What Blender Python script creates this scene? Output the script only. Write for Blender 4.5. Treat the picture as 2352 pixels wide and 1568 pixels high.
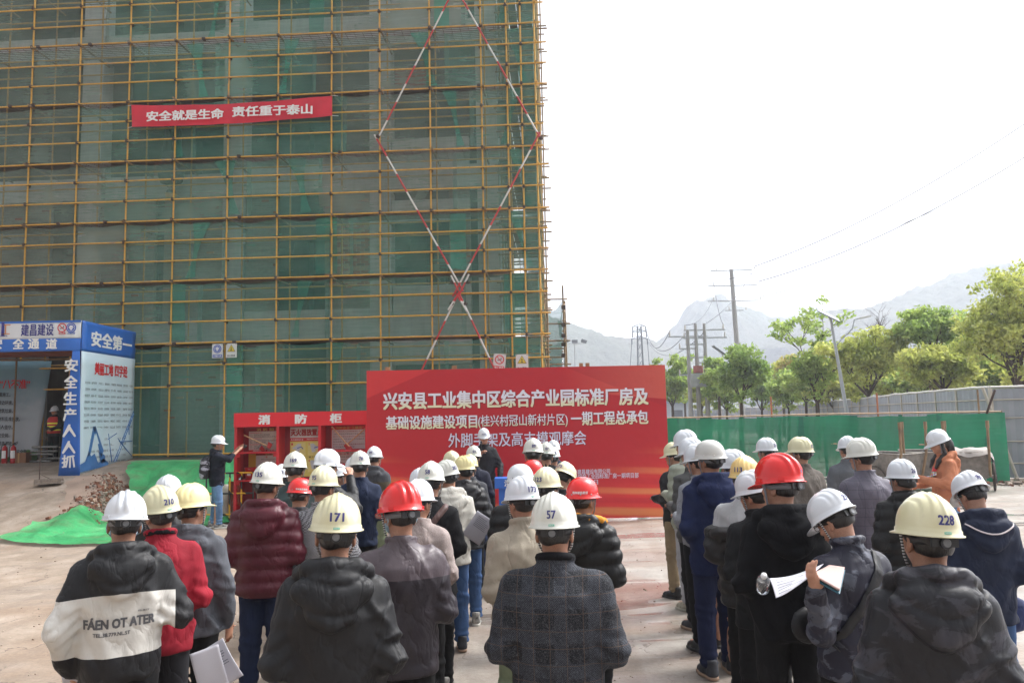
import bpy, bmesh, math, random
import numpy as np
from mathutils import Vector, Matrix
from mathutils.bvhtree import BVHTree
R=math.radians
scn=bpy.context.scene
for o in list(bpy.data.objects): bpy.data.objects.remove(o)
col=scn.collection
random.seed(7); rng=np.random.default_rng(7)
# ---------------------------------------------------------------- camera
F=784.2; CX,CY=512.0,341.0; CAMZ=2.1; PIT=R(5.56); ROL=R(1.16)
cd=bpy.data.cameras.new('camera'); cam=bpy.data.objects.new('camera',cd); col.objects.link(cam)
cd.sensor_width=36; cd.lens=F/1024*36; cd.clip_start=.1; cd.clip_end=6000
right=Vector((1,0,0)); fwd=Vector((0,math.cos(PIT),math.sin(PIT))); up=right.cross(fwd)
RT=right*math.cos(ROL)-up*math.sin(ROL); UP=right*math.sin(ROL)+up*math.cos(ROL)
M=Matrix((RT,UP,-fwd)).transposed().to_4x4(); M.translation=Vector((0,0,CAMZ)); cam.matrix_world=M
scn.camera=cam
# ---------------------------------------------------------------- world, sun, exposure
SUN_EL,SUN_AZ=R(50),R(62)     # azimuth from +Y towards +X
w=bpy.data.worlds.new('World'); scn.world=w; w.use_nodes=True
nt=w.node_tree; bg=nt.nodes['Background']
sky=nt.nodes.new('ShaderNodeTexSky'); sky.sky_type='NISHITA'; sky.sun_disc=False
sky.sun_elevation=SUN_EL; sky.sun_rotation=SUN_AZ; sky.air_density=1.0; sky.dust_density=8.0; sky.ozone_density=1.0
hs=nt.nodes.new('ShaderNodeHueSaturation'); hs.inputs['Saturation'].default_value=.12
nt.links.new(sky.outputs[0],hs.inputs['Color']); nt.links.new(hs.outputs[0],bg.inputs[0])
bg.inputs[1].default_value=.15
sl=bpy.data.lights.new('sun','SUN'); sl.energy=1.5; sl.angle=R(10); sl.color=(1,.965,.91)
so=bpy.data.objects.new('sun',sl); col.objects.link(so)
sd=Vector((math.sin(SUN_AZ)*math.cos(SUN_EL),math.cos(SUN_AZ)*math.cos(SUN_EL),math.sin(SUN_EL)))
so.rotation_euler=sd.to_track_quat('Z','Y').to_euler(); so.location=(0,0,60)
vs=scn.view_settings; vs.view_transform='Standard'; vs.look='None'; vs.gamma=1; vs.use_curve_mapping=False
vs.exposure=1.1
scn.cycles.max_bounces=6; scn.cycles.transparent_max_bounces=24; scn.cycles.volume_bounces=3
scn.cycles.caustics_reflective=False; scn.cycles.caustics_refractive=False
# ---------------------------------------------------------------- helpers
DS=1024/2352
def ray(dx,dy):
    x=(dx*DS-CX)/F; y=(CY-dy*DS)/F
    return RT*x+UP*y+fwd
def at(dx,dy,Y):
    d=ray(dx,dy); t=Y/d.y
    return Vector((0,0,CAMZ))+d*t
def atz(dx,dy,z):
    d=ray(dx,dy); t=(z-CAMZ)/d.z
    return Vector((0,0,CAMZ))+d*t
def tag(o,label=None,cat=None,group=None,kind=None):
    if label: o['label']=label
    if cat: o['category']=cat
    if group: o['group']=group
    if kind: o['kind']=kind
    return o
def empty(name,loc=(0,0,0),rz=0,label=None,cat=None,group=None):
    o=bpy.data.objects.new(name,None); o.location=loc; o.rotation_euler=(0,0,rz); col.objects.link(o)
    o.empty_display_size=.1
    return tag(o,label,cat,group)
def link(name,me,parent=None,loc=None,mat=None):
    o=bpy.data.objects.new(name,me); col.objects.link(o)
    if parent: o.parent=parent
    if loc is not None: o.location=loc
    if mat is not None and not me.materials: me.materials.append(mat)
    return o
class MB:
    """collects simple solids into one mesh"""
    def __init__(s): s.v=[]; s.f=[]; s.mi=[]; s.cur=0; s.sm=[]
    def add(s,vs,fs,smooth=False):
        n=len(s.v); s.v+= [tuple(v) for v in vs]
        for f in fs: s.f.append(tuple(i+n for i in f)); s.mi.append(s.cur); s.sm.append(smooth)
    def quad(s,a,b,c,d): s.add([a,b,c,d],[(0,1,2,3)])
    def box(s,c,size,rz=0,rot=None):
        hx,hy,hz=[k/2 for k in size]
        vs=[Vector((x,y,z)) for x in(-hx,hx) for y in(-hy,hy) for z in(-hz,hz)]
        m=rot if rot is not None else Matrix.Rotation(rz,3,'Z')
        vs=[m@v+Vector(c) for v in vs]
        s.add(vs,[(0,1,3,2),(4,6,7,5),(0,4,5,1),(2,3,7,6),(0,2,6,4),(1,5,7,3)])
    def tube(s,pts,r,n=8,cap=True,smooth=True):
        pts=[Vector(p) for p in pts]; rs=r if isinstance(r,(list,tuple)) else [r]*len(pts)
        vs=[];fs=[]; prev=None
        for i,p in enumerate(pts):
            t=(pts[min(i+1,len(pts)-1)]-pts[max(i-1,0)]).normalized()
            if prev is None: a=Vector((0,0,1)) if abs(t.z)<.9 else Vector((1,0,0))
            else: a=prev
            b=t.cross(a).normalized(); a=b.cross(t).normalized(); prev=a
            for k in range(n):
                q=2*math.pi*k/n; vs.append(p+(a*math.cos(q)+b*math.sin(q))*rs[i])
        for i in range(len(pts)-1):
            for k in range(n):
                k2=(k+1)%n; fs.append((i*n+k,i*n+k2,(i+1)*n+k2,(i+1)*n+k))
        s.add(vs,fs,smooth)
        if cap:
            s.add(vs[:n],[tuple(range(n))[::-1]]); s.add(vs[-n:],[tuple(range(n))])
    def cyl(s,c,r,h,n=16,r2=None,axis='Z'):
        d={'Z':Vector((0,0,1)),'Y':Vector((0,1,0)),'X':Vector((1,0,0))}[axis]
        c=Vector(c); s.tube([c,c+d*h],[r,r if r2 is None else r2],n)
    def mesh(s,name,mats=None):
        me=bpy.data.meshes.new(name); me.from_pydata(s.v,[],s.f)
        if mats:
            for m in (mats if isinstance(mats,(list,tuple)) else [mats]): me.materials.append(m)
        me.polygons.foreach_set('material_index',s.mi); me.polygons.foreach_set('use_smooth',s.sm)
        me.update(); return me
    def build(s,name,mats=None,parent=None,loc=None): return link(name,s.mesh(name,mats),parent,loc)
def grid_mesh(name,P,mat,smooth=True):
    """P: array (n,m,3)"""
    n,m=P.shape[:2]; me=bpy.data.meshes.new(name)
    idx=np.arange(n*m).reshape(n,m)
    q=np.stack([idx[:-1,:-1],idx[1:,:-1],idx[1:,1:],idx[:-1,1:]],-1).reshape(-1,4)
    me.vertices.add(n*m); me.vertices.foreach_set('co',P.reshape(-1).astype(np.float32))
    me.loops.add(q.size); me.loops.foreach_set('vertex_index',q.reshape(-1).astype(np.int32))
    me.polygons.add(len(q)); me.polygons.foreach_set('loop_start',np.arange(0,q.size,4,dtype=np.int32))
    me.update(calc_edges=True); me.validate()
    me.polygons.foreach_set('use_smooth',[smooth]*len(me.polygons))
    if mat: me.materials.append(mat)
    return me
def lin(h):
    if not isinstance(h,str): return tuple(h)
    h=h.lstrip('#'); c=[int(h[i:i+2],16)/255 for i in (0,2,4)]
    return tuple(k/12.92 if k<=.04045 else ((k+.055)/1.055)**2.4 for k in c)
class NT:
    def __init__(s,name):
        s.m=bpy.data.materials.new(name); s.m.use_nodes=True; s.t=s.m.node_tree; s.b=s.t.nodes['Principled BSDF']; s.out=s.t.nodes['Material Output']
    def n(s,t,**k):
        x=s.t.nodes.new('ShaderNode'+t)
        for a,b in k.items():
            if a.startswith('_'): x.inputs[a[1:].replace('_',' ')].default_value=b
            else: setattr(x,a,b)
        return x
    def l(s,a,b): s.t.links.new(a,b)
    def coord(s,kind='Object'): return s.n('TexCoord').outputs[kind]
    def noise(s,scale,detail=3,vec=None,rough=.55,dist=0):
        x=s.n('TexNoise'); x.inputs['Scale'].default_value=scale; x.inputs['Detail'].default_value=detail; x.inputs['Roughness'].default_value=rough; x.inputs['Distortion'].default_value=dist
        s.l(vec if vec is not None else s.coord(),x.inputs['Vector']); return x.outputs['Fac']
    def ramp(s,fac,stops,interp='LINEAR'):
        x=s.n('ValToRGB'); e=x.color_ramp.elements; x.color_ramp.interpolation=interp
        while len(e)<len(stops): e.new(.5)
        for el,(p,c) in zip(e,stops):
            el.position=p; el.color=(*lin(c),1) if not isinstance(c,(int,float)) else (c,c,c,1)
        s.l(fac,x.inputs[0]); return x.outputs[0]
    def mix(s,fac,a,b,mode='MIX'):
        x=s.n('Mix',data_type='RGBA',blend_type=mode)
        for v,i in((fac,0),(a,6),(b,7)):
            if hasattr(v,'links'): s.l(v,x.inputs[i])
            else: x.inputs[i].default_value=v if i==0 else (*lin(v),1)
        return x.outputs[2]
    def math(s,op,a,b=0,c=0):
        x=s.n('Math',operation=op)
        for i,v in enumerate((a,b,c)):
            if hasattr(v,'links'): s.l(v,x.inputs[i])
            else: x.inputs[i].default_value=v
        return x.outputs[0]
    def mapping(s,scale=(1,1,1),vec=None,rot=(0,0,0),loc=(0,0,0)):
        x=s.n('Mapping'); x.inputs['Scale'].default_value=scale; x.inputs['Rotation'].default_value=rot; x.inputs['Location'].default_value=loc
        s.l(vec if vec is not None else s.coord(),x.inputs['Vector']); return x.outputs[0]
    def bump(s,h,strength=.3,dist=.01,normal=None):
        x=s.n('Bump'); x.inputs['Strength'].default_value=strength; x.inputs['Distance'].default_value=dist
        s.l(h,x.inputs['Height'])
        if normal is not None: s.l(normal,x.inputs['Normal'])
        s.l(x.outputs[0],s.b.inputs['Normal']); return x.outputs[0]
    def col(s,c):
        if hasattr(c,'links'): s.l(c,s.b.inputs['Base Color'])
        else: s.b.inputs['Base Color'].default_value=(*lin(c),1)
    def set(s,**k):
        for a,b in k.items():
            i=s.b.inputs[a.replace('_',' ')]
            if hasattr(b,'links'): s.l(b,i)
            else: i.default_value=b
_mc={}
def mat(name,c,rough=.6,var=.12,scale=6,bump=0,bscale=40,metal=0,spec=None,c2=None,coat=0):
    if name in _mc: return _mc[name]
    t=NT(name); c=lin(c)
    if var>0 or c2:
        f=t.noise(scale,4); d=lin(c2) if c2 else tuple(k*(1-var) for k in c)
        l=c if c2 else tuple(min(1,k*(1+var)) for k in c)
        t.col(t.ramp(f,[(.3,d),(.7,l)]))
    else: t.col(c)
    t.set(Roughness=rough,Metallic=metal)
    if coat: t.set(Coat_Weight=coat,Coat_Roughness=.15)
    if bump: t.bump(t.noise(bscale,4),bump,.01)
    _mc[name]=t.m; return t.m
# ---- text
_tc={}
def text_mesh(s,bold=0.0,res=1):
    k=(s,bold,res)
    if k in _tc: return _tc[k]
    c=bpy.data.curves.new('t','FONT'); c.body=s; c.resolution_u=res; c.offset=bold; c.fill_mode='FRONT'
    o=bpy.data.objects.new('t',c); col.objects.link(o); bpy.context.view_layer.update()
    me=bpy.data.meshes.new_from_object(o.evaluated_get(bpy.context.evaluated_depsgraph_get()))
    n=len(me.vertices); V=np.empty(n*3,np.float32); me.vertices.foreach_get('co',V); V=V.reshape(-1,3)
    Fc=[tuple(p.vertices) for p in me.polygons]
    bpy.data.objects.remove(o); bpy.data.curves.remove(c); bpy.data.meshes.remove(me)
    _tc[k]=(V,Fc); return V,Fc
def embolden(V,Fc,w,h,bold):
    lo,hi=V.min(0),V.max(0); P=(V-(lo+hi)/2); e=bold*1.0
    sx,sy=w/max(1e-6,hi[0]-lo[0]+2*e),h/max(1e-6,hi[1]-lo[1]+2*e)
    offs=[(0,0)] if bold<.008 else [(-e,-e*.6),(e,e*.6),(-e,e*.6),(e,-e*.6)] if bold<.03 else [(-e,-e*.7),(e,e*.7),(-e,e*.7),(e,-e*.7),(0,0)]
    Ps=[];Fs=[];n=len(V)
    for k,(a,b) in enumerate(offs):
        Ps.append((P+np.array([a,b,0]))*np.array([sx,sy,0])+np.array([0,0,.0004*k])); Fs+=[tuple(i+n*k for i in f) for f in Fc]
    return np.concatenate(Ps),Fs
def text(name,s,M4,w,h,m,parent=None,bold=.02,res=1,per=None,gap=None):
    """text filling a w x h box centred on the frame M4 (x right, y up, z towards the reader)"""
    V,Fc=text_mesh(s,0.0,res)
    P,Fc=embolden(V,Fc,w,h,bold)
    me=bpy.data.meshes.new(name); me.from_pydata([M4@Vector(p) for p in P.tolist()],[],Fc); me.materials.append(m)
    return link(name,me,parent)
def frame_at(o,x,y):
    x=Vector(x).normalized(); y=Vector(y); y=(y-x*y.dot(x)).normalized(); z=x.cross(y)
    m=Matrix((x,y,z)).transposed().to_4x4(); m.translation=Vector(o); return m
def smooth(a,b,x): t=np.clip((x-a)/(b-a),0,1); return t*t*(3-2*t)
def vnoise(x,y,seed=0,oct=3):
    r=np.random.default_rng(seed); s=np.zeros_like(x,dtype=float); a=1
    for o in range(oct):
        for k in range(3):
            th=r.uniform(0,6.283); fr=(2**o)*r.uniform(.7,1.3); ph=r.uniform(0,6.283)
            s+=a*np.sin((x*math.cos(th)+y*math.sin(th))*fr*2.1+ph+1.3*np.sin((y*math.cos(th)-x*math.sin(th))*fr*1.3+ph*2))
        a*=.5
    return s/3.5
# ================================================================ SETTING
def terrain(x,y):
    x=np.asarray(x,float); y=np.asarray(y,float)
    ramp=np.interp(y,[14.0,15.5,18.8,21.5,60,90],[0,.16,.85,1.14,1.14,0])
    bank=1.12*smooth(16.9,19.6,y-.16*np.clip(-x-3,0,6))*(1-smooth(60,90,y))
    xe=np.interp(y,[14.5,15.2,17.6,19.4,21],[-8.6,-8.75,-9.2,-9.9,-10.4]); k=smooth(-.05,.45,x-xe)   # left: ramp, right: bank
    z=ramp*(1-k)+bank*k
    z=z*(1-smooth(2.0,3.2,x))
    near=1-smooth(40,80,np.hypot(x,y))
    return z+near*.012*vnoise(x*.8,y*.8,3)
def axis(lo,hi,step,far,g=1.35):
    a=list(np.arange(lo,hi+1e-6,step)); s=step
    l=[lo];
    while l[-1]>-far: s*=g; l.append(l[-1]-s)
    s=step; r=[a[-1]]
    while r[-1]<far: s*=g; r.append(r[-1]+s)
    return np.array(l[::-1][:-1]+a+r[1:])
gx=axis(-22,26,.2,2300); gy=axis(-3,34,.2,2600); gy=gy[gy>-90]
X,Y=np.meshgrid(gx,gy,indexing='ij'); P=np.stack([X,Y,terrain(X,Y)],-1)
t=NT('ground_concrete'); pos=t.n('NewGeometry').outputs['Position']; sp=t.n('SeparateXYZ'); t.l(pos,sp.inputs[0])
n1=t.noise(.35,5,pos); n2=t.noise(2.2,6,pos); n3=t.noise(22,7,pos,.75); st=t.noise(.8,5,t.mapping((.35,1.5,1),pos),dist=1.2)
tan=t.ramp(n2,[(.3,(.22,.168,.125)),(.5,(.31,.245,.19)),(.72,(.40,.33,.27))])
conc=t.ramp(n2,[(.3,(.25,.222,.195)),(.7,(.38,.352,.318))])
side=t.n('MapRange',interpolation_type='SMOOTHSTEP'); t.l(t.math('ADD',sp.outputs[0],t.math('MULTIPLY',n1,3)),side.inputs[0]); side.inputs[1].default_value=-1.8; side.inputs[2].default_value=2.6
base=t.mix(side.outputs[0],tan,conc)
mud=t.ramp(st,[(.47,0.0),(.60,1.0)]); mudm=t.math('MULTIPLY',mud,side.outputs[0])
base=t.mix(t.math('MULTIPLY',mudm,.55),base,(.26,.185,.145))
mudl=t.math('MULTIPLY',t.ramp(n1,[(.50,0.0),(.62,1.0)]),.55)
base=t.mix(mudl,base,(.25,.165,.11))
damp=t.math('MULTIPLY',t.ramp(t.noise(.55,8,t.mapping((.8,1.1,1),pos),.7,.4),[(.50,0.0),(.60,.45)]),1.0); base=t.mix(damp,base,(.20,.165,.14))
trk=t.n('TexWave',bands_direction='X'); trk.inputs['Scale'].default_value=.42; trk.inputs['Distortion'].default_value=2.2; trk.inputs['Detail'].default_value=4; t.l(t.mapping((1,.22,1),pos,(0,0,.35)),trk.inputs['Vector']); base=t.mix(t.math('MULTIPLY',t.ramp(trk.outputs['Fac'],[(.80,0.0),(.95,.5)]),t.ramp(n2,[(.4,.2),(.6,1.0)])),base,(.21,.16,.125))
fine=t.ramp(n3,[(.3,.78),(.5,.98),(.75,1.18)]); base=t.mix(1,base,fine,'MULTIPLY')
# cracks and slab joints
vo=t.n('TexVoronoi',feature='DISTANCE_TO_EDGE'); vo.inputs['Scale'].default_value=.55; 
wp=t.n('VectorMath',operation='ADD'); nn=t.n('TexNoise'); nn.inputs['Scale'].default_value=2.5; nn.inputs['Detail'].default_value=5; t.l(pos,nn.inputs['Vector'])
t.l(pos,wp.inputs[0]); sc_=t.n('VectorMath',operation='SCALE'); t.l(nn.outputs['Color'],sc_.inputs[0]); sc_.inputs['Scale'].default_value=.7; t.l(sc_.outputs[0],wp.inputs[1]); t.l(wp.outputs[0],vo.inputs['Vector'])
cr=t.math('LESS_THAN',vo.outputs['Distance'],.004); crm=t.math('MULTIPLY',cr,t.ramp(n1,[(.42,0.0),(.5,.7)]))
base=t.mix(crm,base,(.10,.075,.06)); t.col(base)
wet=t.math('MULTIPLY',side.outputs[0],t.ramp(t.noise(1.1,5,t.mapping((.5,1.2,1),pos),dist=1),[(.36,0.0),(.52,1.0)]))
pud=t.math('MULTIPLY',t.ramp(t.noise(.62,3,t.mapping((.45,1.35,1),pos),dist=.8),[(.56,0.0),(.585,1.0)]),side.outputs[0])
r0=t.mix(wet,(.88,.88,.88),(.38,.38,.38)); r1=t.mix(pud,r0,(.04,.04,.04)); rr=t.n('SeparateColor'); t.l(r1,rr.inputs[0]); t.l(rr.outputs[0],t.b.inputs['Roughness'])
h=t.math('ADD',t.math('MULTIPLY',t.noise(6,8,pos,.65),.5),t.math('MULTIPLY',t.noise(60,5,pos,.7),.22)); h=t.math('MULTIPLY',h,t.math('SUBTRACT',1.0,t.math('MULTIPLY',pud,.97)))
t.bump(h,.6,.02)
ground=link('ground',grid_mesh('ground',P,t.m)); tag(ground,'wet tan concrete and mud yard with shallow puddles','ground',kind='structure')
pb_=MB(); rp=random.Random(21)
PEB=[mat('pebble_grey','#8c8279',.9,.3,20),mat('pebble_brown','#6d5646',.95,.3,20),mat('pebble_pale','#b7aa9b',.9,.2,20)]
for k in range(5200):
    d_=2.5+17*rp.random()**1.3; th_=rp.uniform(-.66,.66); x=d_*math.sin(th_); y=d_*math.cos(th_)
    if vnoise(np.array(x*1.3),np.array(y*1.3),4)<rp.uniform(-.6,.7): continue
    s=rp.choice((.005,.006,.008,.008,.01,.014)); pb_.cur=rp.choice((0,1,1,2)); pb_.box((x,y,float(terrain(x,y))+s*.25),(s*rp.uniform(.8,1.8),s,s*.7),rot=Matrix.Rotation(rp.uniform(0,6),3,'Z')@Matrix.Rotation(rp.uniform(-.6,.6),3,'X'))
o=pb_.build('gravel',PEB); o['kind']='stuff'; tag(o,'loose grit and pebbles scattered over the yard','gravel')
# hills
def hill(name,prof,Y,depth,cmat,label):
    px=[at(p[0],p[1],Y).x for p in prof]; pz=[at(p[0],p[1],Y).z for p in prof]
    xs=np.linspace(px[0],px[-1],420); ys=np.linspace(-1,1,90)
    Xg,Yg=np.meshgrid(xs,ys,indexing='ij'); H=np.interp(xs,px,pz)[:,None]
    fall=np.cos(Yg*math.pi/2)**.75
    rough=vnoise(Xg/Y*26,Yg*depth/Y*26,5,4)*.5+vnoise(Xg/Y*95,Yg*depth/Y*95,9,3)*.3
    Z=H*fall*(1+.05*rough*(1-np.abs(1-fall)*.0))+rough*Y*.0026*fall-3
    Pp=np.stack([Xg,Y+Yg*depth+0*Xg,Z],-1)
    o=link(name,grid_mesh(name,Pp,cmat)); return tag(o,label,'hill',kind='structure')
t=NT('hill_scrub'); pos=t.n('NewGeometry').outputs['Position']
f=t.noise(.05,8,pos,rough=.8); f2=t.noise(.007,5,pos)
t.col(t.mix(t.ramp(f2,[(.4,0.0),(.6,1.0)]),t.ramp(f,[(.3,(.02,.035,.012)),(.55,(.055,.075,.03)),(.75,(.13,.125,.10))]),t.ramp(f,[(.3,(.03,.03,.015)),(.7,(.12,.105,.07))])))
t.set(Roughness=.95); t.bump(f,1,6); HM=t.m
hill('hill',[(1050,745),(1250,715),(1300,735),(1370,760),(1430,775),(1480,772),(1560,800),(1640,850)],620,90,HM,'low hazy scrub hill at the left behind the pylon')
hill('hill',[(1430,840),(1485,800),(1520,770),(1560,735),(1580,695),(1600,678),(1622,680),(1640,671),(1655,676),(1668,688),(1690,698),(1715,702),(1735,712),(1760,722),(1800,722),(1850,735),(1950,760),(2100,800)],760,110,HM,'rocky karst hill with a jagged summit behind the tall utility pole')
hill('hill',[(1690,760),(1755,700),(1775,685),(1800,680),(1830,677),(1850,684),(1865,700),(1880,712),(1930,730),(2000,760)],1150,120,HM,'farthest pale karst hill with a flat summit')
hill('hill',[(1760,790),(1840,735),(1880,712),(1920,704),(1980,698),(2040,682),(2090,665),(2130,650),(2170,632),(2210,612),(2250,602),(2300,606),(2352,598),(2420,590),(2520,600),(2650,640),(2850,720),(3000,800)],600,140,HM,'long wooded hill rising to the right behind the trees')
# haze
hz=MB(); hz.box((400,1150,159),(4400,2500,320)); tm=NT('haze_air'); tm.t.nodes.remove(tm.b)
pv=tm.n('VolumePrincipled'); pv.inputs['Color'].default_value=(.84,.90,1.0,1); pv.inputs['Density'].default_value=.0009; pv.inputs['Anisotropy'].default_value=.45
tm.l(pv.outputs[0],tm.out.inputs['Volume']); ho=hz.build('haze',tm.m); tag(ho,kind='stuff')
# ================================================================ SCAFFOLD FACADE FRAME
TH=R(3.3); CT,ST=math.cos(TH),math.sin(TH)
def fc(u,d,z): return Vector((u*CT+d*ST,21.68-u*ST+d*CT,z))      # u along, d behind the outer pole row
FU=Vector((CT,-ST,0)); FD=Vector((ST,CT,0))
def rz(r): return CAMZ+12.49-.6*r
BASE=1.16
def conc_mat(name,a,b):
    t=NT(name); p=t.n('NewGeometry').outputs['Position']; n=t.noise(1.2,6,p); s=t.noise(1.5,3,t.mapping((6,6,.35),p))
    c=t.ramp(n,[(.3,a),(.7,b)]); c=t.mix(t.ramp(s,[(.45,0.0),(.8,.35)]),c,tuple(k*.55 for k in b)); t.col(c); t.set(Roughness=.9); t.bump(n,.3,.03); return t.m
CONC=conc_mat('cast_concrete',(.50,.53,.52),(.68,.71,.70)); DARKC=conc_mat('shaded_interior_concrete',(.09,.09,.085),(.16,.16,.15))  # interior copy coloured dark to stand for the shade inside the building
bld=empty('concrete_building',fc(-9,1.6,BASE),-TH,'unfinished concrete frame factory building with brick infill behind green netting','building')
Wm=bld.matrix_world.copy(); bpy.context.view_layer.update(); INV=Matrix.LocRotScale(bld.location,bld.rotation_euler,None).inverted()
def bl(u,d,z): return INV@fc(u,d,z)
floors=[BASE,5.25,9.85,14.5,19.1]; cols=[-17.9,-13.3,-8.67,-4.05,-.73]
D0=1.6
def bbox(mb,u0,u1,d0,d1,z0,z1):
    a=[bl(u,d,z) for u in(u0,u1) for d in(d0,d1) for z in(z0,z1)]
    mb.add(a,[(0,1,3,2),(4,6,7,5),(0,4,5,1),(2,3,7,6),(0,2,6,4),(1,5,7,3)])
def bpart(name,m,*a):
    mb=MB(); bbox(mb,*a); return mb.build(name,m,bld)
for u in cols:
    for i in range(4): bpart('column',CONC,u-.33,u+.33,D0,D0+.6,floors[i]+.0,floors[i+1]-.72)
for u in cols:
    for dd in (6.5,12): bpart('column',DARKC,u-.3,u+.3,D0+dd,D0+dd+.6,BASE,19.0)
for i in range(1,5):
    bpart('beam',CONC,-42,-.38,D0-.02,D0+.38,floors[i]-.70,floors[i]+.0)
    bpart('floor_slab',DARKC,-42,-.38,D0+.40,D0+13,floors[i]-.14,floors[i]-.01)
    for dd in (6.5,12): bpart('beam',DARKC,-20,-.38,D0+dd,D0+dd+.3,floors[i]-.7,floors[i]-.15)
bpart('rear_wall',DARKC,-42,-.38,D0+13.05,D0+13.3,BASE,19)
bpart('side_wall',CONC,-.80,-.40,D0+.61,D0+13,BASE,19)
for i in range(4):   # low parapets and lintels
    bpart('parapet',CONC,-4.1+.42,-1.3,D0+.05,D0+.3,floors[i]+.02,floors[i]+.9 if i else floors[i]+.4)
bpart('lintel',CONC,-3.7,-1.3,D0+.04,D0+.28,floors[1]+2.9,floors[1]+3.55); bpart('lintel',CONC,-3.7,-1.3,D0+.04,D0+.28,floors[0]+2.6,floors[0]+3.36)
for i in (1,2,3): bpart('cill_wall',CONC,-8.3,-4.4,D0+.05,D0+.3,floors[i]+.02,floors[i]+(.25,.5,.3)[i-1])
FORM=mat('plywood_form','#8a4a36',.7,.2,3)
bpart('formwork_panel',FORM,-3.55,-2.35,D0-.1,D0-.04,floors[2]+2.4,floors[2]+3.1)
bpart('formwork_panel',FORM,-11.6,-10.9,D0+.7,D0+.76,floors[2]+.1,floors[2]+.7)
# bricks
BRM=[mat('brick_red','#b8705a',.9,.25,8),mat('brick_tan','#c49c80',.9,.2,8),mat('brick_brown','#93604e',.9,.2,8)]
MORT=mat('mortar','#a3a09a',.95,.1,10)
walls=[(-4.05-1.75,-4.4,1),(-5.75,-4.4,0),(-10.9,-9.02,1),(-10.9,-9.02,0),(-8.3,-7.3,1),(-19,-14.6,1),(-19,-14.6,0),(-1.95,-1.3,1),(-1.9,-1.3,0),(-8.3,-7.1,0),(-12.9,-12.2,0),(-12.9,-11.2,1)]
bm_=[]
for (u0,u1,i) in walls:
    z0=floors[i]+(.02); z1=floors[i+1]-.72
    if i==1 and u0<-9: z1-=0.0
    bpart('mortar_bed',MORT,u0,u1,D0+.11,D0+.27,z0,z1)
    r=0; z=z0+.012
    while z+.06<z1:
        u=u0+(0 if r%2 else -.125)
        while u<u1-.03:
            a=max(u,u0); b=min(u+.24,u1)
            if b-a>.06 and random.random()>.012: bm_.append((a,b-.012,z,z+.063 if b>0 else z,D0+.095+random.uniform(-.006,.006),random.choice((0,0,0,1,1,2)) if random.random()<.93 else 1))
            u+=.25
        z+=.075; r+=1
def key(b): 
    return 0 if (b[0]>-6 and b[1]<-4.3 and 6.2<b[2]<8.2) else 1+random.random()
bm_.sort(key=key)
proto=[]
for k in range(3):
    mb=MB(); mb.box((0,0,0),(.238,.03,.063)); proto.append(mb.mesh('brick',BRM[k]))
st=MB()
for j,(a,b,z0,z1,d,k) in enumerate(bm_):
    if j<300 :
        o=link('brick',proto[k],bld,bl((a+b)/2,d+.0,(z0+z1)/2)); o.scale=((b-a)/.238,1,1)
    else:
        st.cur=k; bbox(st,a,b,d-.015,d+.015,z0,z1)
o=st.build('brickwork',BRM,bld); o['kind']='stuff'
# ================================================================ SCAFFOLD
def yellow_pole():
    t=NT('yellow_painted_steel'); p=t.n('NewGeometry').outputs['Position']; n=t.noise(1.6,6,p,rough=.7); n2=t.noise(14,4,p)
    c=t.ramp(n2,[(.3,(.56,.30,.045)),(.7,(.70,.40,.075))]); c=t.mix(t.ramp(n,[(.56,0.0),(.66,.85)]),c,(.36,.25,.17)); c=t.mix(t.ramp(n2,[(.66,0.0),(.74,.7)]),c,(.16,.08,.045))
    t.col(c); t.set(Roughness=.55); return t.m
YEL=yellow_pole(); RUST=mat('rusty_coupler','#4a3a34',.8,.35,30); OLD=mat('weathered_steel','#8a7256',.7,.3,4)
scf=empty('scaffold',fc(-9,0,BASE),-TH,'tall yellow steel pipe scaffold wrapped round the unfinished building','scaffold')
INV=Matrix.LocRotScale(scf.location,scf.rotation_euler,None).inverted()
PU=[-17.2,-15.7,-14.18,-12.69,-11.18,-9.76,-8.15,-6.68,-5.10,-3.69,-2.22,-.74,0.0,.42,.82]
PR=.0255
def spipe(name,pts,r,m,parent=scf,n=8):
    mb=MB(); mb.tube([bl(*p) for p in pts],r,n); return mb.build(name,m,parent)
ROWS=list(range(-3,20))
for j,u in enumerate(PU):
    uu=u+random.uniform(-.01,.01)
    for a,b in ((-3.6,4.3),(4.3,11.7),(11.7,22.3)):
        spipe('upright',[(uu,0,max(BASE,rz(b))),(uu+random.uniform(-.01,.01),0,rz(a))],PR,YEL)
for j,u in enumerate(PU[:-2]):
    spipe('inner_upright',[(u+.02,1.05,BASE),(u,1.05,rz(-3.6))],PR,YEL)
for r in ROWS:
    z=rz(r)-.0
    if z<BASE+.05: continue
    z+=random.uniform(-.012,.012)
    e=[-18.0,-13.5+random.uniform(-1,1),-8.2+random.uniform(-1,1),-2.9+random.uniform(-1,1),.98+random.uniform(-.04,.14)]
    for a,b in zip(e,e[1:]):
        z2=z+random.uniform(-.015,.015); spipe('ledger',[(a,-.05,z),((a+b)/2,-.05,(z+z2)/2-.008),(b+.06,-.05,z2)],PR*.93,YEL); z=z2
    if r%3==2: spipe('inner_ledger',[(-18,1.0,rz(r)-.45),(.85,1.0,rz(r)-.45)],PR,YEL)
    if r%3==2: 
        spipe('inner_ledger',[(-18,.42,rz(r)-.2),(.85,.42,rz(r)-.2)],PR,YEL)
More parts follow.
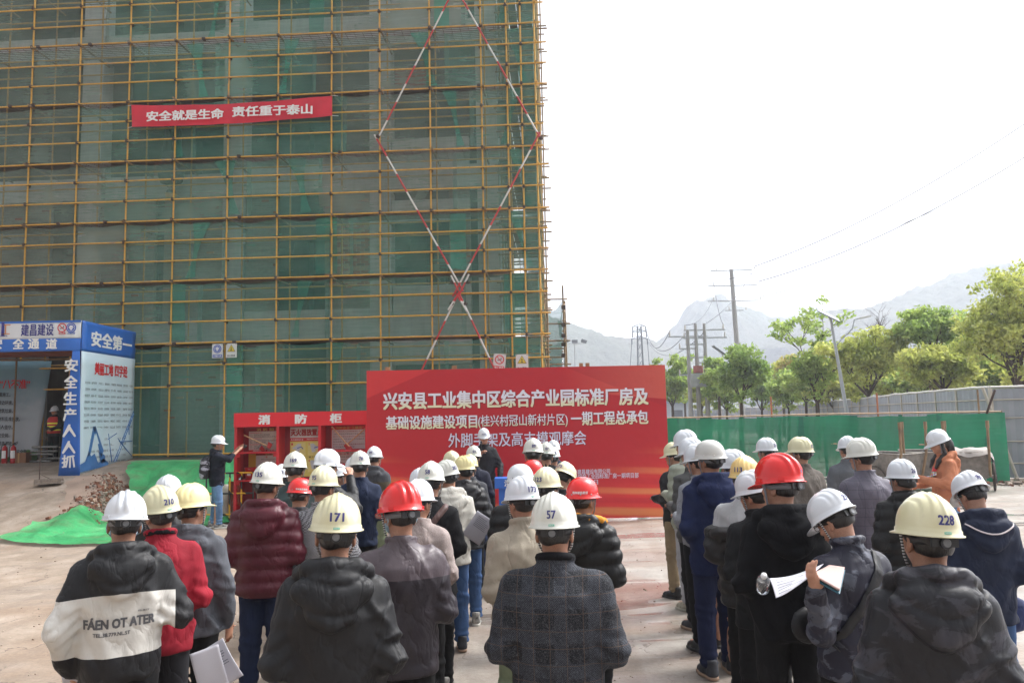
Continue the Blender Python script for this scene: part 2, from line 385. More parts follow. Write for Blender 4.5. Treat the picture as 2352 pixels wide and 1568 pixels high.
# ground sweep rail
spipe('ledger',[(-12.4,-.06,BASE+.12),(.9,-.06,BASE+.10)],PR,YEL)
cpl=MB(); cpl.box((0,-.02,0),(.085,.10,.05)); cpl.box((0,-.06,0),(.05,.09,.085)); cpl.tube([(0.05,-.02,-.02),(.05,-.02,.05)],.012,5); cpl=cpl.mesh('coupler',RUST)
cnt=0
for u in PU:
    for r in ROWS:
        if r<-1 or rz(r)<BASE+.3 or cnt>=292: continue
        o=link('coupler',cpl,scf,bl(u+random.uniform(-.008,.008),-.0,rz(r)-.0)); o.rotation_euler=(random.uniform(-.2,.2),0,random.choice((0,3.14))); cnt+=1
for r in ROWS:
    if r%3==2 and rz(r)>BASE:
        for u in PU[:-3]:
            L=random.uniform(.16,.34); o=spipe('cross_pole',[(u+.07,-L,rz(r)-.05),(u+.07,1.35,rz(r)-.05)],PR,OLD)
        for k in range(6):
            u=random.uniform(-16,0); mb=MB(); mb.box((0,0,0),(.09,.12,.07)); mb.tube([(-.05,0,0),(.05,0,0)],.04,6)
            if k<3: mb.build('sleeve_coupler',RUST,scf,bl(u,-.05,rz(r)))
MESHD=mat('steel_mesh_deck','#6d6258',.8,.3,6)
for r in ROWS:
    if r%3==2 and rz(r)>BASE:
        for a,b in zip(PU[:-3],PU[1:-2]):
            mb=MB(); z=rz(r)+.03
            for k in range(9): mb.tube([bl(a,.06+.11*k,z),bl(b,.06+.11*k,z)],.012,4,False)
            n=int((b-a)/.25)
            for k in range(n): mb.tube([bl(a+(k+.5)*.25,.03,z+.008),bl(a+(k+.5)*.25,1.02,z+.008)],.008,4,False)
            mb.build('deck_grating',MESHD,scf)
# nets
def net_mat(name,c1,c2,a0,a1):
    t=NT(name); p=t.n('NewGeometry').outputs['Position']; n=t.noise(.45,5,p); fine=t.noise(1.2,6,t.mapping((1,1,14),p)); t.col(t.ramp(n,[(.32,c1),(.68,c2)])); t.set(Roughness=.75)
    tr=t.n('BsdfTransparent'); mx=t.n('MixShader'); f=t.math('ADD',t.ramp(n,[(.3,a0),(.7,a1)]),t.math('MULTIPLY',t.math('SUBTRACT',fine,.5),.28))
    t.l(f,mx.inputs[0]); t.l(tr.outputs[0],mx.inputs[1]); t.l(t.b.outputs[0],mx.inputs[2]); t.l(mx.outputs[0],t.out.inputs['Surface'])
    t.bump(fine,.25,.02); return t.m
NETG=net_mat('grey_dusty_netting',(.125,.19,.155),(.20,.275,.23),.44,.66)
NETT=net_mat('teal_netting',(.075,.225,.175),(.145,.315,.25),.42,.62)
NETM=net_mat('faded_green_netting',(.10,.235,.185),(.18,.32,.26),.42,.64)
NETD=net_mat('folded_teal_netting',(.035,.23,.165),(.07,.31,.225),.45,.68)
def net(u0,u1,z0,z1,d,m,seed,sag=.12,name='net_panel',parent=scf,taper=0):
    nu=max(6,int((u1-u0)/.13)); nz=24; U=np.linspace(0,1,nu)[:,None]; V=np.linspace(0,1,nz)[None,:]
    rr=np.random.default_rng(seed); up=u0+(u1-u0)*U
    poles=np.array(PU); 
    dist=np.min(np.abs(up[:,:,None]-poles[None,None,:]),-1)
    s=sag*np.clip(dist/.75,0,1)**.8*rr.uniform(.3,1.1)
    uu=up+0*V; 
    if taper: mid=(u0+u1)/2+taper*(1-V)*.3; uu=mid+(up-(u0+u1)/2)*(1-.75*np.sin(np.pi*np.clip((1-V)*.8,0,1))**1)
    zz=z0+(z1-z0)*V-s*V**6+.03*(1-V)**4*np.sin(uu*5+seed)
    dd=d+.045*vnoise(uu*1.3+V*2,V*1.6+uu*.7,seed,3)+.03*np.abs(vnoise(uu*1.9+V*1.2,V*1.1-uu*1.4,seed+7,3))+.02*np.sin(uu*3+V*7+seed)*(V*(1-V)*4)
    P=np.empty(uu.shape+(3,))
    B=[bl(0,0,0),bl(1,0,0)-bl(0,0,0),bl(0,1,0)-bl(0,0,0),bl(0,0,1)-bl(0,0,0)]
    P[...]=np.array(B[0])+uu[...,None]*np.array(B[1])+dd[...,None]*np.array(B[2])+(zz[...,None])*np.array(B[3])
    return link(name,grid_mesh(name,P,m),parent)
deck=[-4,-1,2,5,8,11,14,17,23]; sd_=0
for i,(a,b) in enumerate(zip(deck,deck[1:])):
    zt,zb=rz(a)-.05,max(rz(b)+.04,BASE+.02)
    cuts=[-17.2,-12.8+(i%3)*.8,-9.6+(i*1.7)%2.4,-5.9+(i*.9)%1.6,-2.0+(i*.7)%1.2,.80]
    for j,(c,d_) in enumerate(zip(cuts,cuts[1:])):
        sd_+=1
        if i<=4: m=[NETG,NETM,NETT,NETG,NETM][j]
        else: m=[NETG,NETM,NETT,NETT,NETM][j]
        if i==7: m=NETT if j!=0 else NETM
        if i==7 and j==0: c=-12.3
        if i==7 and c>=d_: continue
        net(c,d_+.12,zb,zt,.05+.03*(j%2),m,sd_)
        if j and random.random()<.9: net(d_-random.uniform(.35,.6)-.4,d_-.35+.0,zb+.05,zt-.02,.02,NETD,sd_+50,.02,'net_overlap',taper=random.choice((0,1,-1)))
# end-bay side net running back along the corner
def side_net(u,z0,z1,d0,d1,m,seed):
    nd=24;nz=16; Dg,Zg=np.meshgrid(np.linspace(d0,d1,nd),np.linspace(z0,z1,nz),indexing='ij')
    Ug=u+.03*vnoise(Dg*1.2,Zg*1.2,seed,3); O=np.array(bl(0,0,0)); e=[np.array(bl(*k))-O for k in((1,0,0),(0,1,0),(0,0,1))]
    Pp=O+Ug[...,None]*e[0]+Dg[...,None]*e[1]+Zg[...,None]*e[2]; link('net_panel',grid_mesh('net',Pp,m),scf)
for i,(a,b) in enumerate(zip(deck,deck[1:])): side_net(.78,max(rz(b)+.04,BASE),rz(a)-.05,.05,7,NETT,i+90)
for k in range(1,6):
    d=1.3*k+.2
    spipe('upright',[(.80,d,BASE),(.80,d,rz(-3.5))],PR,YEL); spipe('inner_upright',[(-.3,d,BASE),(-.3,d,rz(-3.5))],PR,YEL)
for r in ROWS:
    if rz(r)<BASE+.1: continue
    spipe('return_ledger',[(.86,-.12,rz(r)+.05),(.86,7,rz(r)+.05)],PR*.93,YEL if r%2 else OLD)
    if r%3!=0: spipe('return_ledger',[(-.28,.9,rz(r)+.05),(-.28,7,rz(r)+.05)],PR*.93,OLD)
    if r%3==2:
        for k in range(5): spipe('cross_pole',[(-.5,.2+1.3*k,rz(r)-.05),(1.0+random.uniform(0,.2),.2+1.3*k,rz(r)-.05)],PR,OLD)
    else: spipe('cross_pole',[(.3,.2+1.3*(r%4),rz(r)+.1),(1.02+random.uniform(0,.15),.2+1.3*(r%4),rz(r)+.1)],PR,OLD)
for i_,dd in enumerate((2.3,3.6,5.0)):
    for a,b_ in zip(deck,deck[1:]): net(.40,.80,max(rz(b_)+.04,BASE),rz(a)-.05,dd,NETT,300+i_,.02)
PLK=mat('scaffold_plank','#6d655a',.85,.2,4)
for r in ROWS:
    if r%3==2 and rz(r)>BASE:
        for k in range(4):
            mb=MB(); p0=[bl(-.36+.29*k,d,rz(r)+zz) for d in(1.15,6.9) for zz in(.0,.05)]; p1=[bl(-.36+.29*k+.27,d,rz(r)+zz) for d in(1.15,6.9) for zz in(.0,.05)]
            mb.add(p0+p1,[(0,1,3,2),(4,6,7,5),(0,4,5,1),(2,3,7,6),(0,2,6,4),(1,5,7,3)]); mb.build('plank',PLK,scf)
    elif rz(r)>BASE+.3:
        for k in range(5): spipe('cross_pole',[(-.35,.3+1.3*k,rz(r)-.05+.03*k),(.82,.3+1.3*k,rz(r)-.05+.03*k)],PR,OLD)
# outer end post, a little thinner and beyond the corner
spipe('upright',[(1.0,.25,BASE),(1.0,.25,rz(-3.5))],PR*.8,OLD)
for i,(a,b) in enumerate(zip(deck,deck[1:])):
    for (c,e,m) in ((-.38,.05,NETM),(.40,.80,NETT)): net(c,e,max(rz(b)+.04,BASE),rz(a)-.05,1.12,m,200+i,.02)
# red/white braces
t=NT('red_white_striped_paint'); g=t.n('TexCoord').outputs['Generated']; p=t.n('NewGeometry').outputs['Position']; s_=t.n('SeparateXYZ'); t.l(p,s_.inputs[0])
zz_=t.math('FRACT',t.math('DIVIDE',t.math('ADD',s_.outputs[2],-.05),1.06)); f=t.math('LESS_THAN',zz_,.5)
t.col(t.mix(f,t.mix(t.noise(9,3,p),(.62,.60,.58),(.75,.73,.71)),t.mix(t.noise(9,3,p),(.48,.03,.035),(.60,.06,.06)))); t.set(Roughness=.5); STR=t.m
def dfac(dx,dy,d=-.11):   # facade point at pixel
    r_=ray(dx,dy); o=Vector((0,0,CAMZ)); n=FD; p0=fc(0,d,0); tt=(p0-o).dot(n)/r_.dot(n); q=o+r_*tt; return INV@q
def brace(a,b,d=-.11):
    mb=MB(); mb.tube([dfac(*a,d),dfac(*b,d)],PR,8); return mb.build('striped_brace',STR,scf)
brace((1040,-20),(870,314)); brace((1052,-20),(1242,318),-.14); brace((860,309),(1064,668)); brace((1240,303),(1040,680),-.16)
brace((1036,632),(1055,672),-.17); brace((1077,629),(1053,680),-.20)
brace((1053,670),(1135,845),-.19); brace((1055,668),(968,850),-.13); brace((1045,668),(1073,715),-.22); brace((1056,668),(1029,711),-.24)
for q in ((868,314),(1242,318),(1038,648),(1074,648),(1037,697),(1069,697),(1052,672)): 
    o=link('coupler',cpl,scf,dfac(*q,-.14)); o.rotation_euler=(0,.5,0)
# scaffold right of corner
sc2=empty('scaffold',at(1292,838,27)*1.0,0,'small scaffold stair tower draped in green net right of the building corner','scaffold')
sc2.location.z=0; I2=Matrix.Translation(sc2.location).inverted()
def s2(a,b,r=.03,m=OLD,name='pole'):
    mb=MB(); mb.tube([I2@a,I2@b],r,6); mb.build(name,m,sc2)
for dx,y0,YY in((1247,575,27),(1252,640,29),(1292,655,27),(1297,690,29)):
    a=at(dx,y0,YY); b=a.copy(); b.z=0.3; b.x+=.05; s2(a,b)
for y,x1 in((687,1303),(743,1310),(782,1310),(800,1300),(820,1302),(836,1312)): s2(at(1235,y,27.05),at(x1,y-1,27.05),.026)
for y in (700,715,735,760,790,806): s2(at(1292,y,26.9),at(1297,y-2,29),.026)
for y in (705,745,770,790,815):
    mb=MB(); mb.box(I2@at(1294,y,26.95),(.14,.12,.13)); mb.build('coupler',RUST,sc2)
def curtain(parent,I,pts,m,name='net_panel',seed=0,n=14):
    (a,b,c,d)=pts; U,V=np.meshgrid(np.linspace(0,1,n),np.linspace(0,1,n),indexing='ij')
    A=[np.array(k) for k in pts]; Pp=A[0]*((1-U)*(1-V))[...,None]+A[1]*(U*(1-V))[...,None]+A[2]*(U*V)[...,None]+A[3]*((1-U)*V)[...,None]
    Pp[...,2]-=(.35*np.sin(np.pi*U)*(1-V))*(A[1][2]>0)*.8
    Pp[...,1]+=.08*vnoise(U*8,V*5,seed); Pp=Pp+np.array(I.translation)
    return link(name,grid_mesh(name,Pp,m),parent)
curtain(sc2,I2,[at(1249,700,27.1),at(1291,690,27.1),at(1290,845,27.1),at(1249,845,27.1)],NETD,seed=4)
curtain(sc2,I2,[at(1281,735,27.05),at(1292,690,27.05),at(1293,782,27.05),at(1286,775,27.05)],NETD,seed=5)
curtain(sc2,I2,[at(1252,775,27.2),at(1292,772,27.2),at(1292,850,27.2),at(1252,850,27.2)],NETT,seed=6)
# ================================================================ BILLBOARD
RED=(.50,.012,.022)
WH=mat('white_print',(.80,.80,.80),.5,0); BLUEP=mat('blue_print',(.022,.09,.46),.45,.06,2); NAVY=mat('navy_print',(.03,.03,.22),.5,0)
REDP=mat('red_print',(.62,.02,.03),.5,0); BLKP=mat('black_print',(.03,.03,.04),.6,0); YELP=mat('yellow_print',(.75,.6,.05),.5,0); GRNP=mat('green_print',(.02,.30,.12),.5,0)
GREYT=mat('grey_print',(.12,.14,.17),.6,0)
BY=16.3; BX0=at(843,1000,BY).x; BX1=at(1533,1000,BY).x; BW=BX1-BX0; BZ1=at(1531,837,BY).z; BH=BZ1-.03
bb=empty('billboard',((BX0+BX1)/2,BY,0),0,'large red printed event backdrop behind the speaker and the blue lectern','billboard')
def bp(dx,dyt,off=0):   # (D x, D y below top edge line)
    return Vector(((dx-843)/690*BW-BW/2,-.031-off,BZ1-(dyt/346)*BH))
mb=MB(); mb.box((0,0,.03+BH/2),(BW,.06,BH))
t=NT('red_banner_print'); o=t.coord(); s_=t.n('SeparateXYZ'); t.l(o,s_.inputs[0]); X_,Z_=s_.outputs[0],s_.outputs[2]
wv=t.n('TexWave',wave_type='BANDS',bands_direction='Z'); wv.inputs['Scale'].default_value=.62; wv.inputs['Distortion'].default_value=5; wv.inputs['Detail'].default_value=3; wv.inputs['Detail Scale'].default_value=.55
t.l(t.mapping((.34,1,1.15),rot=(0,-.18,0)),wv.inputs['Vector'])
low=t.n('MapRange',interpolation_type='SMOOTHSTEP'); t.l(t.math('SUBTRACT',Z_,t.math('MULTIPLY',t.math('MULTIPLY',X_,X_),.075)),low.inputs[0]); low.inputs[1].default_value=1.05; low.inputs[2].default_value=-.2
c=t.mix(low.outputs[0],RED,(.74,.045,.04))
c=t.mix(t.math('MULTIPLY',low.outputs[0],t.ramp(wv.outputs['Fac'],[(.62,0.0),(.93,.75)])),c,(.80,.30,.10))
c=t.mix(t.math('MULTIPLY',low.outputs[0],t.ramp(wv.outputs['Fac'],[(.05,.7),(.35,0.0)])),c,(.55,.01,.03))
# diagonal lighter ribbons at the top corners (printed)
dg=t.math('ADD',t.math('SUBTRACT',Z_,2.55),t.math('MULTIPLY',t.math('ADD',X_,BW/2),-.42)); c=t.mix(t.math('MULTIPLY',t.ramp(dg,[(0.0,0.0),(.02,1.0)]),.5),c,(.78,.05,.05))
dg2=t.math('ADD',t.math('SUBTRACT',Z_,2.62),t.math('MULTIPLY',t.math('SUBTRACT',X_,BW/2-2.0),.10)); tri=t.math('MULTIPLY',t.ramp(dg2,[(0.0,0.0),(.012,1.0)]),t.ramp(t.math('ADD',t.math('MULTIPLY',X_,.16),.0),[(.15,0.0),(.5,1.0)])); c=t.mix(t.math('MULTIPLY',tri,.8),c,(.80,.17,.11))
dg3=t.math('SUBTRACT',t.math('MULTIPLY',t.math('SUBTRACT',X_,1.55),.42),t.math('SUBTRACT',2.9,Z_)); c=t.mix(t.math('MULTIPLY',t.ramp(dg3,[(0.0,0.0),(.01,.35)]),t.ramp(t.math('SUBTRACT',Z_,1.3),[(0.0,0.0),(1.0,1.0)])),c,(.36,.008,.02))
t.col(c); t.set(Roughness=.42); nb=t.noise(1.4,3); t.bump(t.math('ADD',nb,t.math('MULTIPLY',t.noise(60,2,t.mapping((6,1,.2))),.05)),.5,.07)
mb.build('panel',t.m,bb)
# white-to-cream graded lettering
t=NT('graded_letter_print'); g=t.coord('Generated'); s_=t.n('SeparateXYZ'); t.l(g,s_.inputs[0]); t.col(t.ramp(s_.outputs[2],[(.15,(.78,.74,.50)),(.55,(.78,.77,.85))])); t.set(Roughness=.5); GRAD=t.m
SHD=mat('dark_red_print',(.22,.004,.012),.5,0)
def bline(s,x0,x1,y0,y1,m,bold=.03,name='lettering',sh=True,res=2):
    w=(x1-x0)/690*BW; h=(y1-y0)/346*BH; c=bp((x0+x1)/2,(y0+y1)/2,.006)
    if sh: text(name,s,frame_at(c+Vector((.012,.003,-.012)),(1,0,0),(0,0,1)),w,h,SHD,bb,bold+.012,res)
    text(name,s,frame_at(c,(1,0,0),(0,0,1)),w,h,m,bb,bold,res)
bline('兴安县工业集中区综合产业园标准厂房及',881,1492,50,92,GRAD,.035)
bline('基础设施建设项目',887,1097,105,137,GRAD,.03)
bline('(桂兴村冠山新村片区)',1099,1305,107,138,GRAD,.012)
bline('一期工程总承包',1312,1490,103,136,GRAD,.03)
LAV=mat('lavender_print',(.72,.70,.84),.5,0)
bline('外脚手架及高支模观摩会',1030,1346,147,180,LAV,.012)
bline('桂林建昌建设有限公司',1305,1398,235,246,LAV,.01,sh=False,res=1)
bline('兴安县综合工业园标准厂房一期项目部',1295,1463,245,257,LAV,.01,sh=False,res=1)
bline('21日',1345,1370,259,270,LAV,.01,sh=False,res=1)
WOOD=mat('raw_timber','#9c7c58',.8,.25,12)
for dx in (890,1045,1340,1355):
    mb=MB(); mb.box(bp(dx,-2.5)+Vector((0,.1,.005)),(.10 if dx<1300 else .08,.05,.10)); mb.build('timber_end',WOOD,bb)
for k in range(5):
    mb=MB(); x=-BW/2+.15+k*(BW-.3)/4; mb.box((x,.06+.0,BH/2),(.05,.05,BH-.04)); mb.tube([(x,.09,BH*.8),(x,.85,.03)],.022,6); mb.build('prop',OLD,bb)
# ================================================================ LECTERN
PY=14.4; a=at(1136,1098,PY)
pod=empty('lectern',(a.x+.42,PY,0),0,'blue lectern with white lettering in front of the red backdrop','lectern')
BLU=mat('blue_painted_board',(.03,.13,.50),.45,.08,2)
pz=a.z
mb=MB(); mb.box((0,.22,pz-.09),(.84,.46,.18)); mb.build('top',BLU,pod)
mb=MB(); mb.box((0,.25,(pz-.18)/2),(.70,.38,pz-.18)); mb.build('body',BLU,pod)
text('lettering','演讲台',frame_at((.0,-.016,pz-.085),(1,0,0),(0,0,1)),.50,.12,WH,pod,.02)
text('lettering','建昌建设',frame_at((0,.055,pz-.62),(1,0,0),(0,0,1)),.56,.13,WH,pod,.02)
mb=MB(); mb.box((0,.056,pz-.40),(.18,.005,.16)); mb.build('emblem_panel',WH,pod)
# ================================================================ FIRE CABINET
KY=16.9
k0=at(538,950,KY); k1=at(843,952,KY); KW=k1.x-k0.x; KH=k0.z+.02
kb=empty('fire_cabinet',((k0.x+k1.x)/2,KY,0),0,'red wooden fire equipment cabinet with three open bays left of the backdrop','cabinet')
REDW=mat('red_painted_wood',(.55,.02,.03),.5,.12,3,.1)
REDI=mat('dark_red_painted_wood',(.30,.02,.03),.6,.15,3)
def kp(dx): return (dx-538)/305*KW-KW/2
S=KW/305
def kz(dy): return KH-(dy-950)*S
def kbox(name,x0,x1,y0,y1,z0,z1,m): mb=MB(); mb.box(((x0+x1)/2,(y0+y1)/2,(z0+z1)/2),(x1-x0,y1-y0,z1-z0)); return mb.build(name,m,kb)
dz=32*S
kbox('header_board',-KW/2,KW/2,-.02,.02,kz(982),KH,mat('header_red',(.72,.015,.03),.4,.04,2))
kbox('top_board',-KW/2,KW/2,.02,.5,KH-.03,KH-.005,REDW)
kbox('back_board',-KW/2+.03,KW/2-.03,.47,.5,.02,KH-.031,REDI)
DV=[538,635,731,838]
for i,dx in enumerate(DV):
    x=kp(dx); kbox('upright_board',x,x+.055,.0 if i not in(0,3) else .022,.469,.02,kz(982)-.002,REDW)
for i in range(3):
    xa,xb=kp(DV[i])+.055,kp(DV[i+1])
    if i!=1:
        for zz in (kz(1041),kz(1104),.12):
            kbox('shelf',xa,xb,.0,.469,zz-.015,zz+.015,REDW)
            for xx in(xa,xb-.07): kbox('bracket',xx,xx+.07,.03,.10,zz-.09,zz-.016,REDW)
    else: kbox('shelf',xa,xb,.0,.469,.10,.13,REDW)
for dx,s in ((604,'消'),(688,'防'),(768,'柜')):
    text('lettering',s,frame_at((kp(dx+4),-.026,kz(966)),(1,0,0),(0,0,1)),28*S,23*S,WH,kb,.05)
def poster(x0,x1,y0,y1,m,title=None,tm=None,d=.46,tb=(0,0,0,0)):
    mb=MB(); mb.box(((kp(x0)+kp(x1))/2,d,(kz(y0)+kz(y1))/2),((x1-x0)*S,.006,(y1-y0)*S)); return mb.build('poster',m,kb)
def ktext(s,x0,x1,y0,y1,m,d=.452,bold=.015,res=1): return text('lettering',s,frame_at(((kp(x0)+kp(x1))/2,d,(kz(y0)+kz(y1))/2),(1,0,0),(0,0,1)),(x1-x0)*S,(y1-y0)*S,m,kb,bold,res)
CREAM=mat('cream_poster',(.62,.58,.50),.5,.05,3); MAR=mat('maroon_print',(.28,.01,.01),.5,0); GOLD=mat('gold_print',(.55,.40,.10),.5,0); OFW=mat('poster_white',(.66,.66,.66),.5,.04,3); PYEL=mat('poster_yellow',(.68,.60,.14),.5,.06,3)
poster(556,634,985,1036,CREAM); kbox('poster_band',kp(556),kp(634),.451,.456,kz(993),kz(984),MAR); kbox('poster_band',kp(556),kp(634),.451,.456,kz(1040),kz(1036),REDP)
ktext('消 防 知 识',574,630,985.5,992.5,GOLD,.448); ktext('消防设施 请勿乱动',566,630,1036.6,1039.6,WH,.448)
for k,(s,m) in enumerate((('常用灭火知识',REDP),('一、发现火情立即报警',BLKP),('二、使用灭火器时站在上风处',BLKP),('火灾逃生方法',REDP),('三、用湿毛巾捂住口鼻弯腰撤离',BLKP),('四、不要乘坐电梯',BLKP),('火灾报警电话一一九',REDP),('五、保持消防通道畅通',BLKP),('六、定期检查消防器材',BLKP))):
    ktext(s,559,559+len(s)*4.6,995+k*4.5,998+k*4.5,m,.455,0)
poster(556,634,1045,1080,OFW); kbox('poster_band',kp(556),kp(573),.451,.456,kz(1080),kz(1045),mat('poster_gold',(.72,.45,.03),.5,.05)); kbox('poster_band',kp(573),kp(634),.451,.456,kz(1049),kz(1044.8),MAR)
ktext('消防一懂三会',595,626,1045,1048.6,GOLD,.448); ktext('一懂',592,600,1051,1055,REDP,.455); ktext('懂得本岗位火灾危险性',585,620,1057,1060,BLKP,.455,0); ktext('会报警 会灭火 会逃生',585,622,1067,1070,BLKP,.455,0)
poster(653,731,985,1010,OFW); ktext('灭火器放置点',654,729,989,1006,mat('deep_red_print',(.42,.01,.02),.5,0),.452,.04,2)
kbox('poster_band',kp(653),kp(731),.455,.462,kz(1018),kz(1010),REDP); ktext('灭火器使用方法',655,684,1012,1016,WH,.45,.01); ktext('非火灾时,禁止动用消防器材',692,730,1012,1015,WH,.45,.01)
poster(653,731,1018,1100,PYEL)
PANEL=mat('poster_pale_yellow',(.74,.68,.25),.5,.1,4); SKYP=mat('poster_pale_blue',(.55,.62,.66),.5,0); 
for i,(px,py) in enumerate(((655,1021),(695,1021),(655,1060),(695,1060))):
    kbox('poster_picture',kp(px),kp(px+34),.450,.4565,kz(py+30),kz(py),PANEL)
    ktext(str(i+1),px+1,px+5,py+1,py+6,REDP,.447)
    mb=MB(); c0=Vector((kp(px+15),.4465,kz(py+12)))
    q=[(-.10,.09),(-.02,.10),(.06,.03),(.11,.0),(.12,-.03),(.04,-.04),(.03,-.10),(-.05,-.12),(-.08,-.02)]
    mb.add([c0+Vector((a*.9*(1 if i%2 else -1),0,b*.9)) for a,b in q],[tuple(range(9)) if i%2 else tuple(range(9))[::-1]]); mb.build('hand_drawing',SKYP,kb)
    mb=MB(); mb.tube([c0+Vector((.0,-.003,-.01)),c0+Vector((.09,-.003,.02)),c0+Vector((.13,-.003,-.03))],.010,4); mb.build('valve_drawing',BLUEP,kb)
ktext('拔下保险销',697,728,1053,1057,BLKP,.452); ktext('提起灭火器',657,688,1053,1057,BLKP,.452)
poster(749,836,985,1040,REDP,d=.462); poster(751,834,993,1038,OFW,d=.455); ktext('消防安全“三提示”',760,826,985.5,992,GOLD,.45)
for k,s in enumerate(('提示1 您已进入人员聚集场所,请您注意','注意消防安全不要吸烟不要使用明火','提示2 请留意逃生路线和安全出口位置','疏散指示标志及消防设施,如遇火灾','有序疏散,自救','提示3 请留意消防设施设备的使用方法','火灾正确使用,确保安全')):
    ktext(s,754,754+min(78,len(s)*4.6),995.5+k*6,998.5+k*6,BLKP if '提示' not in s else MAR,.449,0)
poster(749,836,1045,1069,OFW); ktext('消防安全“告知”',762,815,1047,1052,REDP); ktext('加强消防管理,保障生命安全,遵守规定',754,832,1055,1058,BLKP,bold=0); ktext('一、保持安全出口畅通 二、正确使用器材',754,832,1061,1064,BLKP,bold=0)
poster(749,836,1070,1102,OFW)
kbox('safety_pictogram',kp(757),kp(768),.450,.4565,kz(1082),kz(1071),GRNP); kbox('safety_pictogram',kp(770),kp(782),.450,.4565,kz(1082),kz(1071),REDP)
ktext('消防安全“承诺”',762,815,1084,1089,REDP); ktext('一、遵守法规 二、落实责任 三、定期检查',754,832,1092,1095,BLKP,bold=0)
KO=Vector(((k0.x+k1.x)/2,KY,0))
AXR=mat('axe_red_paint',(.45,.015,.02),.45,.1,10); STEEL=mat('worn_steel','#8f8f8c',.4,.2,20,metal=.7); ASH=mat('ash_wood','#c9a77c',.6,.15,20)
def axe(a,b,d,label,flip=1,thin=1):
    A=Vector((kp(a[0]),d,kz(a[1]))); B=Vector((kp(b[0]),d,kz(b[1]))); v=(B-A).normalized(); n=v.cross(Vector((0,1,0)))*flip
    r=empty('fire_axe',KO+(A+B)/2,0,label,'axe','axes hanging in the fire cabinet'); c=(A+B)/2
    mb=MB(); mb.tube([A-c,(A-c)*.3+(B-c)*.7-n*.0,B-c],[.014*thin,.013*thin,.017*thin],8); mb.build('handle',ASH,r)
    h=B-c; w=.016*thin
    def pr(q,t,m,nm):
        mb=MB(); f=[h+v*a2+n*b2+Vector((0,-t,0)) for a2,b2 in q]; g=[h+v*a2+n*b2+Vector((0,t,0)) for a2,b2 in q]; k=len(q)
        mb.add(f+g,[tuple(range(k)),tuple(range(2*k-1,k-1,-1))]+[(i,(i+1)%k+0,(i+1)%k+k,i+k)[::-1] for i in range(k)]); mb.build(nm,m,r)
    pr([(-.045,-.03),(.03,-.03),(.035,.08),(-.065,.095)],w,AXR,'head'); pr([(-.066,.096),(.036,.081),(.045,.125),(-.08,.135)],w*.5,STEEL,'blade')
    return r
axe((554,1001),(613,1029),.20,'thick-handled fire axe in the left bay, its head at the lower right')
axe((634,995),(592,1037),.36,'thin-handled fire axe crossing behind in the left bay',-1,.55)
axe((757,985),(801,1036),.20,'fire axe leaning down to the right in the right bay',-1)
axe((833,991),(787,1030),.30,'fire axe leaning down to the left in the right bay',1)
def lathe(prof,n=20,c=(0,0,0)):
    mb=MB(); vs=[];fs=[]
    for r,z in prof:
        for k in range(n): q=2*math.pi*k/n; vs.append((c[0]+r*math.cos(q),c[1]+r*math.sin(q),c[2]+z))
    for i in range(len(prof)-1):
        for k in range(n): fs.append((i*n+k,i*n+(k+1)%n,(i+1)*n+(k+1)%n,(i+1)*n+k))
    fs.append(tuple(range(n))[::-1]); fs.append(tuple(range((len(prof)-1)*n,len(prof)*n))); mb.add(vs,fs,True); return mb
def extinguisher(loc,rz_,label,s=1.0):
    r=empty('fire_extinguisher',loc,rz_,label,'extinguisher','fire extinguishers')
    lathe([(.062*s,0),(.066*s,.01*s),(.066*s,.36*s),(.055*s,.42*s),(.022*s,.45*s),(.02*s,.47*s)]).build('cylinder',AXR,r)
    mb=MB(); mb.tube([(0,0,.47*s),(0,0,.51*s)],.018*s,8); mb.tube([(0,0,.51*s),(.10*s,0,.56*s)],.009*s,6); mb.tube([(-.03*s,0,.49*s),(.10*s,0,.515*s)],.009*s,6); mb.build('valve',BLKP,r)
    mb=MB(); mb.tube([(-.02*s,-.01,.49*s),(-.085*s,-.02,.44*s),(-.088*s,-.01,.25*s),(-.08*s,0,.10*s)],.010*s,6); mb.build('hose',BLKP,r)
    mb=MB(); vs=[];n=8
    for k in range(n): 
        q=-math.pi/2+(k/(n-1)-.5)*1.9
        for z in(.13*s,.33*s): vs.append((.0675*s*math.cos(q),.0675*s*math.sin(q),z))
    mb.add(vs,[(2*k,2*k+2,2*k+3,2*k+1) for k in range(n-1)],True); mb.build('paper_label',WH,r)
    return r
extinguisher(KO+Vector((kp(594),.2,.135)),.2,'red extinguisher in the bottom left bay of the fire cabinet')
bk=empty('fire_bucket',KO+Vector((kp(571),.2,kz(1104)+.016)),0,'red fire bucket on the middle shelf of the cabinet','bucket')
lathe([(.105,0),(.135,.25),(.14,.255),(.13,.25),(.10,.01)]).build('pail',AXR,bk); text('lettering','消防',frame_at((0,-.135,.12),(1,0,0),(0,0.1,1)),.09,.07,WH,bk,.03)
mb=MB(); mb.tube([(-.135,0,.25),(-.12,-.06,.235),(0,-.14,.225),(.12,-.06,.235),(.135,0,.25)],.004,5); mb.build('bail',STEEL,bk)
GLS=NT('clear_plastic'); GLS.col((.75,.80,.88)); GLS.set(Roughness=.1,Transmission_Weight=.85,IOR=1.3); GLS=GLS.m
def bottle(loc,rot,label):
    r=empty('water_bottle',loc,0,label,'bottle'); r.rotation_euler=rot
    lathe([(.028,0),(.032,.01),(.031,.06),(.033,.065),(.031,.13),(.028,.15),(.013,.185),(.013,.195)],14).build('bottle_body',GLS,r); lathe([(.015,.195),(.015,.212)],10).build('cap',WH,r); return r
bottle(KO+Vector((kp(551),.06,kz(1104)+.05)),(R(90),0,.3),'clear plastic bottle lying on the cabinet shelf left of the red bucket')
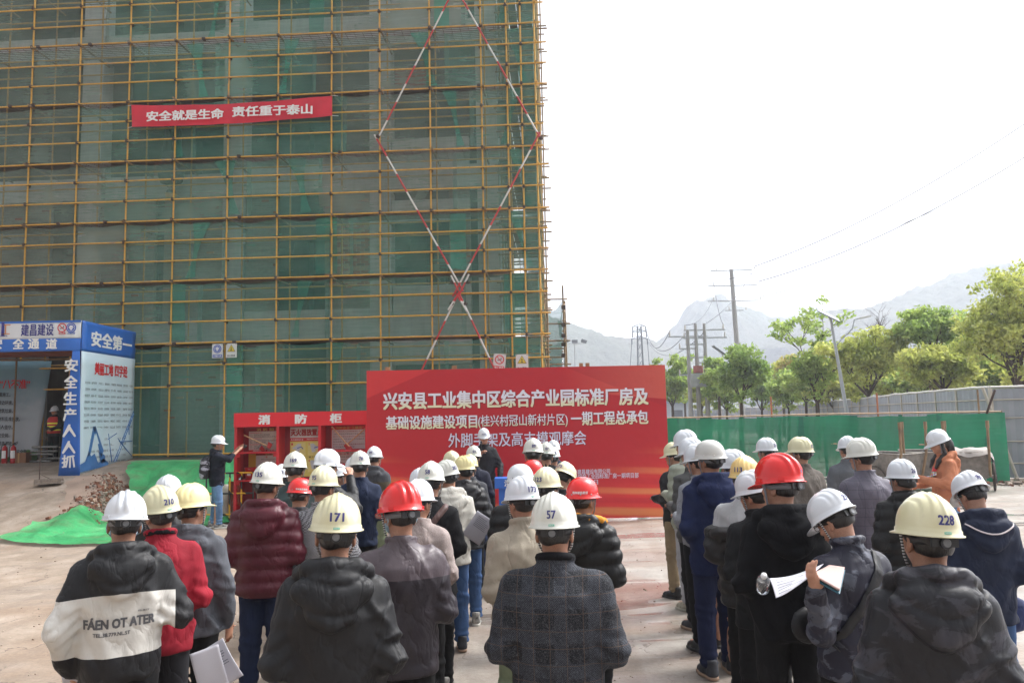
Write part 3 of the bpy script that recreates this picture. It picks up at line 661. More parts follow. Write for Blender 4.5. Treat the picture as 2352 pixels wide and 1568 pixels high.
# ================================================================ SAFETY GATE
GY=19.5; g0=at(187,735,GY); g1=at(303,762,22.2); GZ=.88
gate=empty('safety_gate',(g0.x,GY,GZ),0,'blue and white safety passage gate with banners beside the scaffold','gate')
def gl(v): return Vector(v)-Vector((g0.x,GY,GZ))
def slab(name,p,n,m,th=.03,sub=(12,10),wob=.0,seed=1,parent=None):
    """sheet from four corners (tl,tr,br,bl) with slight sag and its own thickness"""
    parent=parent or gate
    A=[np.array(gl(k)) for k in p]; U,V=np.meshgrid(np.linspace(0,1,sub[0]),np.linspace(0,1,sub[1]),indexing='ij')
    Pp=A[0]*((1-U)*(1-V))[...,None]+A[1]*(U*(1-V))[...,None]+A[2]*(U*V)[...,None]+A[3]*((1-U)*V)[...,None]
    nn=np.array(n); Pp=Pp+nn*(wob*vnoise(U*4,V*5,seed,3))[...,None]
    me=grid_mesh(name,Pp,m); o=link(name,me,parent); md=o.modifiers.new('solid','SOLIDIFY'); md.thickness=th; md.offset=0; return o
gx0=g0.x; WLEFT=gx0-5.2; zt=g0.z; z1=at(187,775,GY).z; z2=at(187,804,GY).z
WHB=mat('white_banner',(.70,.72,.75),.5,.04,1.2,.15,2); BLB=mat('blue_banner',(.028,.14,.52),.45,.12,1.0,.2,2)
slab('header_strip',[(WLEFT,GY,zt),(gx0,GY,zt),(gx0,GY,z1),(WLEFT,GY,z1)],(0,-1,0),WHB,wob=.006)
slab('header_banner',[(WLEFT,GY-.0,z1-.002),(gx0,GY-.0,z1-.002),(gx0,GY,z2),(WLEFT,GY,z2)],(0,-1,0),BLB,wob=.006,seed=2)
mb=MB(); mb.box(gl(((WLEFT+gx0)/2,GY-.022,zt-.02)),(gx0-WLEFT,.012,.05)); mb.build('header_trim',BLB,gate)
pl=at(166,900,GY).x; pbl=at(137,1085,GY); pbr=at(181,1089,GY)
slab('post_banner',[(at(167,806,GY).x,GY,z2-.003),(gx0-.01,GY,z2-.003),(pbr.x+.05,GY-.05,GZ+.02),(pbl.x,GY-.05,GZ+.02)],(0,-1,0),BLB,wob=.005,seed=3)
sx=g0.x+.03
SP=lambda v,z:Vector((sx,GY+v*2.75,z))       # side plane
zs1=at(187,800,GY).z
slab('side_header_banner',[SP(0,zt),SP(1,zt-.0),SP(1,zs1-.05),SP(0,zs1-.05)],(1,0,0),BLB,wob=.012,seed=4)
LTB=NT('pale_blue_banner'); o_=LTB.coord(); LTB.col(LTB.ramp(LTB.noise(.9,3),[(.3,(.52,.66,.74)),(.7,(.62,.74,.80))])); LTB.set(Roughness=.5); LTB.bump(LTB.noise(1.6,4),.5,.05); LTB=LTB.m
slab('side_banner',[SP(0,zs1-.055),SP(1,zs1-.055),SP(1,1.18),SP(0,GZ+.03)],(1,0,0),LTB,wob=.014,seed=5)
def ftx(s,x0,x1,y0,y1,m,bold=.03,par=gate,Yp=None,name='lettering'):   # text on the front plane by picture box
    Yp=Yp or GY; a=at(x0,(y0+y1)/2,Yp); b=at(x1,(y0+y1)/2,Yp); tt=at((x0+x1)/2,y0,Yp); bt=at((x0+x1)/2,y1,Yp)
    c=(a+b)/2; c.y=Yp-.03; return text(name,s,frame_at(gl(c),(1,0,0),(0,0,1)),(b-a).length,(tt-bt).length,m,par,bold)
ftx('建昌建设',50,125,743,771,NAVY,.02); ftx('全',36,78,0,0,WH) if 0 else None
for s,x in(('安',-19),('全',38-7),('通',65+1),('道',107)): ftx(s,x+(0),x+24+2,777,801,WH,.035)
for s,y in zip('安全生产人人抓',(822,860,898,935,972,1010,1042)):
    sh=(950-y)*.03
    ftx(s,146+sh,177+sh,y+1,y+31,WH,.03,Yp=GY-.09)
# emblem, no-smoking and helmet roundels on the header
def disc(c,r,m,name,par,nrm=(0,-1,0),n=24,r0=0,th=.004):
    mb=MB(); c=Vector(c); z=Vector(nrm); x=Vector((1,0,0)) if abs(z.x)<.5 else Vector((0,1,0)); y=z.cross(x)
    o=[c+(x*math.cos(2*math.pi*k/n)+y*math.sin(2*math.pi*k/n))*r for k in range(n)]
    if r0:
        i=[c+(x*math.cos(2*math.pi*k/n)+y*math.sin(2*math.pi*k/n))*r0 for k in range(n)]
        mb.add(o+i,[(k,(k+1)%n,n+(k+1)%n,n+k) for k in range(n)])
    else: mb.add(o,[tuple(range(n))])
    return mb.build(name,m,par)
def sign_smoke(c,r,par,y=(0,-1,0)):
    disc(c,r,REDP,'prohibition_ring',par,r0=r*.8)
    c=Vector(c); mb=MB(); d=Vector((1,0,-1)).normalized(); mb.box(c+Vector((0,.001,0)),(r*1.7,.003,r*.14),rot=Matrix.Rotation(R(45),3,'Y')); mb.build('prohibition_bar',REDP,par)
    mb=MB(); mb.box(c+Vector((-.0,.003,-r*.05)),(r*.9,.002,r*.16),rot=Matrix.Rotation(R(-20),3,'Y')); mb.tube([c+Vector((r*.35,.003,r*.15)),c+Vector((r*.25,.003,r*.35)),c+Vector((r*.4,.003,r*.5))],r*.05,4); mb.build('cigarette_symbol',BLKP,par)
def sign_helmet(c,r,par):
    c=Vector(c); disc(c,r,BLUEP,'mandatory_disc',par); disc(c+Vector((0,-.003,0)),r*.78,WH,'mandatory_ring',par,r0=r*.70)
    mb=MB(); n=14; v=[c+Vector((r*.42*math.cos(math.pi*k/n),-.004,r*.05+r*.42*math.sin(math.pi*k/n))) for k in range(n+1)]; mb.add(v,[tuple(range(n+1))]); mb.box(c+Vector((0,-.004,r*.04)),(r*1.1,.002,r*.1)); 
    v=[c+Vector((r*.32*math.cos(math.pi+math.pi*k/n),-.004,-r*.06+r*.42*math.sin(math.pi+math.pi*k/n))) for k in range(n+1)]; mb.add(v,[tuple(range(n+1))]); mb.build('helmet_symbol',WH,par)
def sign_warn(c,r,par):
    c=Vector(c); 
    for k,m,y in((1,BLKP,0),(.86,YELP,-.002)): 
        mb=MB(); mb.add([c+Vector((-r*k,y,-r*.75*k)),c+Vector((r*k,y,-r*.75*k)),c+Vector((0,y,r*.98*k))],[(0,1,2)]); mb.build('warning_triangle',m,par)
    mb=MB(); mb.box(c+Vector((0,-.004,-r*.42)),(r*.5,.002,r*.2)); mb.box(c+Vector((0,-.004,0)),(r*.12,.002,r*.5)); mb.box(c+Vector((0,-.004,-.02*r)),(r*.5,.002,r*.1)); disc(c+Vector((0,-.004,r*.3)),r*.1,BLKP,'head_dot',par); mb.build('falling_object_symbol',BLKP,par)
c=gl(at(144,752,GY)); c.y=-.03; sign_smoke(c,.115,gate); c=gl(at(165,752,GY)); c.y=-.03; sign_helmet(c,.125,gate)
ftx('禁止吸烟',136,152,762,767,REDP,.02); ftx('必须戴安全帽',157,174,762,767,BLUEP,.02)
# company emblem: tower outline
mb=MB(); c=gl(at(8,757,GY)); c.y=-.03
for dx,h,w_ in((-.10,.30,.05),(.0,.34,.07)): mb.box(c+Vector((dx,0,h/2-.15)),(w_,.004,h))
mb.build('company_emblem',NAVY,gate)
mb=MB(); mb.box(c+Vector((.10,0,.12)),(.18,.004,.02)); mb.box(c+Vector((.08,0,-.10)),(.2,.004,.02)); mb.box(c+Vector((.07,0,.0)),(.02,.004,.22)); mb.build('company_emblem',mat('orange_print',(.6,.2,.05),.5,0),gate)
ftx('建昌建设',-2,19,769,773,NAVY,.01)
def stx(s,v0,v1,za,zb,m,bold=.03,slant=0,res=1,x=.024):
    c=SP((v0+v1)/2,(za+zb)/2)+Vector((x,0,0)); return text('lettering',s,frame_at(gl(c),(0,1,slant),(0,0,1)),(v1-v0)*2.75,za-zb,m,gate,bold,res)
H_=zt-zs1
stx('安全第一',.14,.92,zt-.20,zs1+.10,WH,.035)
stx('美丽工地 四字经',.22,.84,zs1-.28,zs1-.62,REDP,.04)
W4='安全文明施工现场材料堆放整齐道路畅通环境整洁工人持证上岗佩戴安全帽遵守规章爱护设备节约用水绿色建筑质量第一预防为主'
k=0
for blk,(c0,cn,r0,rn) in enumerate(((.06,8,zs1-.80,8),(.18,6,zs1-2.24,8))):
    for j in range(cn):
        for i in range(rn):
            s=''.join(W4[(k+q)%len(W4)] for q in range(4)); k+=5
            v=c0+j*.112+(j//2)*.012; z=r0-i*(.162 if blk==0 else .150)
            stx(s,v,v+.088,z,z-.062,GREYT,0.0)
for j in range(7):
    v=(.045+j*.236) if j<4 else (.165+(j-4)*.236)
# crane and excavator silhouettes at the foot of the side banner
BLS=mat('blue_silhouette_print',(.05,.17,.42),.5,.1,3)
def sp3(v,z,x=.028): return gl(SP(v,z)+Vector((x,0,0)))
def poly(pts,name='machine_silhouette',m=None): mb=MB(); mb.add([sp3(v,z) for v,z in pts],[tuple(range(len(pts)))]); return mb.build(name,m or BLS,gate)
zb=1.05
poly([(.02,zb-.08),(.02,zb+.12),(.10,zb+.18),(.16,zb+.42),(.20,zb+.30),(.26,zb+.36),(.33,zb+.10),(.42,zb+.22),(.52,zb+.08),(.5,zb+.0),(.3,zb-.02)])
poly([(.14,zb+.3),(.22,zb+1.05),(.27,zb+1.02),(.19,zb+.36)]); poly([(.22,zb+1.04),(.26,zb+1.06),(.42,zb+.42),(.38,zb+.22)]); poly([(.33,zb+.4),(.44,zb+.3),(.46,zb+.12),(.38,zb+.1)])
for a,b in(((.62,zb+.1),(.99,zb+1.45)),((.66,zb+.1),(1.0,zb+1.38)),((.68,zb+.72),(.95,zb+.25)),((.70,zb+.66),(.98,zb+.2)),((.50,zb+.85),(.58,zb+.1)),((.49,zb+.7),(.66,zb+.85)),((.72,zb+.62),(.98,zb+.62)),((.9,zb+1.1),(.91,zb+.8))):
    mb=MB(); mb.tube([sp3(*a,.024),sp3(*b,.024)],.012,4); mb.build('crane_silhouette',BLS,gate)
for q in range(7):
    a=(.64+.05*q,zb+.2+.18*q); mb=MB(); mb.tube([sp3(*a,.024),sp3(a[0]+.05,a[1]+.05,.024)],.008,4); mb.build('crane_silhouette',BLS,gate)
# gate scaffold frame and interior banner
for x in (g0.x-.05,at(165,806,GY).x,WLEFT+.2,WLEFT+1.9):
    for y in (GY+.08,GY+1.4,GY+2.7):
        z0=float(terrain(x,y)); mb=MB(); mb.tube([gl((x,y,z0)),gl((x,y,zt-.05))],.027,6); mb.build('frame_pole',OLD,gate)
for z in (z2+.03,zt-.12):
    for y in (GY+.08,GY+2.7):
        if z<z2 and y<GY+1: continue
        mb=MB(); mb.tube([gl((WLEFT,y,z)),gl((gx0-.05,y,z))],.025,6); mb.build('frame_pole',OLD,gate)
    mb=MB(); mb.tube([gl((gx0-.08,GY+.08,z)),gl((gx0-.08,GY+2.9,z))],.025,6); mb.build('frame_pole',OLD,gate)
for k in range(9):
    mb=MB(); mb.box(gl((WLEFT+.3+k*.56,GY+1.4,z2+.12)),(.5,2.7,.03)); mb.build('roof_board',FORM,gate)
IY=22.4; ixr=at(104,1000,IY).x; izt=at(50,822,IY).z; 
t=NT('sky_meadow_banner'); s_=t.n('SeparateXYZ'); t.l(t.coord('Generated'),s_.inputs[0]); f=t.math('ADD',s_.outputs[2],t.math('MULTIPLY',t.math('SUBTRACT',t.noise(2.5,3),.5),.3))
c=t.ramp(f,[(0.0,(.06,.14,.03)),(.07,(.07,.17,.04)),(.10,(.42,.44,.48)),(.5,(.36,.42,.48)),(.75,(.17,.30,.38)),(1,(.13,.26,.33))]); t.col(c); t.set(Roughness=.5); t.bump(t.noise(2,3),.4,.04)
inn=empty('inner_banner',(ixr,IY,1.14),0,'sky and meadow banner with black safety rules hanging inside the gate','banner')
def gl(v): return Vector(v)-Vector((ixr,IY,1.14))
slab('banner_sheet',[(ixr-5,IY,izt),(ixr+.1,IY,izt-.1),(ixr-.22,IY,1.18),(ixr-5,IY,1.16)],(0,-1,0),t.m,.02,(30,12),.03,8,inn)
def itx(s,x0,x1,y0,y1,m,b=.02): a=at(x0,(y0+y1)/2,IY); b2=at(x1,(y0+y1)/2,IY); tt=at(x0,y0,IY); bt=at(x0,y1,IY); c=(a+b2)/2; c.y=IY-.075; text('lettering',s,frame_at(gl(c),(1,0,-.03),(0,0,1)),(b2-a).length,(tt-bt).length,m,inn,b)
itx('施工现场“八不准”',-70,73,870,892,REDP,.03)
for k,(s,x1,) in enumerate((('一、不准土方裸露和垃圾暴露施工。',28),('二、不准车辆带泥污染周边环境。',34),('三、不准高空抛撒建筑垃圾。',34),('四、不准机具、材料乱堆乱放。',50),('五、不准工地无人值守。',33),('六、不准不挂设安全网。',26),('七、不准进出口道路不硬化。',42),('八、不准人员不戴安全帽、不系安全带。',68))):
    y=905+k*18.6; itx(s,x1-len(s)*7.6,x1,y-5,y+5,BLKP,.02)
# interior brick pier glimpsed behind the guard
# passage clutter
for i,dx in enumerate((9,29)): 
    p=atz(dx,1081,.92); extinguisher((p.x,p.y,float(terrain(p.x,p.y))),.2*i,('leftmost red extinguisher on the gate floor','red extinguisher on the gate floor beside the cardboard box')[i],1.05)
p=atz(48,1080,.92); cb=empty('cardboard_box',(p.x,p.y,float(terrain(p.x,p.y))),.1,'brown box beside the extinguishers inside the gate','box')
CARD=mat('brown_card','#8a6148',.8,.1,6); mb=MB(); mb.box((0,0,.14),(.38,.3,.28)); mb.build('carton',CARD,cb); mb=MB(); mb.box((0,-.151,.14),(.04,.004,.28)); mb.build('tape',mat('tape','#b08a5c',.4,0),cb)
pg=empty('pipe_stack',(at(100,1060,22).x,22.0,1.14),0,'short steel pipes stacked on the ground inside the gate','pipes')
for k,(y,z) in enumerate(((0,.03),(.0,.22),(.06,.30),(-.05,.42),(.1,.10))):
    mb=MB(); mb.tube([(-.6+.1*k,y,z),(.25+.07*k,y-.1,z)],.03,8); mb.build('pipe',STEEL,pg)
# ================================================================ red slogan banner on the facade
sb=empty('slogan_banner',fc(-11,-.12,9),-TH,'red slogan banner tied across the middle of the scaffold','banner')
INV=Matrix.LocRotScale(sb.location,sb.rotation_euler,None).inverted()
A,B,C_,D_=[dfac(*q,-.13) for q in((302,241),(762,219),(763,265),(303,291))]
U,V=np.meshgrid(np.linspace(0,1,60),np.linspace(0,1,8),indexing='ij')
Pp=np.array(A)*((1-U)*(1-V))[...,None]+np.array(B)*(U*(1-V))[...,None]+np.array(C_)*(U*V)[...,None]+np.array(D_)*((1-U)*V)[...,None]
Pp[...,2]-=.10*np.sin(np.pi*U)*(1-.3*V); Pp[...,1]+=.03*vnoise(U*14,V*3,3)
link('cloth',grid_mesh('cloth',Pp,mat('red_cloth',(.62,.02,.045),.6,.1,2,.3,5)),sb)
for s,x0,x1,y0,y1,sl in(('安全就是生命',336,514,251,276,-.036),('责任重于泰山',533,718,236,270,-.036)):
    a=dfac(x0,(y0+y1)/2+3.5,-.21); b=dfac(x1,(y0+y1)/2-3.5,-.21); text('lettering',s,frame_at((a+b)/2,b-a,(0,0,1)),(b-a).length,(26/2352*1024)/784*21.9,WH,sb,.035,2)
for q in((302,241),(762,219),(763,265),(303,291)):
    p=dfac(*q,-.13); mb=MB(); mb.tube([p,p+Vector((-.18 if q[0]<500 else .15,.12,.03))],.008,4); mb.build('tie_cord',WH,sb)
# small safety plates
def plate(dx,dy,w_,h_,kind,txt,label,rot=0):
    INVs=Matrix.Identity(4); global INV
    r=empty('safety_sign',(0,0,0),0,label,'sign','small safety plates wired to the scaffold'); INV=Matrix.Identity(4); p=dfac(dx,dy,-.10); r.location=p; r.rotation_euler=(0,rot,-TH)
    mb=MB(); mb.box((0,0,0),(w_,.012,h_)); mb.build('plate',OFW,r)
    cz=h_*.14; 
    (sign_smoke if kind==0 else sign_helmet if kind==1 else sign_warn)((0,-.012,cz),w_*.38,r)
    mb=MB(); mb.box((0,-.008,-h_*.36),(w_*.86,.004,h_*.2)); mb.build('caption_panel',(REDP,BLUEP,OFW)[kind],r)
    text('lettering',txt,frame_at((0,-.0125,-h_*.36),(1,0,0),(0,0,1)),w_*.74,h_*.13,WH if kind<2 else BLKP,r,.02)
    for x in(-1,1): disc((x*w_*.42,-.0085,h_*.45),.012,BLKP,'eyelet',r,n=8)
plate(499.5,805,.31,.40,1,'必须戴安全帽','blue and white hard hat plate on the scaffold above the green slope')
plate(531.5,804,.31,.40,2,'当心坠落','yellow warning plate right beside the blue hard hat plate')
plate(1147,830,.34,.44,0,'禁止吸烟','no smoking plate tilted just above the red backdrop',.10)
plate(1199,831,.34,.44,2,'当心落物','yellow warning plate just above the red backdrop near the building corner')
# ================================================================ GREEN SHEET ON THE BANK, RUBBLE
t=NT('green_dust_netting'); p=t.n('NewGeometry').outputs['Position']; n=t.noise(1.3,6,p); n2=t.noise(.9,4,t.mapping((1,4,8),p)); 
c=t.ramp(n,[(.3,(.02,.26,.08)),(.5,(.045,.42,.14)),(.72,(.16,.55,.23))]); c=t.mix(t.ramp(n2,[(.5,0.0),(.7,.7)]),c,(.12,.20,.08)); c=t.mix(1,c,t.ramp(t.noise(30,5,t.mapping((1,2.5,1),p),.8),[(.3,.6),(.7,1.3)]),'MULTIPLY'); t.col(c); t.set(Roughness=.7)
tr=t.n('BsdfTransparent'); mx=t.n('MixShader'); mx.inputs[0].default_value=.80; t.l(tr.outputs[0],mx.inputs[1]); t.l(t.b.outputs[0],mx.inputs[2]); t.l(mx.outputs[0],t.out.inputs['Surface']); t.bump(t.noise(9,5,p),.5,.03); GDN=t.m
nx,ny=150,100; Pn=np.zeros((nx,ny,3))
Vg,Ug=np.meshgrid(np.linspace(0,1,nx),np.linspace(0,1,ny),indexing='ij'); Yg=14.0+6.8*Ug
xl=np.interp(Yg,[14.0,14.5,15.6,16.4,17.5,18.4,20.8],[-8.2,-9.45,-9.2,-8.95,-8.75,-9.0,-10.1])+.06*np.sin(Yg*6)+.03*np.sin(Yg*17); Xg=xl+(-2.5-xl)*Vg**1.3
y0=np.interp(Xg,[-9.5,-8.5,-7.2,-6.6,-6.1,-2.5],[14.4,14.1,14.0,14.8,16.8,17.5])+.06*np.sin(Xg*9); Yg=np.maximum(Yg,y0); Pn[...,0]=Xg; Pn[...,1]=Yg
Z=terrain(Pn[...,0],Pn[...,1]); tt=np.clip((Yg-y0)/6,0,1)
foldn=np.abs(vnoise(Pn[...,0]*2.0,Pn[...,1]*1.3,11,4))*.13+.03
Pn[...,2]=Z+foldn*np.minimum(1,np.minimum(tt,1-tt)*14+.15)+.045+.18*np.exp(-((Pn[...,0]+7.0)/.5)**2-((Pn[...,1]-19.3)/1.3)**2)
gn=link('green_sheet',grid_mesh('green_sheet',Pn,GDN)); tag(gn,'bright green dust netting spread over the earth bank below the scaffold','netting')
gk=empty('rubble',(-9,15.5,0)); gk.name='rubble'
mb=MB(); rr=random.Random(4); RUB=[mat('rubble_grey','#857a70',.95,.3,20),mat('rubble_red','#7d5442',.95,.25,20),mat('rubble_pale','#9f9184',.95,.2,20)]
for k in range(2600):
    y=rr.uniform(14.6,19.3); x=np.interp(y,[14.5,15.2,17.6,19.4],[-8.6,-8.75,-9.2,-9.9])+.22+rr.gauss(0,.22)
    s=rr.choice((.015,.02,.02,.03,.03,.04,.07)); mb.cur=rr.choice((0,1,1,2)); z=float(terrain(x,y))
    rot=Matrix.Rotation(rr.uniform(0,6),3,'Z')@Matrix.Rotation(rr.uniform(0,6),3,'X'); mb.box((x+9,y-15.5,z+s*.3+.02),(s*rr.uniform(.6,1.5),s,s*rr.uniform(.4,.9)),rot=rot)
ro=mb.build('rubble',RUB,None,(-9,15.5,0)); bpy.data.objects.remove(gk); ro.name='rubble'; ro['kind']='stuff'; tag(ro,'broken brick and gravel along the concrete ramp edge','rubble')
mb=MB(); v=[]   # raised slab edge of the ramp
ys=np.linspace(15.0,19.3,24); xe=[np.interp(y,[14.5,15.2,17.6,19.4],[-8.6,-8.75,-9.2,-9.9])+.04*math.sin(y*7)+.025*math.sin(y*23) for y in ys]
for y,x in zip(ys,xe):
    z=float(np.interp(y,[14.0,15.5,18.8,21.5],[0,.16,.85,1.14]))+.02; d=.16*min(1,(y-14.8)/1.0); v+= [(x-.9,y,z-.03),(x,y,z+.015),(x+.04,y,z-.17)]
n=len(ys); mb.add(v,[(3*i,3*i+1,3*i+4,3*i+3) for i in range(n-1)]+[(3*i+1,3*i+2,3*i+5,3*i+4) for i in range(n-1)]); rs=mb.build('ramp_slab',mat('ramp_concrete',(.33,.24,.185),.9,.25,1.5,.4,8)); tag(rs,'cast concrete ramp slab with a broken edge leading up to the gate','ramp',kind='structure')
# sign foot with a bent rod on the ramp
p=atz(88,1166,.25); z=float(np.interp(p.y,[14.0,15.5,18.8,21.5],[0,.16,.85,1.14]))
sf=empty('bent_rod_stand',(p.x,p.y,z+.05),.3,'bent rusty rod standing in a small concrete tray on the ramp','stand')
mb=MB(); mb.box((.2,0,.03),(.55,.30,.05)); mb.box((.2,.13,.08),(.55,.04,.06)); mb.box((.2,-.13,.08),(.55,.04,.06)); mb.build('concrete_tray',RUB[0],sf)
mb=MB(); mb.tube([(0,0,.05),(0,0,1.0),(.03,0,1.04),(.13,0,1.04),(.14,0,1.0)],.011,6); mb.tube([(0.02,0,.22),(.3,0,.06)],.006,5); mb.build('rod',RUST,sf)
# yellow black barrier, plywood piece and sacks between photographer and cabinet
br=empty('barrier',(at(520,1140,16.9).x,16.95,0),0,'black and yellow pedestrian barrier behind the man taking a photo','barrier')
YB=NT('yellow_black_stripes'); wv=YB.n('TexWave',wave_type='BANDS',bands_direction='DIAGONAL'); wv.inputs['Scale'].default_value=1.1; YB.l(YB.coord(),wv.inputs[0]); YB.col(YB.ramp(wv.outputs['Fac'],[(.5,(.03,.03,.03)),(.52,(.7,.36,.02))],'CONSTANT')); YB=YB.m
for a,b in(((-.45,1.05),(.55,1.05)),((-.45,.18),(.55,.18)),((-.45,.62),(.55,.62))):
    mb=MB(); mb.tube([(a[0],0,a[1]),(b[0],0,b[1])],.02,8); mb.build('rail',YB,br)
for x in(-.45,.05,.55,-.2,.3): mb=MB(); mb.tube([(x,0,.03 if x in(-.45,.05,.55) else .18),(x,0,1.05)],.018,8); mb.build('bar',YB if x>0 else BLKP,br)
mb=MB(); mb.box((.12,.06,.62),(.24,.012,.5)); mb.build('board_offcut',FORM,br)
SAK=mat('white_sack','#b8b3a6',.7,.2,4,.5,6)
def lump(loc,size,seed,m,name,label,cat):
    bm=bmesh.new(); bmesh.ops.create_icosphere(bm,subdivisions=3,radius=1)
    for v in bm.verts:
        c=v.co.copy(); k=1+.16*math.sin(c.x*5+seed)+.12*math.sin(c.y*7+seed*2)+.12*math.sin(c.z*6+c.x*4+seed); v.co=Vector((c.x*size[0]*k,c.y*size[1]*k,max(-size[2]*.55,c.z*size[2]*k)+size[2]*.55))
    me=bpy.data.meshes.new(name); bm.to_mesh(me); bm.free(); me.polygons.foreach_set('use_smooth',[True]*len(me.polygons)); me.materials.append(m); o=link(name,me,None,loc); return tag(o,label,cat)
q=at(520,1130,17.5); lump((q.x,17.35,0.0),(.42,.22,.42),1,SAK,'sack','crumpled pale sack behind the yellow and black barrier','sack')
q=at(500,1150,17.3); lump((q.x+.75,17.0,0),(.3,.2,.2),3,SAK,'sack','small pale sack lying at the foot of the fire cabinet','sack')
# ================================================================ GREEN NET FENCE (right)
fa=Vector((at(2303,1000,22.3).x,22.3,0)); fb=Vector((4.6,30.2,0)); fd=(fb-fa); FL=fd.length; fd.normalize()
nf=empty('netting_fence',fa,0,'green netting fence on pipe posts across the right side of the yard','fence')
GF=net_mat('bright_green_netting',(.008,.22,.11),(.02,.34,.18),.82,.97)
GF2=net_mat('gather_and_crease_shade_netting',(.008,.16,.10),(.015,.22,.14),.9,.98)  # darker green for gathered net, also for painted crease shade
segs=[0,1.9,4.2,7.2,9.6,FL]; fn=Vector((-fd.y,fd.x,0))
def fence_net(s0,s1,m,off,seed,top=1.98):
    nu=int((s1-s0)*22)+4; U,V=np.meshgrid(np.linspace(s0,s1,nu),np.linspace(0,1,14),indexing='ij')
    dd=off+.06*vnoise(U*2.2+V*.8,V*1.4,seed,4)+.03*np.sin(U*7+1.5*V+seed)*(.4+.6*V); zz=.02+(top-.02)*V-.03*np.abs(np.sin(U*2.1))*V**8
    Pp=np.stack([fd.x*U+fn.x*dd,fd.y*U+fn.y*dd,zz],-1); link('net_panel',grid_mesh('net',Pp,m),nf)
for i,(a,b) in enumerate(zip(segs,segs[1:])): fence_net(a-.1,b,GF,(i%2)*.03,i+20,1.98-.05*(i%2))
for s,ww in((3.9,.5),(5.6,.22),(8.9,.45),(10.2,.5),(.35,.4),(2.6,.12),(1.5,.15),(6.4,.12),(7.7,.18),(4.9,.1)): fence_net(s,s+ww,GF2,-.04,int(s*7)+3)  # gathered strips; the narrow ones paint dark fold lines on the net
for s in(.0,.55,3.3,6.7,9.9):
    p=fd*s; mb=MB(); mb.tube([p+fn*-.08,p+fn*-.08+Vector((0,0,2.02+(.62 if s in(3.3,6.7,.55) else 0)))],.03,6); mb.build('post',OLD if s<.6 else mat('orange_pipe','#b5714e',.6,.2,5),nf)
for z,s in((2.0,0),(1.05,.0)):
    mb=MB(); mb.tube([Vector((0,0,z))+fn*-.06,fd*5+Vector((0,0,z+.02))+fn*-.06,fd*FL+Vector((0,0,z-.03))+fn*-.06],.026,6); mb.build('rail',mat('pale_pipe','#c4a489',.6,.15,5),nf)
mb=MB(); mb.tube([fd*.35+Vector((0,0,1.95)),fd*.15+Vector((0,-.1,2.62))],.035,6); mb.build('leaning_pipe',RUST,nf)
# ================================================================ GREY SHEET FENCE
pts=[(24,21.2),(19.2,22.6),(14.5,23.9),(14.6,25.9),(15.7,31.8),(20.3,50),(26.7,76),(28,112),(14,120),(-4,120)]
gf=empty('sheet_metal_fence',(14.5,23.9,0),0,'tall grey sheet metal hoarding running back from the right corner','fence')
SHEET=NT('grey_sheet_metal'); p=SHEET.n('NewGeometry').outputs['Position']; n=SHEET.noise(.5,5,p); SHEET.col(SHEET.mix(SHEET.ramp(SHEET.noise(2,5,SHEET.mapping((2,2,.6),p)),[(.6,0.0),(.75,.5)]),SHEET.ramp(n,[(.3,(.25,.27,.31)),(.7,(.34,.36,.40))]),(.33,.24,.17))); SHEET.set(Roughness=.55,Metallic=.15); wv=SHEET.n('TexWave',wave_type='BANDS',bands_direction='Z'); wv.inputs['Scale'].default_value=1.2; SHEET.l(p,wv.inputs[0]); SHEET=SHEET.m
rail=mat('pale_rail','#b9b0a4',.6,.15,4); cp=mat('white_capping','#c9c6c2',.6,.1,4)
FH=2.70
np_=0
for (x0,y0),(x1,y1) in zip(pts,pts[1:]):
    a=Vector((x0-14.5,y0-23.9,0)); b=Vector((x1-14.5,y1-23.9,0)); L=(b-a).length; n=max(1,round(L/2.4)); d=(b-a)/n; u=d.normalized(); nr=Vector((-u.y,u.x,0))
    for k in range(n):
        p=a+d*k; q=p+d; np_+=1; dz=random.uniform(-.03,.03)
        # corrugated panel
        m_=max(4,int(d.length/.3)); vs=[];
        for j in range(m_*2+1):
            c=p+d*(j/(m_*2)); o=nr*(.022 if j%2 else 0)
            vs+=[c+o+Vector((0,0,.02)),c+o+Vector((0,0,FH+dz))]
        mb=MB(); mb.add(vs,[(2*j,2*j+2,2*j+3,2*j+1) for j in range(m_*2)]); mb.build('panel',SHEET,gf)
        mb=MB(); mb.box(p+Vector((0,0,FH/2)),(.09,.09,FH+.02),rz=math.atan2(u.y,u.x)); mb.build('post',rail,gf)
        for z in(.45,1.1,1.8,2.35):
            mb=MB(); mb.tube([p+Vector((0,0,z))+nr*.05,q+Vector((0,0,z))+nr*.05],.022,4); mb.tube([p+Vector((0,0,z))-nr*.035,q+Vector((0,0,z))-nr*.035],.022,4); mb.build('rail',rail,gf)
        mb=MB(); mb.tube([p+Vector((0,0,FH+.03)),(p+q)/2+Vector((0,0,FH+.05+dz)),q+Vector((0,0,FH+.03))],.04,5); mb.build('capping',cp,gf)
p0=Vector((14.25,23.6,0)); pb=empty('corner_prop',p0,0,'slanting steel prop bracing the corner of the grey hoarding','prop'); mb=MB(); mb.tube([(-.15,0,2.72),(.45,-.35,.04)],.05,6); mb.build('post',rail,pb); mb=MB(); mb.tube([(1.5,-.8,1.6),(.65,-1.4,.02)],.03,6); mb.build('stay',OLD,pb)
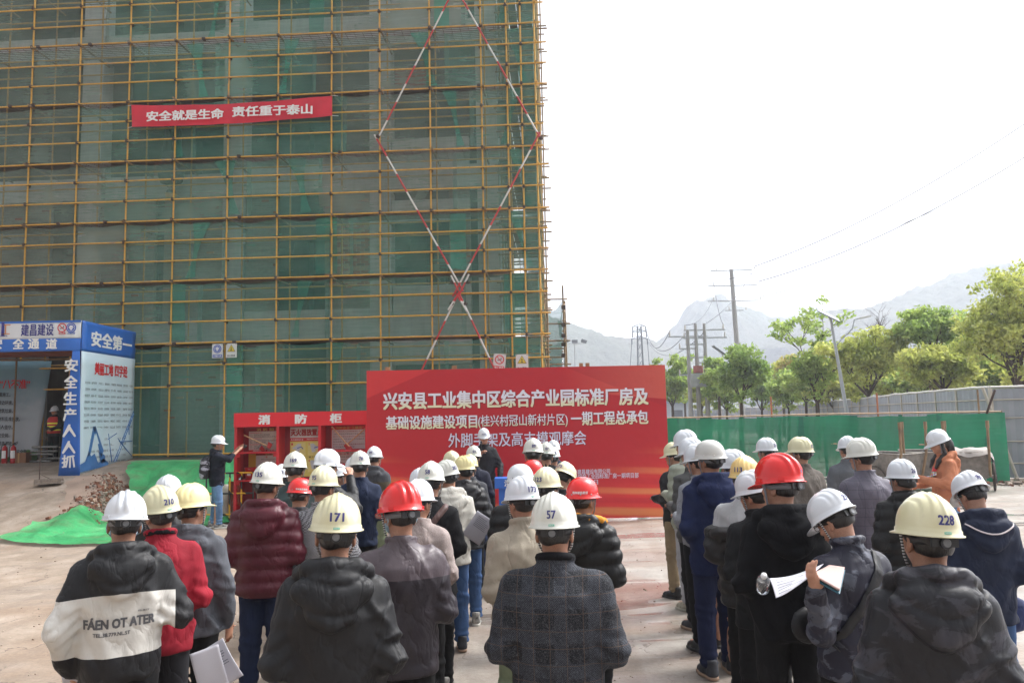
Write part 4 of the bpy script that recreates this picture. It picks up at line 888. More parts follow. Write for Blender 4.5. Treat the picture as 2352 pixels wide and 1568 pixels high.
# ================================================================ CARTS
RUSTY=mat('cement_crusted_steel','#85807a',.9,.3,8,.5,12); TYRE=mat('dusty_tyre','#4b443e',.9,.2,10); CLOTH_=mat('grey_tarpaulin','#9a938e',.8,.15,3,.4,5)
def cart(loc,rz_,label,cover=False,s=1):
    r=empty('hand_cart',loc,rz_,label,'cart','builders hand carts parked against the green fence')
    mb=MB(); v=[(-.42,-.55,.35),(.42,-.55,.35),(.42,.45,.35),(-.42,.45,.35),(-.46,-.66,1.0),(.46,-.66,1.0),(.46,.5,1.02),(-.46,.5,1.02)]
    mb.add(v,[(3,2,1,0),(0,1,5,4),(1,2,6,5),(2,3,7,6),(3,0,4,7)]); mb.add([tuple(Vector(a)*.97+Vector((0,0,.02))) for a in v],[(0,1,2,3),(4,5,1,0),(5,6,2,1),(6,7,3,2),(7,4,0,3)]); mb.tube([v[4],v[5],v[6],v[7],v[4]],.02,5); mb.build('tray',RUSTY,r)
    if cover:
        n=12; U,V=np.meshgrid(np.linspace(-.56,.56,n),np.linspace(-.75,.6,n),indexing='ij'); Pp=np.stack([U,V,1.06+.06*vnoise(U*5,V*5,4)-.55*(np.clip(np.abs(U)-.46,0,1)*3.0)-.5*np.clip(np.abs(V+.07)-.6,0,1)*3],-1); link('tarpaulin',grid_mesh('tarp',Pp,CLOTH_),r)
    for x in(-.56,.56):
        c=Vector((x,-.05,.36)); mb=MB(); n=24; mb.tube([c+Vector((0,.34*math.cos(2*math.pi*k/n),.34*math.sin(2*math.pi*k/n))) for k in range(n+1)],.026,6,False); w_=mb.build('wheel',TYRE,r)
        for k in range(10):
            a=math.pi*k/5; mb=MB(); mb.tube([c,c+Vector((0,.32*math.cos(a),.32*math.sin(a)))],.009,4); mb.build('spoke',RUSTY,w_)
        mb=MB(); mb.tube([c-Vector((.05,0,0)),c+Vector((.05,0,0))],.05,8); mb.build('hub',RUSTY,w_)
    for x in(-.46,.46): mb=MB(); mb.tube([(x,-.62,.42),(x*1.0,-.78,1.0),(x*1.02,-.80,1.62)],.032,6); mb.tube([(x*1.02,-.80,1.62),(x*1.02,-.80,1.80)],.042,6); mb.build('handle',OLD,r)
    mb=MB(); mb.tube([(-.56,-.05,.36),(.56,-.05,.36)],.025,6); mb.build('axle',RUSTY,r)
    mb=MB(); mb.tube([(-.35,-.6,.36),(-.35,-.66,.02)],.018,5); mb.tube([(.35,-.6,.36),(.35,-.66,.02)],.018,5); mb.build('stand',RUSTY,r)
    return r
pp=at(2040,1080,20.6); cart((pp.x-.1,20.4,0),.45,'hand cart with upright handles at the left of the cart row')
pp=at(2120,1080,20.8); cart((pp.x+.05,21.0,0),-.35,'hand cart half hidden behind the woman in the orange hoodie')
pp=at(2215,1075,20.6); cart((pp.x+.1,20.6,0),-.5,'rightmost hand cart under a grey sheet, its big spoked wheel showing',True)
wa=at(2190,1040,21.3); bar=empty('power_trowel_frame',(wa.x,21.3,0),0,'yellow and black striped tubular frame behind the hand carts','machine')
mb=MB(); mb.tube([(-.9,0,.1),(-.95,0,.75),(-.8,0,.98),(.8,0,1.0),(1.05,0,.75),(1.1,0,.1)],.03,8); mb.build('frame',BLKP,bar)
for x in(-.5,.1,.6,.0): mb=MB(); mb.tube([(x,0,1.0 if x else .7),(x+.22,0,1.0 if x else .7)],.034,8); mb.build('yellow_sleeve',YELP,bar)
mb=MB(); mb.tube([(-.95,0,.7),(1.05,0,.7)],.022,6); mb.build('frame',BLKP,bar); mb=MB(); mb.box((-.3,0,.55),(.4,.35,.3)); mb.tube([(-.3,-.2,.7),(-.3,.2,.7)],.1,10); mb.build('engine',STEEL,bar)
gp=atz(2070,1115,0.0); gg=np.linspace(0,1,12); U,V=np.meshgrid(gg,gg,indexing='ij'); Pp=np.stack([U*1.6-.2,V*.7+.1*np.sin(U*9),.02+.03*np.abs(vnoise(U*6,V*4,2))],-1); o=link('green_scrap',grid_mesh('green_scrap',Pp,GF),None,(gp.x-.8,gp.y,0)); tag(o,'scrap of green netting lying on the ground beside the hand carts','netting')
mb=MB(); rr=random.Random(9)
for k in range(500):
    x=rr.uniform(9,20); y=22.0-(x-14)*.05+rr.gauss(0,.3) if x<14 else 22.6-(x-14.5)*.25+rr.gauss(0,.35); s=rr.choice((.03,.05,.08,.12)); mb.cur=rr.choice((0,1,2)); mb.box((x-14,y-22,s*.3),(s*rr.uniform(.6,2),s,s*.6),rot=Matrix.Rotation(rr.uniform(0,6),3,'Z')@Matrix.Rotation(rr.uniform(0,1),3,'X'))
o=mb.build('debris',RUB,None,(14,22,0)); o['kind']='stuff'; tag(o,'loose debris at the foot of the fences','debris')
# ================================================================ POLES, LAMPS, PYLON, WIRES
GREYP=mat('galvanised_steel','#a9adb2',.5,.1,3,metal=.3); CPO=mat('concrete_pole','#9a9a98',.9,.12,1); DKS=mat('dark_steel','#5a6068',.6,.1,3); INSU=mat('insulator','#b9b6b0',.4,.05)
def gz(x,y): return 0.0
b=at(1940,918,34); tp=at(1909,737,34); lp=empty('solar_street_lamp',(b.x,34,0),0,'grey street lamp with a tilted solar panel among the trees','street lamp')
dx_=(tp.x-b.x)/(tp.z-b.z); bot=Vector((-dx_*b.z,0,0)); topv=Vector((tp.x-b.x,0,tp.z))
mb=MB(); mb.tube([bot,topv],[.10,.055],10); mb.build('pole',GREYP,lp)
mb=MB(); mb.box(topv+Vector((-.12,0,.28)),(1.05,.5,.04),rot=Matrix.Rotation(R(28),3,'Y')@Matrix.Rotation(R(28),3,'X')); mb.build('solar_panel',mat('solar_cells','#555a66',.3,.1,20),lp)
mb=MB(); mb.tube([topv,topv+Vector((-.08,0,.25))],.06,8); mb.build('panel_mount',GREYP,lp)
hd=at(1985,728,34)-Vector((b.x,34,0)); mb=MB(); mb.tube([topv+Vector((.1,0,-1.1)),topv+Vector((.9,0,-.35)),hd+Vector((-.45,0,-.10)),hd+Vector((-.25,0,-.03))],.028,8); mb.build('arm',GREYP,lp)
mb=MB(); mb.box(hd,(.55,.2,.07),rot=Matrix.Rotation(R(-10),3,'Y')); mb.build('lamp_head',OFW,lp)
b=at(1662,860,70); tp=at(1660,812,70); l2=empty('solar_street_lamp',(b.x,70,0),0,'small far street lamp with a dark panel left of the tall utility pole','street lamp'); h=tp.z
mb=MB(); mb.tube([(0,0,0),(0,0,h)],[.14,.09],8); mb.build('pole',GREYP,l2); mb=MB(); mb.box((-.35,0,h+.35),(1.3,.7,.06),rot=Matrix.Rotation(R(38),3,'Y')); mb.build('solar_panel',DKS,l2); mb=MB(); mb.tube([(0,0,h),(-.4,0,h+.3)],.06,6); mb.build('panel_mount',GREYP,l2)
def upole(dx,dt,Y,arms,label,m=CPO,r=(.2,.12),tilt=0):
    a=at(dx,dt,Y); o=empty('utility_pole',(a.x,Y,0),0,label,'utility pole','utility poles'); mb=MB(); mb.tube([(0,0,0),(tilt,0,a.z)],r,10); mb.build('pole',m,o); out=[]
    for (dy,w_,n) in arms:
        z=at(dx,dy,Y).z; mb=MB(); mb.box((tilt*z/a.z,0,z),(w_,.12,.10)); q=mb.build('crossarm',DKS if m!=CPO else GREYP,o)
        for s in np.linspace(-1,1,n):
            x=s*w_/2*.92; mb=MB(); mb.tube([(x,0,z+.05),(x,0,z+.42)],[.07,.05],6); mb.build('insulator',INSU,q); out.append(Vector((a.x+x,Y,z+.42)))
    return o,out
PA,wa_=upole(1690,618,85,((620,4.6,2),(655,5.4,2),(690,5.6,2),(712,2.0,2)),'tallest utility pole with three wide crossarms',tilt=-.5,r=(.34,.22))
PB,wb=upole(1579,757,60,((772,3.0,3),(800,1.4,2),(860,1.6,2)),'left pole of the transformer trio'); PC,wc=upole(1597,742,60,((790,1.6,2),(820,1.4,2),(873,1.6,2)),'middle pole of the transformer trio'); PD,wd=upole(1617,742,60,((757,3.2,3),(775,3.4,3),(832,1.4,2)),'right pole of the transformer trio')
mb=MB(); c=at(1597,873,60); mb.box((0,-.5,c.z),(1.3,.8,1.0)); mb.build('switch_box',GREYP,PC); mb=MB(); mb.tube([(0,-.3,at(1597,840,60).z),(0,-.3,at(1597,856,60).z)],.38,10); mb.build('surge_arrester',mat('faded_red','#a0564c',.6,.1),PC)
c=at(1638,855,60)-Vector((PD.location.x,60,0)); mb=MB(); mb.box(c,(1.2,.9,1.1)); mb.tube([c+Vector((-.3,0,.55)),c+Vector((-.3,0,1.0))],.1,8); mb.tube([c+Vector((.2,0,.55)),c+Vector((.2,0,1.0))],.1,8); mb.build('transformer',DKS,PD)
# pylon
py=at(1468,748,150); ph=py.z; ob=empty('lattice_pylon',(py.x,150,0),0,'dark lattice pylon with three crossarms in front of the left hills','pylon')
mb=MB()
def leg(s,z): w_=np.interp(z,[0,ph*.45,ph],[1.5,.55,.36]); return Vector((s[0]*w_,s[1]*w_,z))
zs=np.linspace(0,ph,13)
for s in((-1,-1),(1,-1),(1,1),(-1,1)): mb.tube([leg(s,z) for z in zs],.08,4,False)
for za,zb2 in zip(zs,zs[1:]):
    for s,u in(((-1,-1),(1,-1)),((1,-1),(1,1)),((1,1),(-1,1)),((-1,1),(-1,-1))): mb.tube([leg(s,za),leg(u,zb2)],.04,3,False); mb.tube([leg(u,za),leg(s,zb2)],.04,3,False)
mb.build('lattice_tower',DKS,ob)
for dy,w_ in((749,2.5),(761,2.7),(777,3.0)):
    z=at(1468,dy,150).z; mb=MB(); 
    for y in(-.4,.4): mb.tube([(-w_/2*1.0,y*.2,z),(0,y,z+.45),(w_/2,y*.2,z)],.06,3); mb.tube([(-w_/2,y*.2,z),(w_/2,y*.2,z)],.06,3)
    mb.build('crossarm',DKS,ob)
    for x in(-1,1): mb=MB(); mb.tube([(x*w_/2,0,z),(x*w_/2,0,z-1.1)],.12,4); mb.build('insulator',DKS,ob)
fm=at(1320,788,110); o=empty('floodlight_mast',(fm.x,110,0),0,'thin mast with three floodlights close to the building corner','mast'); mb=MB(); mb.tube([(0,0,0),(0,0,fm.z)],[.16,.08],6); mb.build('pole',GREYP,o); mb=MB(); mb.box((0,0,fm.z),(2.9,.1,.1)); mb.build('crossbar',GREYP,o)
for x in(-1.3,0,1.3): mb=MB(); mb.box((x,0,fm.z+.3),(.8,.4,.42),rot=Matrix.Rotation(R(20*(-1 if x<0 else 1 if x>0 else 0)),3,'Y')); mb.build('floodlight',DKS,o)
WIREM=mat('cable','#3c4048',.6,0)
def wire(a,b,sag,label,r=.02):
    n=22; pts=[a.lerp(b,k/n)+Vector((0,0,-4*sag*(k/n)*(1-k/n))) for k in range(n+1)]; mb=MB(); mb.tube([p-a for p in pts],r,4,False); o=mb.build('overhead_cable',WIREM,None,a); return tag(o,label,'cable','overhead cables')
for k,(i,q,l) in enumerate(((0,(2352,190),'cable from the left end of the top crossarm to the upper right'),(1,(2352,258),'cable from the right end of the top crossarm to the upper right'),(3,(2352,338),'cable from the middle crossarm to the right edge'),(5,(2352,412),'cable from the lowest long crossarm to the right edge'),(2,(2352,372),'cable from the left end of the middle crossarm to the right edge'))):
    e=at(q[0]+60,q[1]-14,60); wire(wa_[i],e,1.2,l,.044 if q[1] in(338,258) else .028)
for i,j,l in((0,2,'cable from the tall pole to the far end of the trio crossarm'),(1,1,'cable from the tall pole to the trio crossarm centre'),(4,0,'lowest cable running down to the left pole of the trio')):
    wire(wa_[i+ (0 if i else 2)],wd[j],.8,l,.03)
for k,l in enumerate(('upper cable from the trio down to the pylon','middle cable from the trio down to the pylon','lower cable from the trio down to the pylon')):
    wire(wb[k],Vector((py.x+1.3,150,at(1468,(750,762,778)[k],150).z)),2.5,l,.035)
for k,(x0,l) in enumerate(((-1.5,'slack cable hanging at the left side of the pylon'),(1.5,'slack cable hanging at the right side of the pylon'))):
    z=at(1468,780,150).z; wire(Vector((py.x+x0,150,z)),Vector((py.x+x0*1.5,152,z-9)),.8,l,.05)
# ================================================================ TREES
BARK=mat('dark_bark','#4a3b30',.95,.25,6,.5,20)
def leafmat(name,a,b):
    t=NT(name); p=t.n('NewGeometry'); n=t.noise(.9,3,p.outputs['Position']); oi=t.noise(7,2,p.outputs['Position']); c=t.mix(t.ramp(n,[(.35,0.0),(.65,1.0)]),a,b); c=t.mix(1,c,t.ramp(oi,[(.3,.6),(.7,1.35)]),'MULTIPLY'); t.col(c); t.set(Roughness=.6)
    tl=t.n('BsdfTranslucent'); t.l(c,tl.inputs[0]); mx=t.n('MixShader'); mx.inputs[0].default_value=.5; t.l(t.b.outputs[0],mx.inputs[1]); t.l(tl.outputs[0],mx.inputs[2]); t.l(mx.outputs[0],t.out.inputs['Surface']); return t.m
LG=leafmat('fresh_green_leaves',(.28,.42,.09),(.46,.56,.15)); LY=leafmat('yellow_green_leaves',(.38,.45,.09),(.58,.60,.17)); LO=leafmat('orange_tinged_leaves',(.58,.44,.12),(.54,.60,.15)); LD=leafmat('deep_green_leaves',(.22,.34,.08),(.36,.48,.12))
def tree(dx,Y,top,cw,cb,m,label,seed,dens=1.0,lean=0,name='broadleaf_tree',trunk=1.0,leaf=None,bare=False):
    """dx crown centre, top/cb crown top and bottom (picture), cw crown width (picture)"""
    rr=random.Random(seed); c=at(dx,(top+cb)/2,Y); zt_=at(dx,top,Y).z; zb_=max(1.0,at(dx,cb,Y).z); W_=cw*DS/F*Y/2; H=(zt_-zb_)/2; zc=(zt_+zb_)/2
    r=empty(name,(c.x,Y,0),0,label,'tree','trees beyond the hoarding'); tips=[]
    tb=MB(); rt=(.045+.012*zt_)*trunk; fork=Vector((lean*.3,0,max(1.2,zb_-H*.15+.3)))
    tb.tube([(lean*0-.1,0,0),(lean*.15,.05,fork.z*.5),fork],[rt*1.25,rt,rt*.85],8,False)
    def limb(p,d,L,rad,lv):
        q=p+d*L*.5+Vector((rr.gauss(0,.06),rr.gauss(0,.06),.02))*L; e=q+(d+Vector((rr.gauss(0,.2),rr.gauss(0,.2),.25))).normalized()*L*.5
        tb.tube([p,q,e],[rad,rad*.75,rad*.5],5 if lv else 6,False); tips.append(e)
        if lv<3:
            for k in range(3 if lv<2 else 2):
                a=rr.uniform(0,6.28); nd=(d*.9+Vector((math.cos(a),math.sin(a),rr.uniform(-.1,.7)))*.85).normalized(); limb(q.lerp(e,rr.uniform(.2,1)),nd,L*rr.uniform(.55,.75),rad*.5,lv+1)
    nb=5
    for k in range(nb):
        a=2*math.pi*k/nb+rr.uniform(-.3,.3); limb(fork,Vector((math.cos(a)*W_*.8,math.sin(a)*W_*.6,H*rr.uniform(.9,1.5))).normalized(),math.hypot(W_,H)*rr.uniform(.5,.65),rt*.55,0)
    limb(fork,Vector((.05,0,1)),H*1.15,rt*.6,0)
    tr=tb.build('trunk',BARK,r)
    if bare: return r
    # leaf clumps
    cl=[]
    for e in tips:
        cl.append((e,rr.uniform(.08,.17)*W_+.2))
    for k in range(int(30*dens)):
        a=rr.uniform(0,6.28); ph=math.acos(rr.uniform(-.9,1)); q=rr.uniform(.5,1.12); 
        kx=1+.28*math.sin(3*a+seed)+.15*math.sin(5*a+2*seed); p=Vector((lean*.5+W_*q*kx*math.sin(ph)*math.cos(a),W_*.8*q*math.sin(ph)*math.sin(a),zc+H*q*math.cos(ph)*(1-.1*math.sin(2*a+seed)))); cl.append((p,rr.uniform(.09,.22)*W_+.12))
    N=int(len(cl)*40*dens); ls=leaf or .065+.0015*Y
    pn=np.random.default_rng(seed); ci=pn.integers(0,len(cl),N); C=np.array([tuple(p) for p,_ in cl])[ci]; Rr=np.array([q for _,q in cl])[ci]
    d=pn.normal(size=(N,3)); d/=np.linalg.norm(d,axis=1)[:,None]; rad=Rr*pn.uniform(.1,1.35,N)**.8; P0=C+d*rad[:,None]*np.array([1,1,.62])
    a1=pn.normal(size=(N,3)); a1/=np.linalg.norm(a1,axis=1)[:,None]; b1=np.cross(a1,pn.normal(size=(N,3))); b1/=np.linalg.norm(b1,axis=1)[:,None]; sz=ls*pn.uniform(.6,1.3,N)[:,None]
    Vv=np.stack([P0-a1*sz,P0+b1*sz*.5,P0+a1*sz,P0-b1*sz*.5],1).reshape(-1,3)
    me=bpy.data.meshes.new('crown'); me.vertices.add(4*N); me.vertices.foreach_set('co',Vv.reshape(-1).astype(np.float32)); me.loops.add(4*N); me.loops.foreach_set('vertex_index',np.arange(4*N,dtype=np.int32)); me.polygons.add(N); me.polygons.foreach_set('loop_start',np.arange(0,4*N,4,dtype=np.int32)); me.update(calc_edges=True); me.materials.append(m); link('crown',me,r)
    return r
tree(1543,62,838,75,935,LG,'small green tree directly beside the right edge of the backdrop',1)
tree(1572,75,860,60,930,LD,'small darker tree behind the transformer poles',2)
tree(1700,48,806,118,925,LD,'rounded darker green tree in front of the tall utility pole',3,1.1)
tree(1650,58,830,60,915,LG,'pale green tree left of the rounded darker tree',13)
tree(1797,70,832,75,910,LO,'low orange-tinged tree in the gap left of the solar lamp',4)
tree(1850,52,862,110,930,LG,'low bright green shrub-like tree at the foot of the hoarding',14)
tree(1872,44,742,115,925,LG,'tall light green tree just left of the solar lamp',5,.9)
tree(1990,40,762,150,912,LY,'spreading yellow-green tree right of the solar lamp',6,.9)
tree(2135,38,716,130,820,LG,'umbrella-shaped tree on a dark forked trunk',7,.9,trunk=1.5)
tree(2165,36,815,150,905,LY,'low yellow-green tree under the umbrella-shaped one',8,1.1)
tree(2235,44,755,130,900,LG,'green tree between the umbrella-shaped tree and the tall right one',9)
tree(2330,31,632,215,900,LY,'tallest tree, yellow-green, cut by the right edge of the view',10,1.35,trunk=1.3)
tree(2480,36,600,260,900,LY,'large yellow-green tree just outside the right edge',11,1.2)
tree(2015,60,702,60,790,LG,'bare leafless tree behind the spreading yellow-green one',12,bare=True,trunk=.5)
for i,(x,Y_,tp_,w_,m_) in enumerate(((1610,66,872,70,LY),(1668,60,868,80,LG),(1748,64,858,90,LD),(1810,58,866,90,LG),(1915,50,850,110,LY),(1960,54,842,120,LG),(2060,48,832,120,LY),(2110,46,846,110,LG),(2225,42,812,140,LY),(2290,40,800,130,LG),(2040,70,790,90,LD))):
    tree(x,Y_,tp_,w_,945,m_,('low yellow-green tree behind the transformer poles','low green tree in the gap right of the transformer poles','low dark green tree right of the rounded darker tree','low green tree before the orange-tinged one','low yellow-green tree right at the foot of the solar lamp','low green tree under the spreading yellow-green one','low yellow-green tree left of the dark forked trunk','low green tree directly behind the dark forked trunk','low yellow-green tree under the green one at right','low green tree under the tallest tree','farther dark green tree filling the gap beside the umbrella-shaped one')[i],40+i,.8)
# low sheds beyond the trees
def shed(dx0,dx1,dy,Y,h,m,label):
    a=at(dx0,dy,Y); b=at(dx1,dy,Y); r=empty('factory_shed',((a.x+b.x)/2,Y,0),0,label,'building'); w_=b.x-a.x; z=a.z
    mb=MB(); mb.box((0,2,z/2),(w_,4,z)); mb.build('wall',m,r); mb=MB(); mb.box((0,1.9,z+.25),(w_+.6,5,.5)); mb.build('roof',mat('blue_roof','#6f8fb5',.5,.08),r)
    for k in range(int(w_/3)): mb=MB(); mb.box((-w_/2+1.5+k*3,-.02,z*.6),(1.5,.06,1.0)); mb.build('window',DKS,r)
SW=mat('pale_cladding','#a9b2ba',.7,.08,1)
shed(2015,2200,868,95,4,SW,'long pale shed with a blue roof behind the trees at right'); shed(1755,1840,900,120,4,SW,'small pale shed with a blue roof left of the solar lamp'); shed(1530,1580,925,110,3,SW,'low pale shed beside the right edge of the backdrop')
# ================================================================ PEOPLE: implicit surfaces, meshed on a rectilinear grid
class Sdf:
    def __init__(s,xs,ys,zs):
        s.x,s.y,s.z=[np.asarray(a,np.float32) for a in(xs,ys,zs)]; s.F=np.full((len(xs),len(ys),len(zs)),.09,np.float32)
    def _sub(s,lo,hi):
        r=[]
        for a,l,h in((s.x,lo[0],hi[0]),(s.y,lo[1],hi[1]),(s.z,lo[2],hi[2])):
            i,j=np.searchsorted(a,l),np.searchsorted(a,h); r.append(slice(max(0,i-1),min(len(a),j+1)))
        return tuple(r)
    def put(s,lo,hi,fn,k=.02,op='u'):
        m=.09 if op=='u' else k+.01; sl=s._sub([l-m for l in lo],[h+m for h in hi])
        X,Y,Z=np.meshgrid(s.x[sl[0]],s.y[sl[1]],s.z[sl[2]],indexing='ij',sparse=True)
        if X.size==0 or Y.size==0 or Z.size==0: return
        d=fn(X,Y,Z).astype(np.float32); a=s.F[sl]
        if op=='u':
            h=np.clip(.5+.5*(a-d)/k,0,1); s.F[sl]=a*(1-h)+d*h-k*h*(1-h)
        elif op=='s':
            h=np.clip(.5-.5*(a+d)/k,0,1); s.F[sl]=a*(1-h)-d*h+k*h*(1-h)
    def cone(s,a,b,r1,r2,k=.02,flat=(1,1,1),op='u'):
        a=np.array(a,float);b=np.array(b,float); ba=b-a; L=ba@ba+1e-9; rm=max(r1,r2)
        def fn(X,Y,Z):
            px,py,pz=X-a[0],Y-a[1],Z-a[2]; t=np.clip((px*ba[0]+py*ba[1]+pz*ba[2])/L,0,1)
            return np.sqrt((px-ba[0]*t)**2+(py-ba[1]*t)**2+(pz-ba[2]*t)**2)-(r1+(r2-r1)*t)
        s.put(np.minimum(a,b)-rm,np.maximum(a,b)+rm,fn,k,op)
    def chain(s,pts,rs,k=.02,op='u'):
        for i in range(len(pts)-1): s.cone(pts[i],pts[i+1],rs[i],rs[i+1],k,op=op)
    def ell(s,c,r,k=.02,Rm=None,op='u'):
        c=np.array(c,float); r=np.array(r,float); m=max(r)
        def fn(X,Y,Z):
            x,y,z=X-c[0],Y-c[1],Z-c[2]
            if Rm is not None: x,y,z=[Rm[0][i]*x+Rm[1][i]*y+Rm[2][i]*z for i in range(3)]
            k0=np.sqrt((x/r[0])**2+(y/r[1])**2+(z/r[2])**2); k1=np.sqrt((x/r[0]**2)**2+(y/r[1]**2)**2+(z/r[2]**2)**2)+1e-6
            return k0*(k0-1)/k1
        s.put(c-m,c+m,fn,k,op)
    def loft(s,st,k=.02,e=2.4,yaw=0):
        st=np.array(st,float)   # z,a,b,cx,cy
        def fn(X,Y,Z):
            a=np.interp(Z,st[:,0],st[:,1]); b=np.interp(Z,st[:,0],st[:,2]); cx=np.interp(Z,st[:,0],st[:,3]); cy=np.interp(Z,st[:,0],st[:,4])
            q=(np.abs((X-cx)/a)**e+np.abs((Y-cy)/b)**e)**(1/e); d=(q-1)*np.minimum(a,b)*(.75+.25*q)
            return np.maximum(d,np.maximum(st[0,0]-Z,Z-st[-1,0]))
        A=st[:,1].max()+abs(st[:,3]).max(); B=st[:,2].max()+abs(st[:,4]).max(); s.put((-A,-B,st[0,0]),(A,B,st[-1,0]),fn,k)
    def cut(s,fn): # intersect with half space fn(X,Y,Z)<0
        X,Y,Z=np.meshgrid(s.x,s.y,s.z,indexing='ij',sparse=True); s.F=np.maximum(s.F,fn(X,Y,Z).astype(np.float32))
    def disp(s,fn):
        X,Y,Z=np.meshgrid(s.x,s.y,s.z,indexing='ij',sparse=True); s.F=s.F+fn(X,Y,Z).astype(np.float32)
    def mesh(s,name):
        F=s.F; F[0]=F[-1]=.05; F[:,0]=F[:,-1]=.05; F[:,:,0]=F[:,:,-1]=.05
        I=F<0; nx,ny,nz=F.shape
        c=[I[i:nx-1+i,j:ny-1+j,k:nz-1+k] for i in(0,1) for j in(0,1) for k in(0,1)]
        cnt=sum(a.astype(np.int8) for a in c); act=(cnt>0)&(cnt<8); ii,jj,kk=np.nonzero(act); n=len(ii)
        idx=np.full(act.shape,-1,np.int32); idx[ii,jj,kk]=np.arange(n)
        S=np.zeros((n,3),np.float64); C=np.zeros(n)
        co=[(0,0,0),(0,0,1),(0,1,0),(0,1,1),(1,0,0),(1,0,1),(1,1,0),(1,1,1)]
        fv=[F[ii+a,jj+b,kk+d] for a,b,d in co]; pv_=[np.stack([s.x[ii+a],s.y[jj+b],s.z[kk+d]],-1) for a,b,d in co]
        for p in range(8):
            for q in range(p+1,8):
                if sum(abs(u-v) for u,v in zip(co[p],co[q]))==1:
                    m=(fv[p]<0)!=(fv[q]<0); t_=fv[p]/(fv[p]-fv[q]+1e-12); S+=np.where(m[:,None],pv_[p]+(pv_[q]-pv_[p])*t_[:,None],0); C+=m
        V=S/C[:,None]; Q=[]
        def quads(ax):
            sl0=[slice(1,-1)]*3; sl0[ax]=slice(0,-1); sl1=[slice(1,-1)]*3; sl1[ax]=slice(1,None)
            A=I[tuple(sl0)];B=I[tuple(sl1)]; e=np.nonzero(A!=B); e=[e[0],e[1],e[2]]
            for d in range(3):
                if d!=ax: e[d]=e[d]+1
            u,v=[d for d in range(3) if d!=ax]
            def g(du,dv):
                t=[a.copy() for a in e]; t[u]=t[u]-du; t[v]=t[v]-dv; return idx[t[0],t[1],t[2]]
            q=np.stack([g(1,1),g(0,1),g(0,0),g(1,0)],-1); ins=I[e[0],e[1],e[2]]
            fl=ins if ax!=1 else ~ins
            q[~fl]=q[~fl][:,::-1]; Q.append(q)
        for ax in range(3): quads(ax)
        Q=np.concatenate(Q); Q=Q[(Q>=0).all(1)]
        me=bpy.data.meshes.new(name); me.vertices.add(n); me.vertices.foreach_set('co',V.reshape(-1).astype(np.float32))
        me.loops.add(Q.size); me.loops.foreach_set('vertex_index',Q.reshape(-1).astype(np.int32)); me.polygons.add(len(Q)); me.polygons.foreach_set('loop_start',np.arange(0,Q.size,4,dtype=np.int32))
        me.update(calc_edges=True); me.polygons.foreach_set('use_smooth',np.ones(len(Q),bool)); return me
def fine_axis(lo,hi,h,zones=(),hf=None):
    out=[lo]
    while out[-1]<hi:
        x=out[-1]; step=h
        for a,b in zones:
            if a-h*.5<=x<b: step=hf
        out.append(x+step)
    return np.array(out)
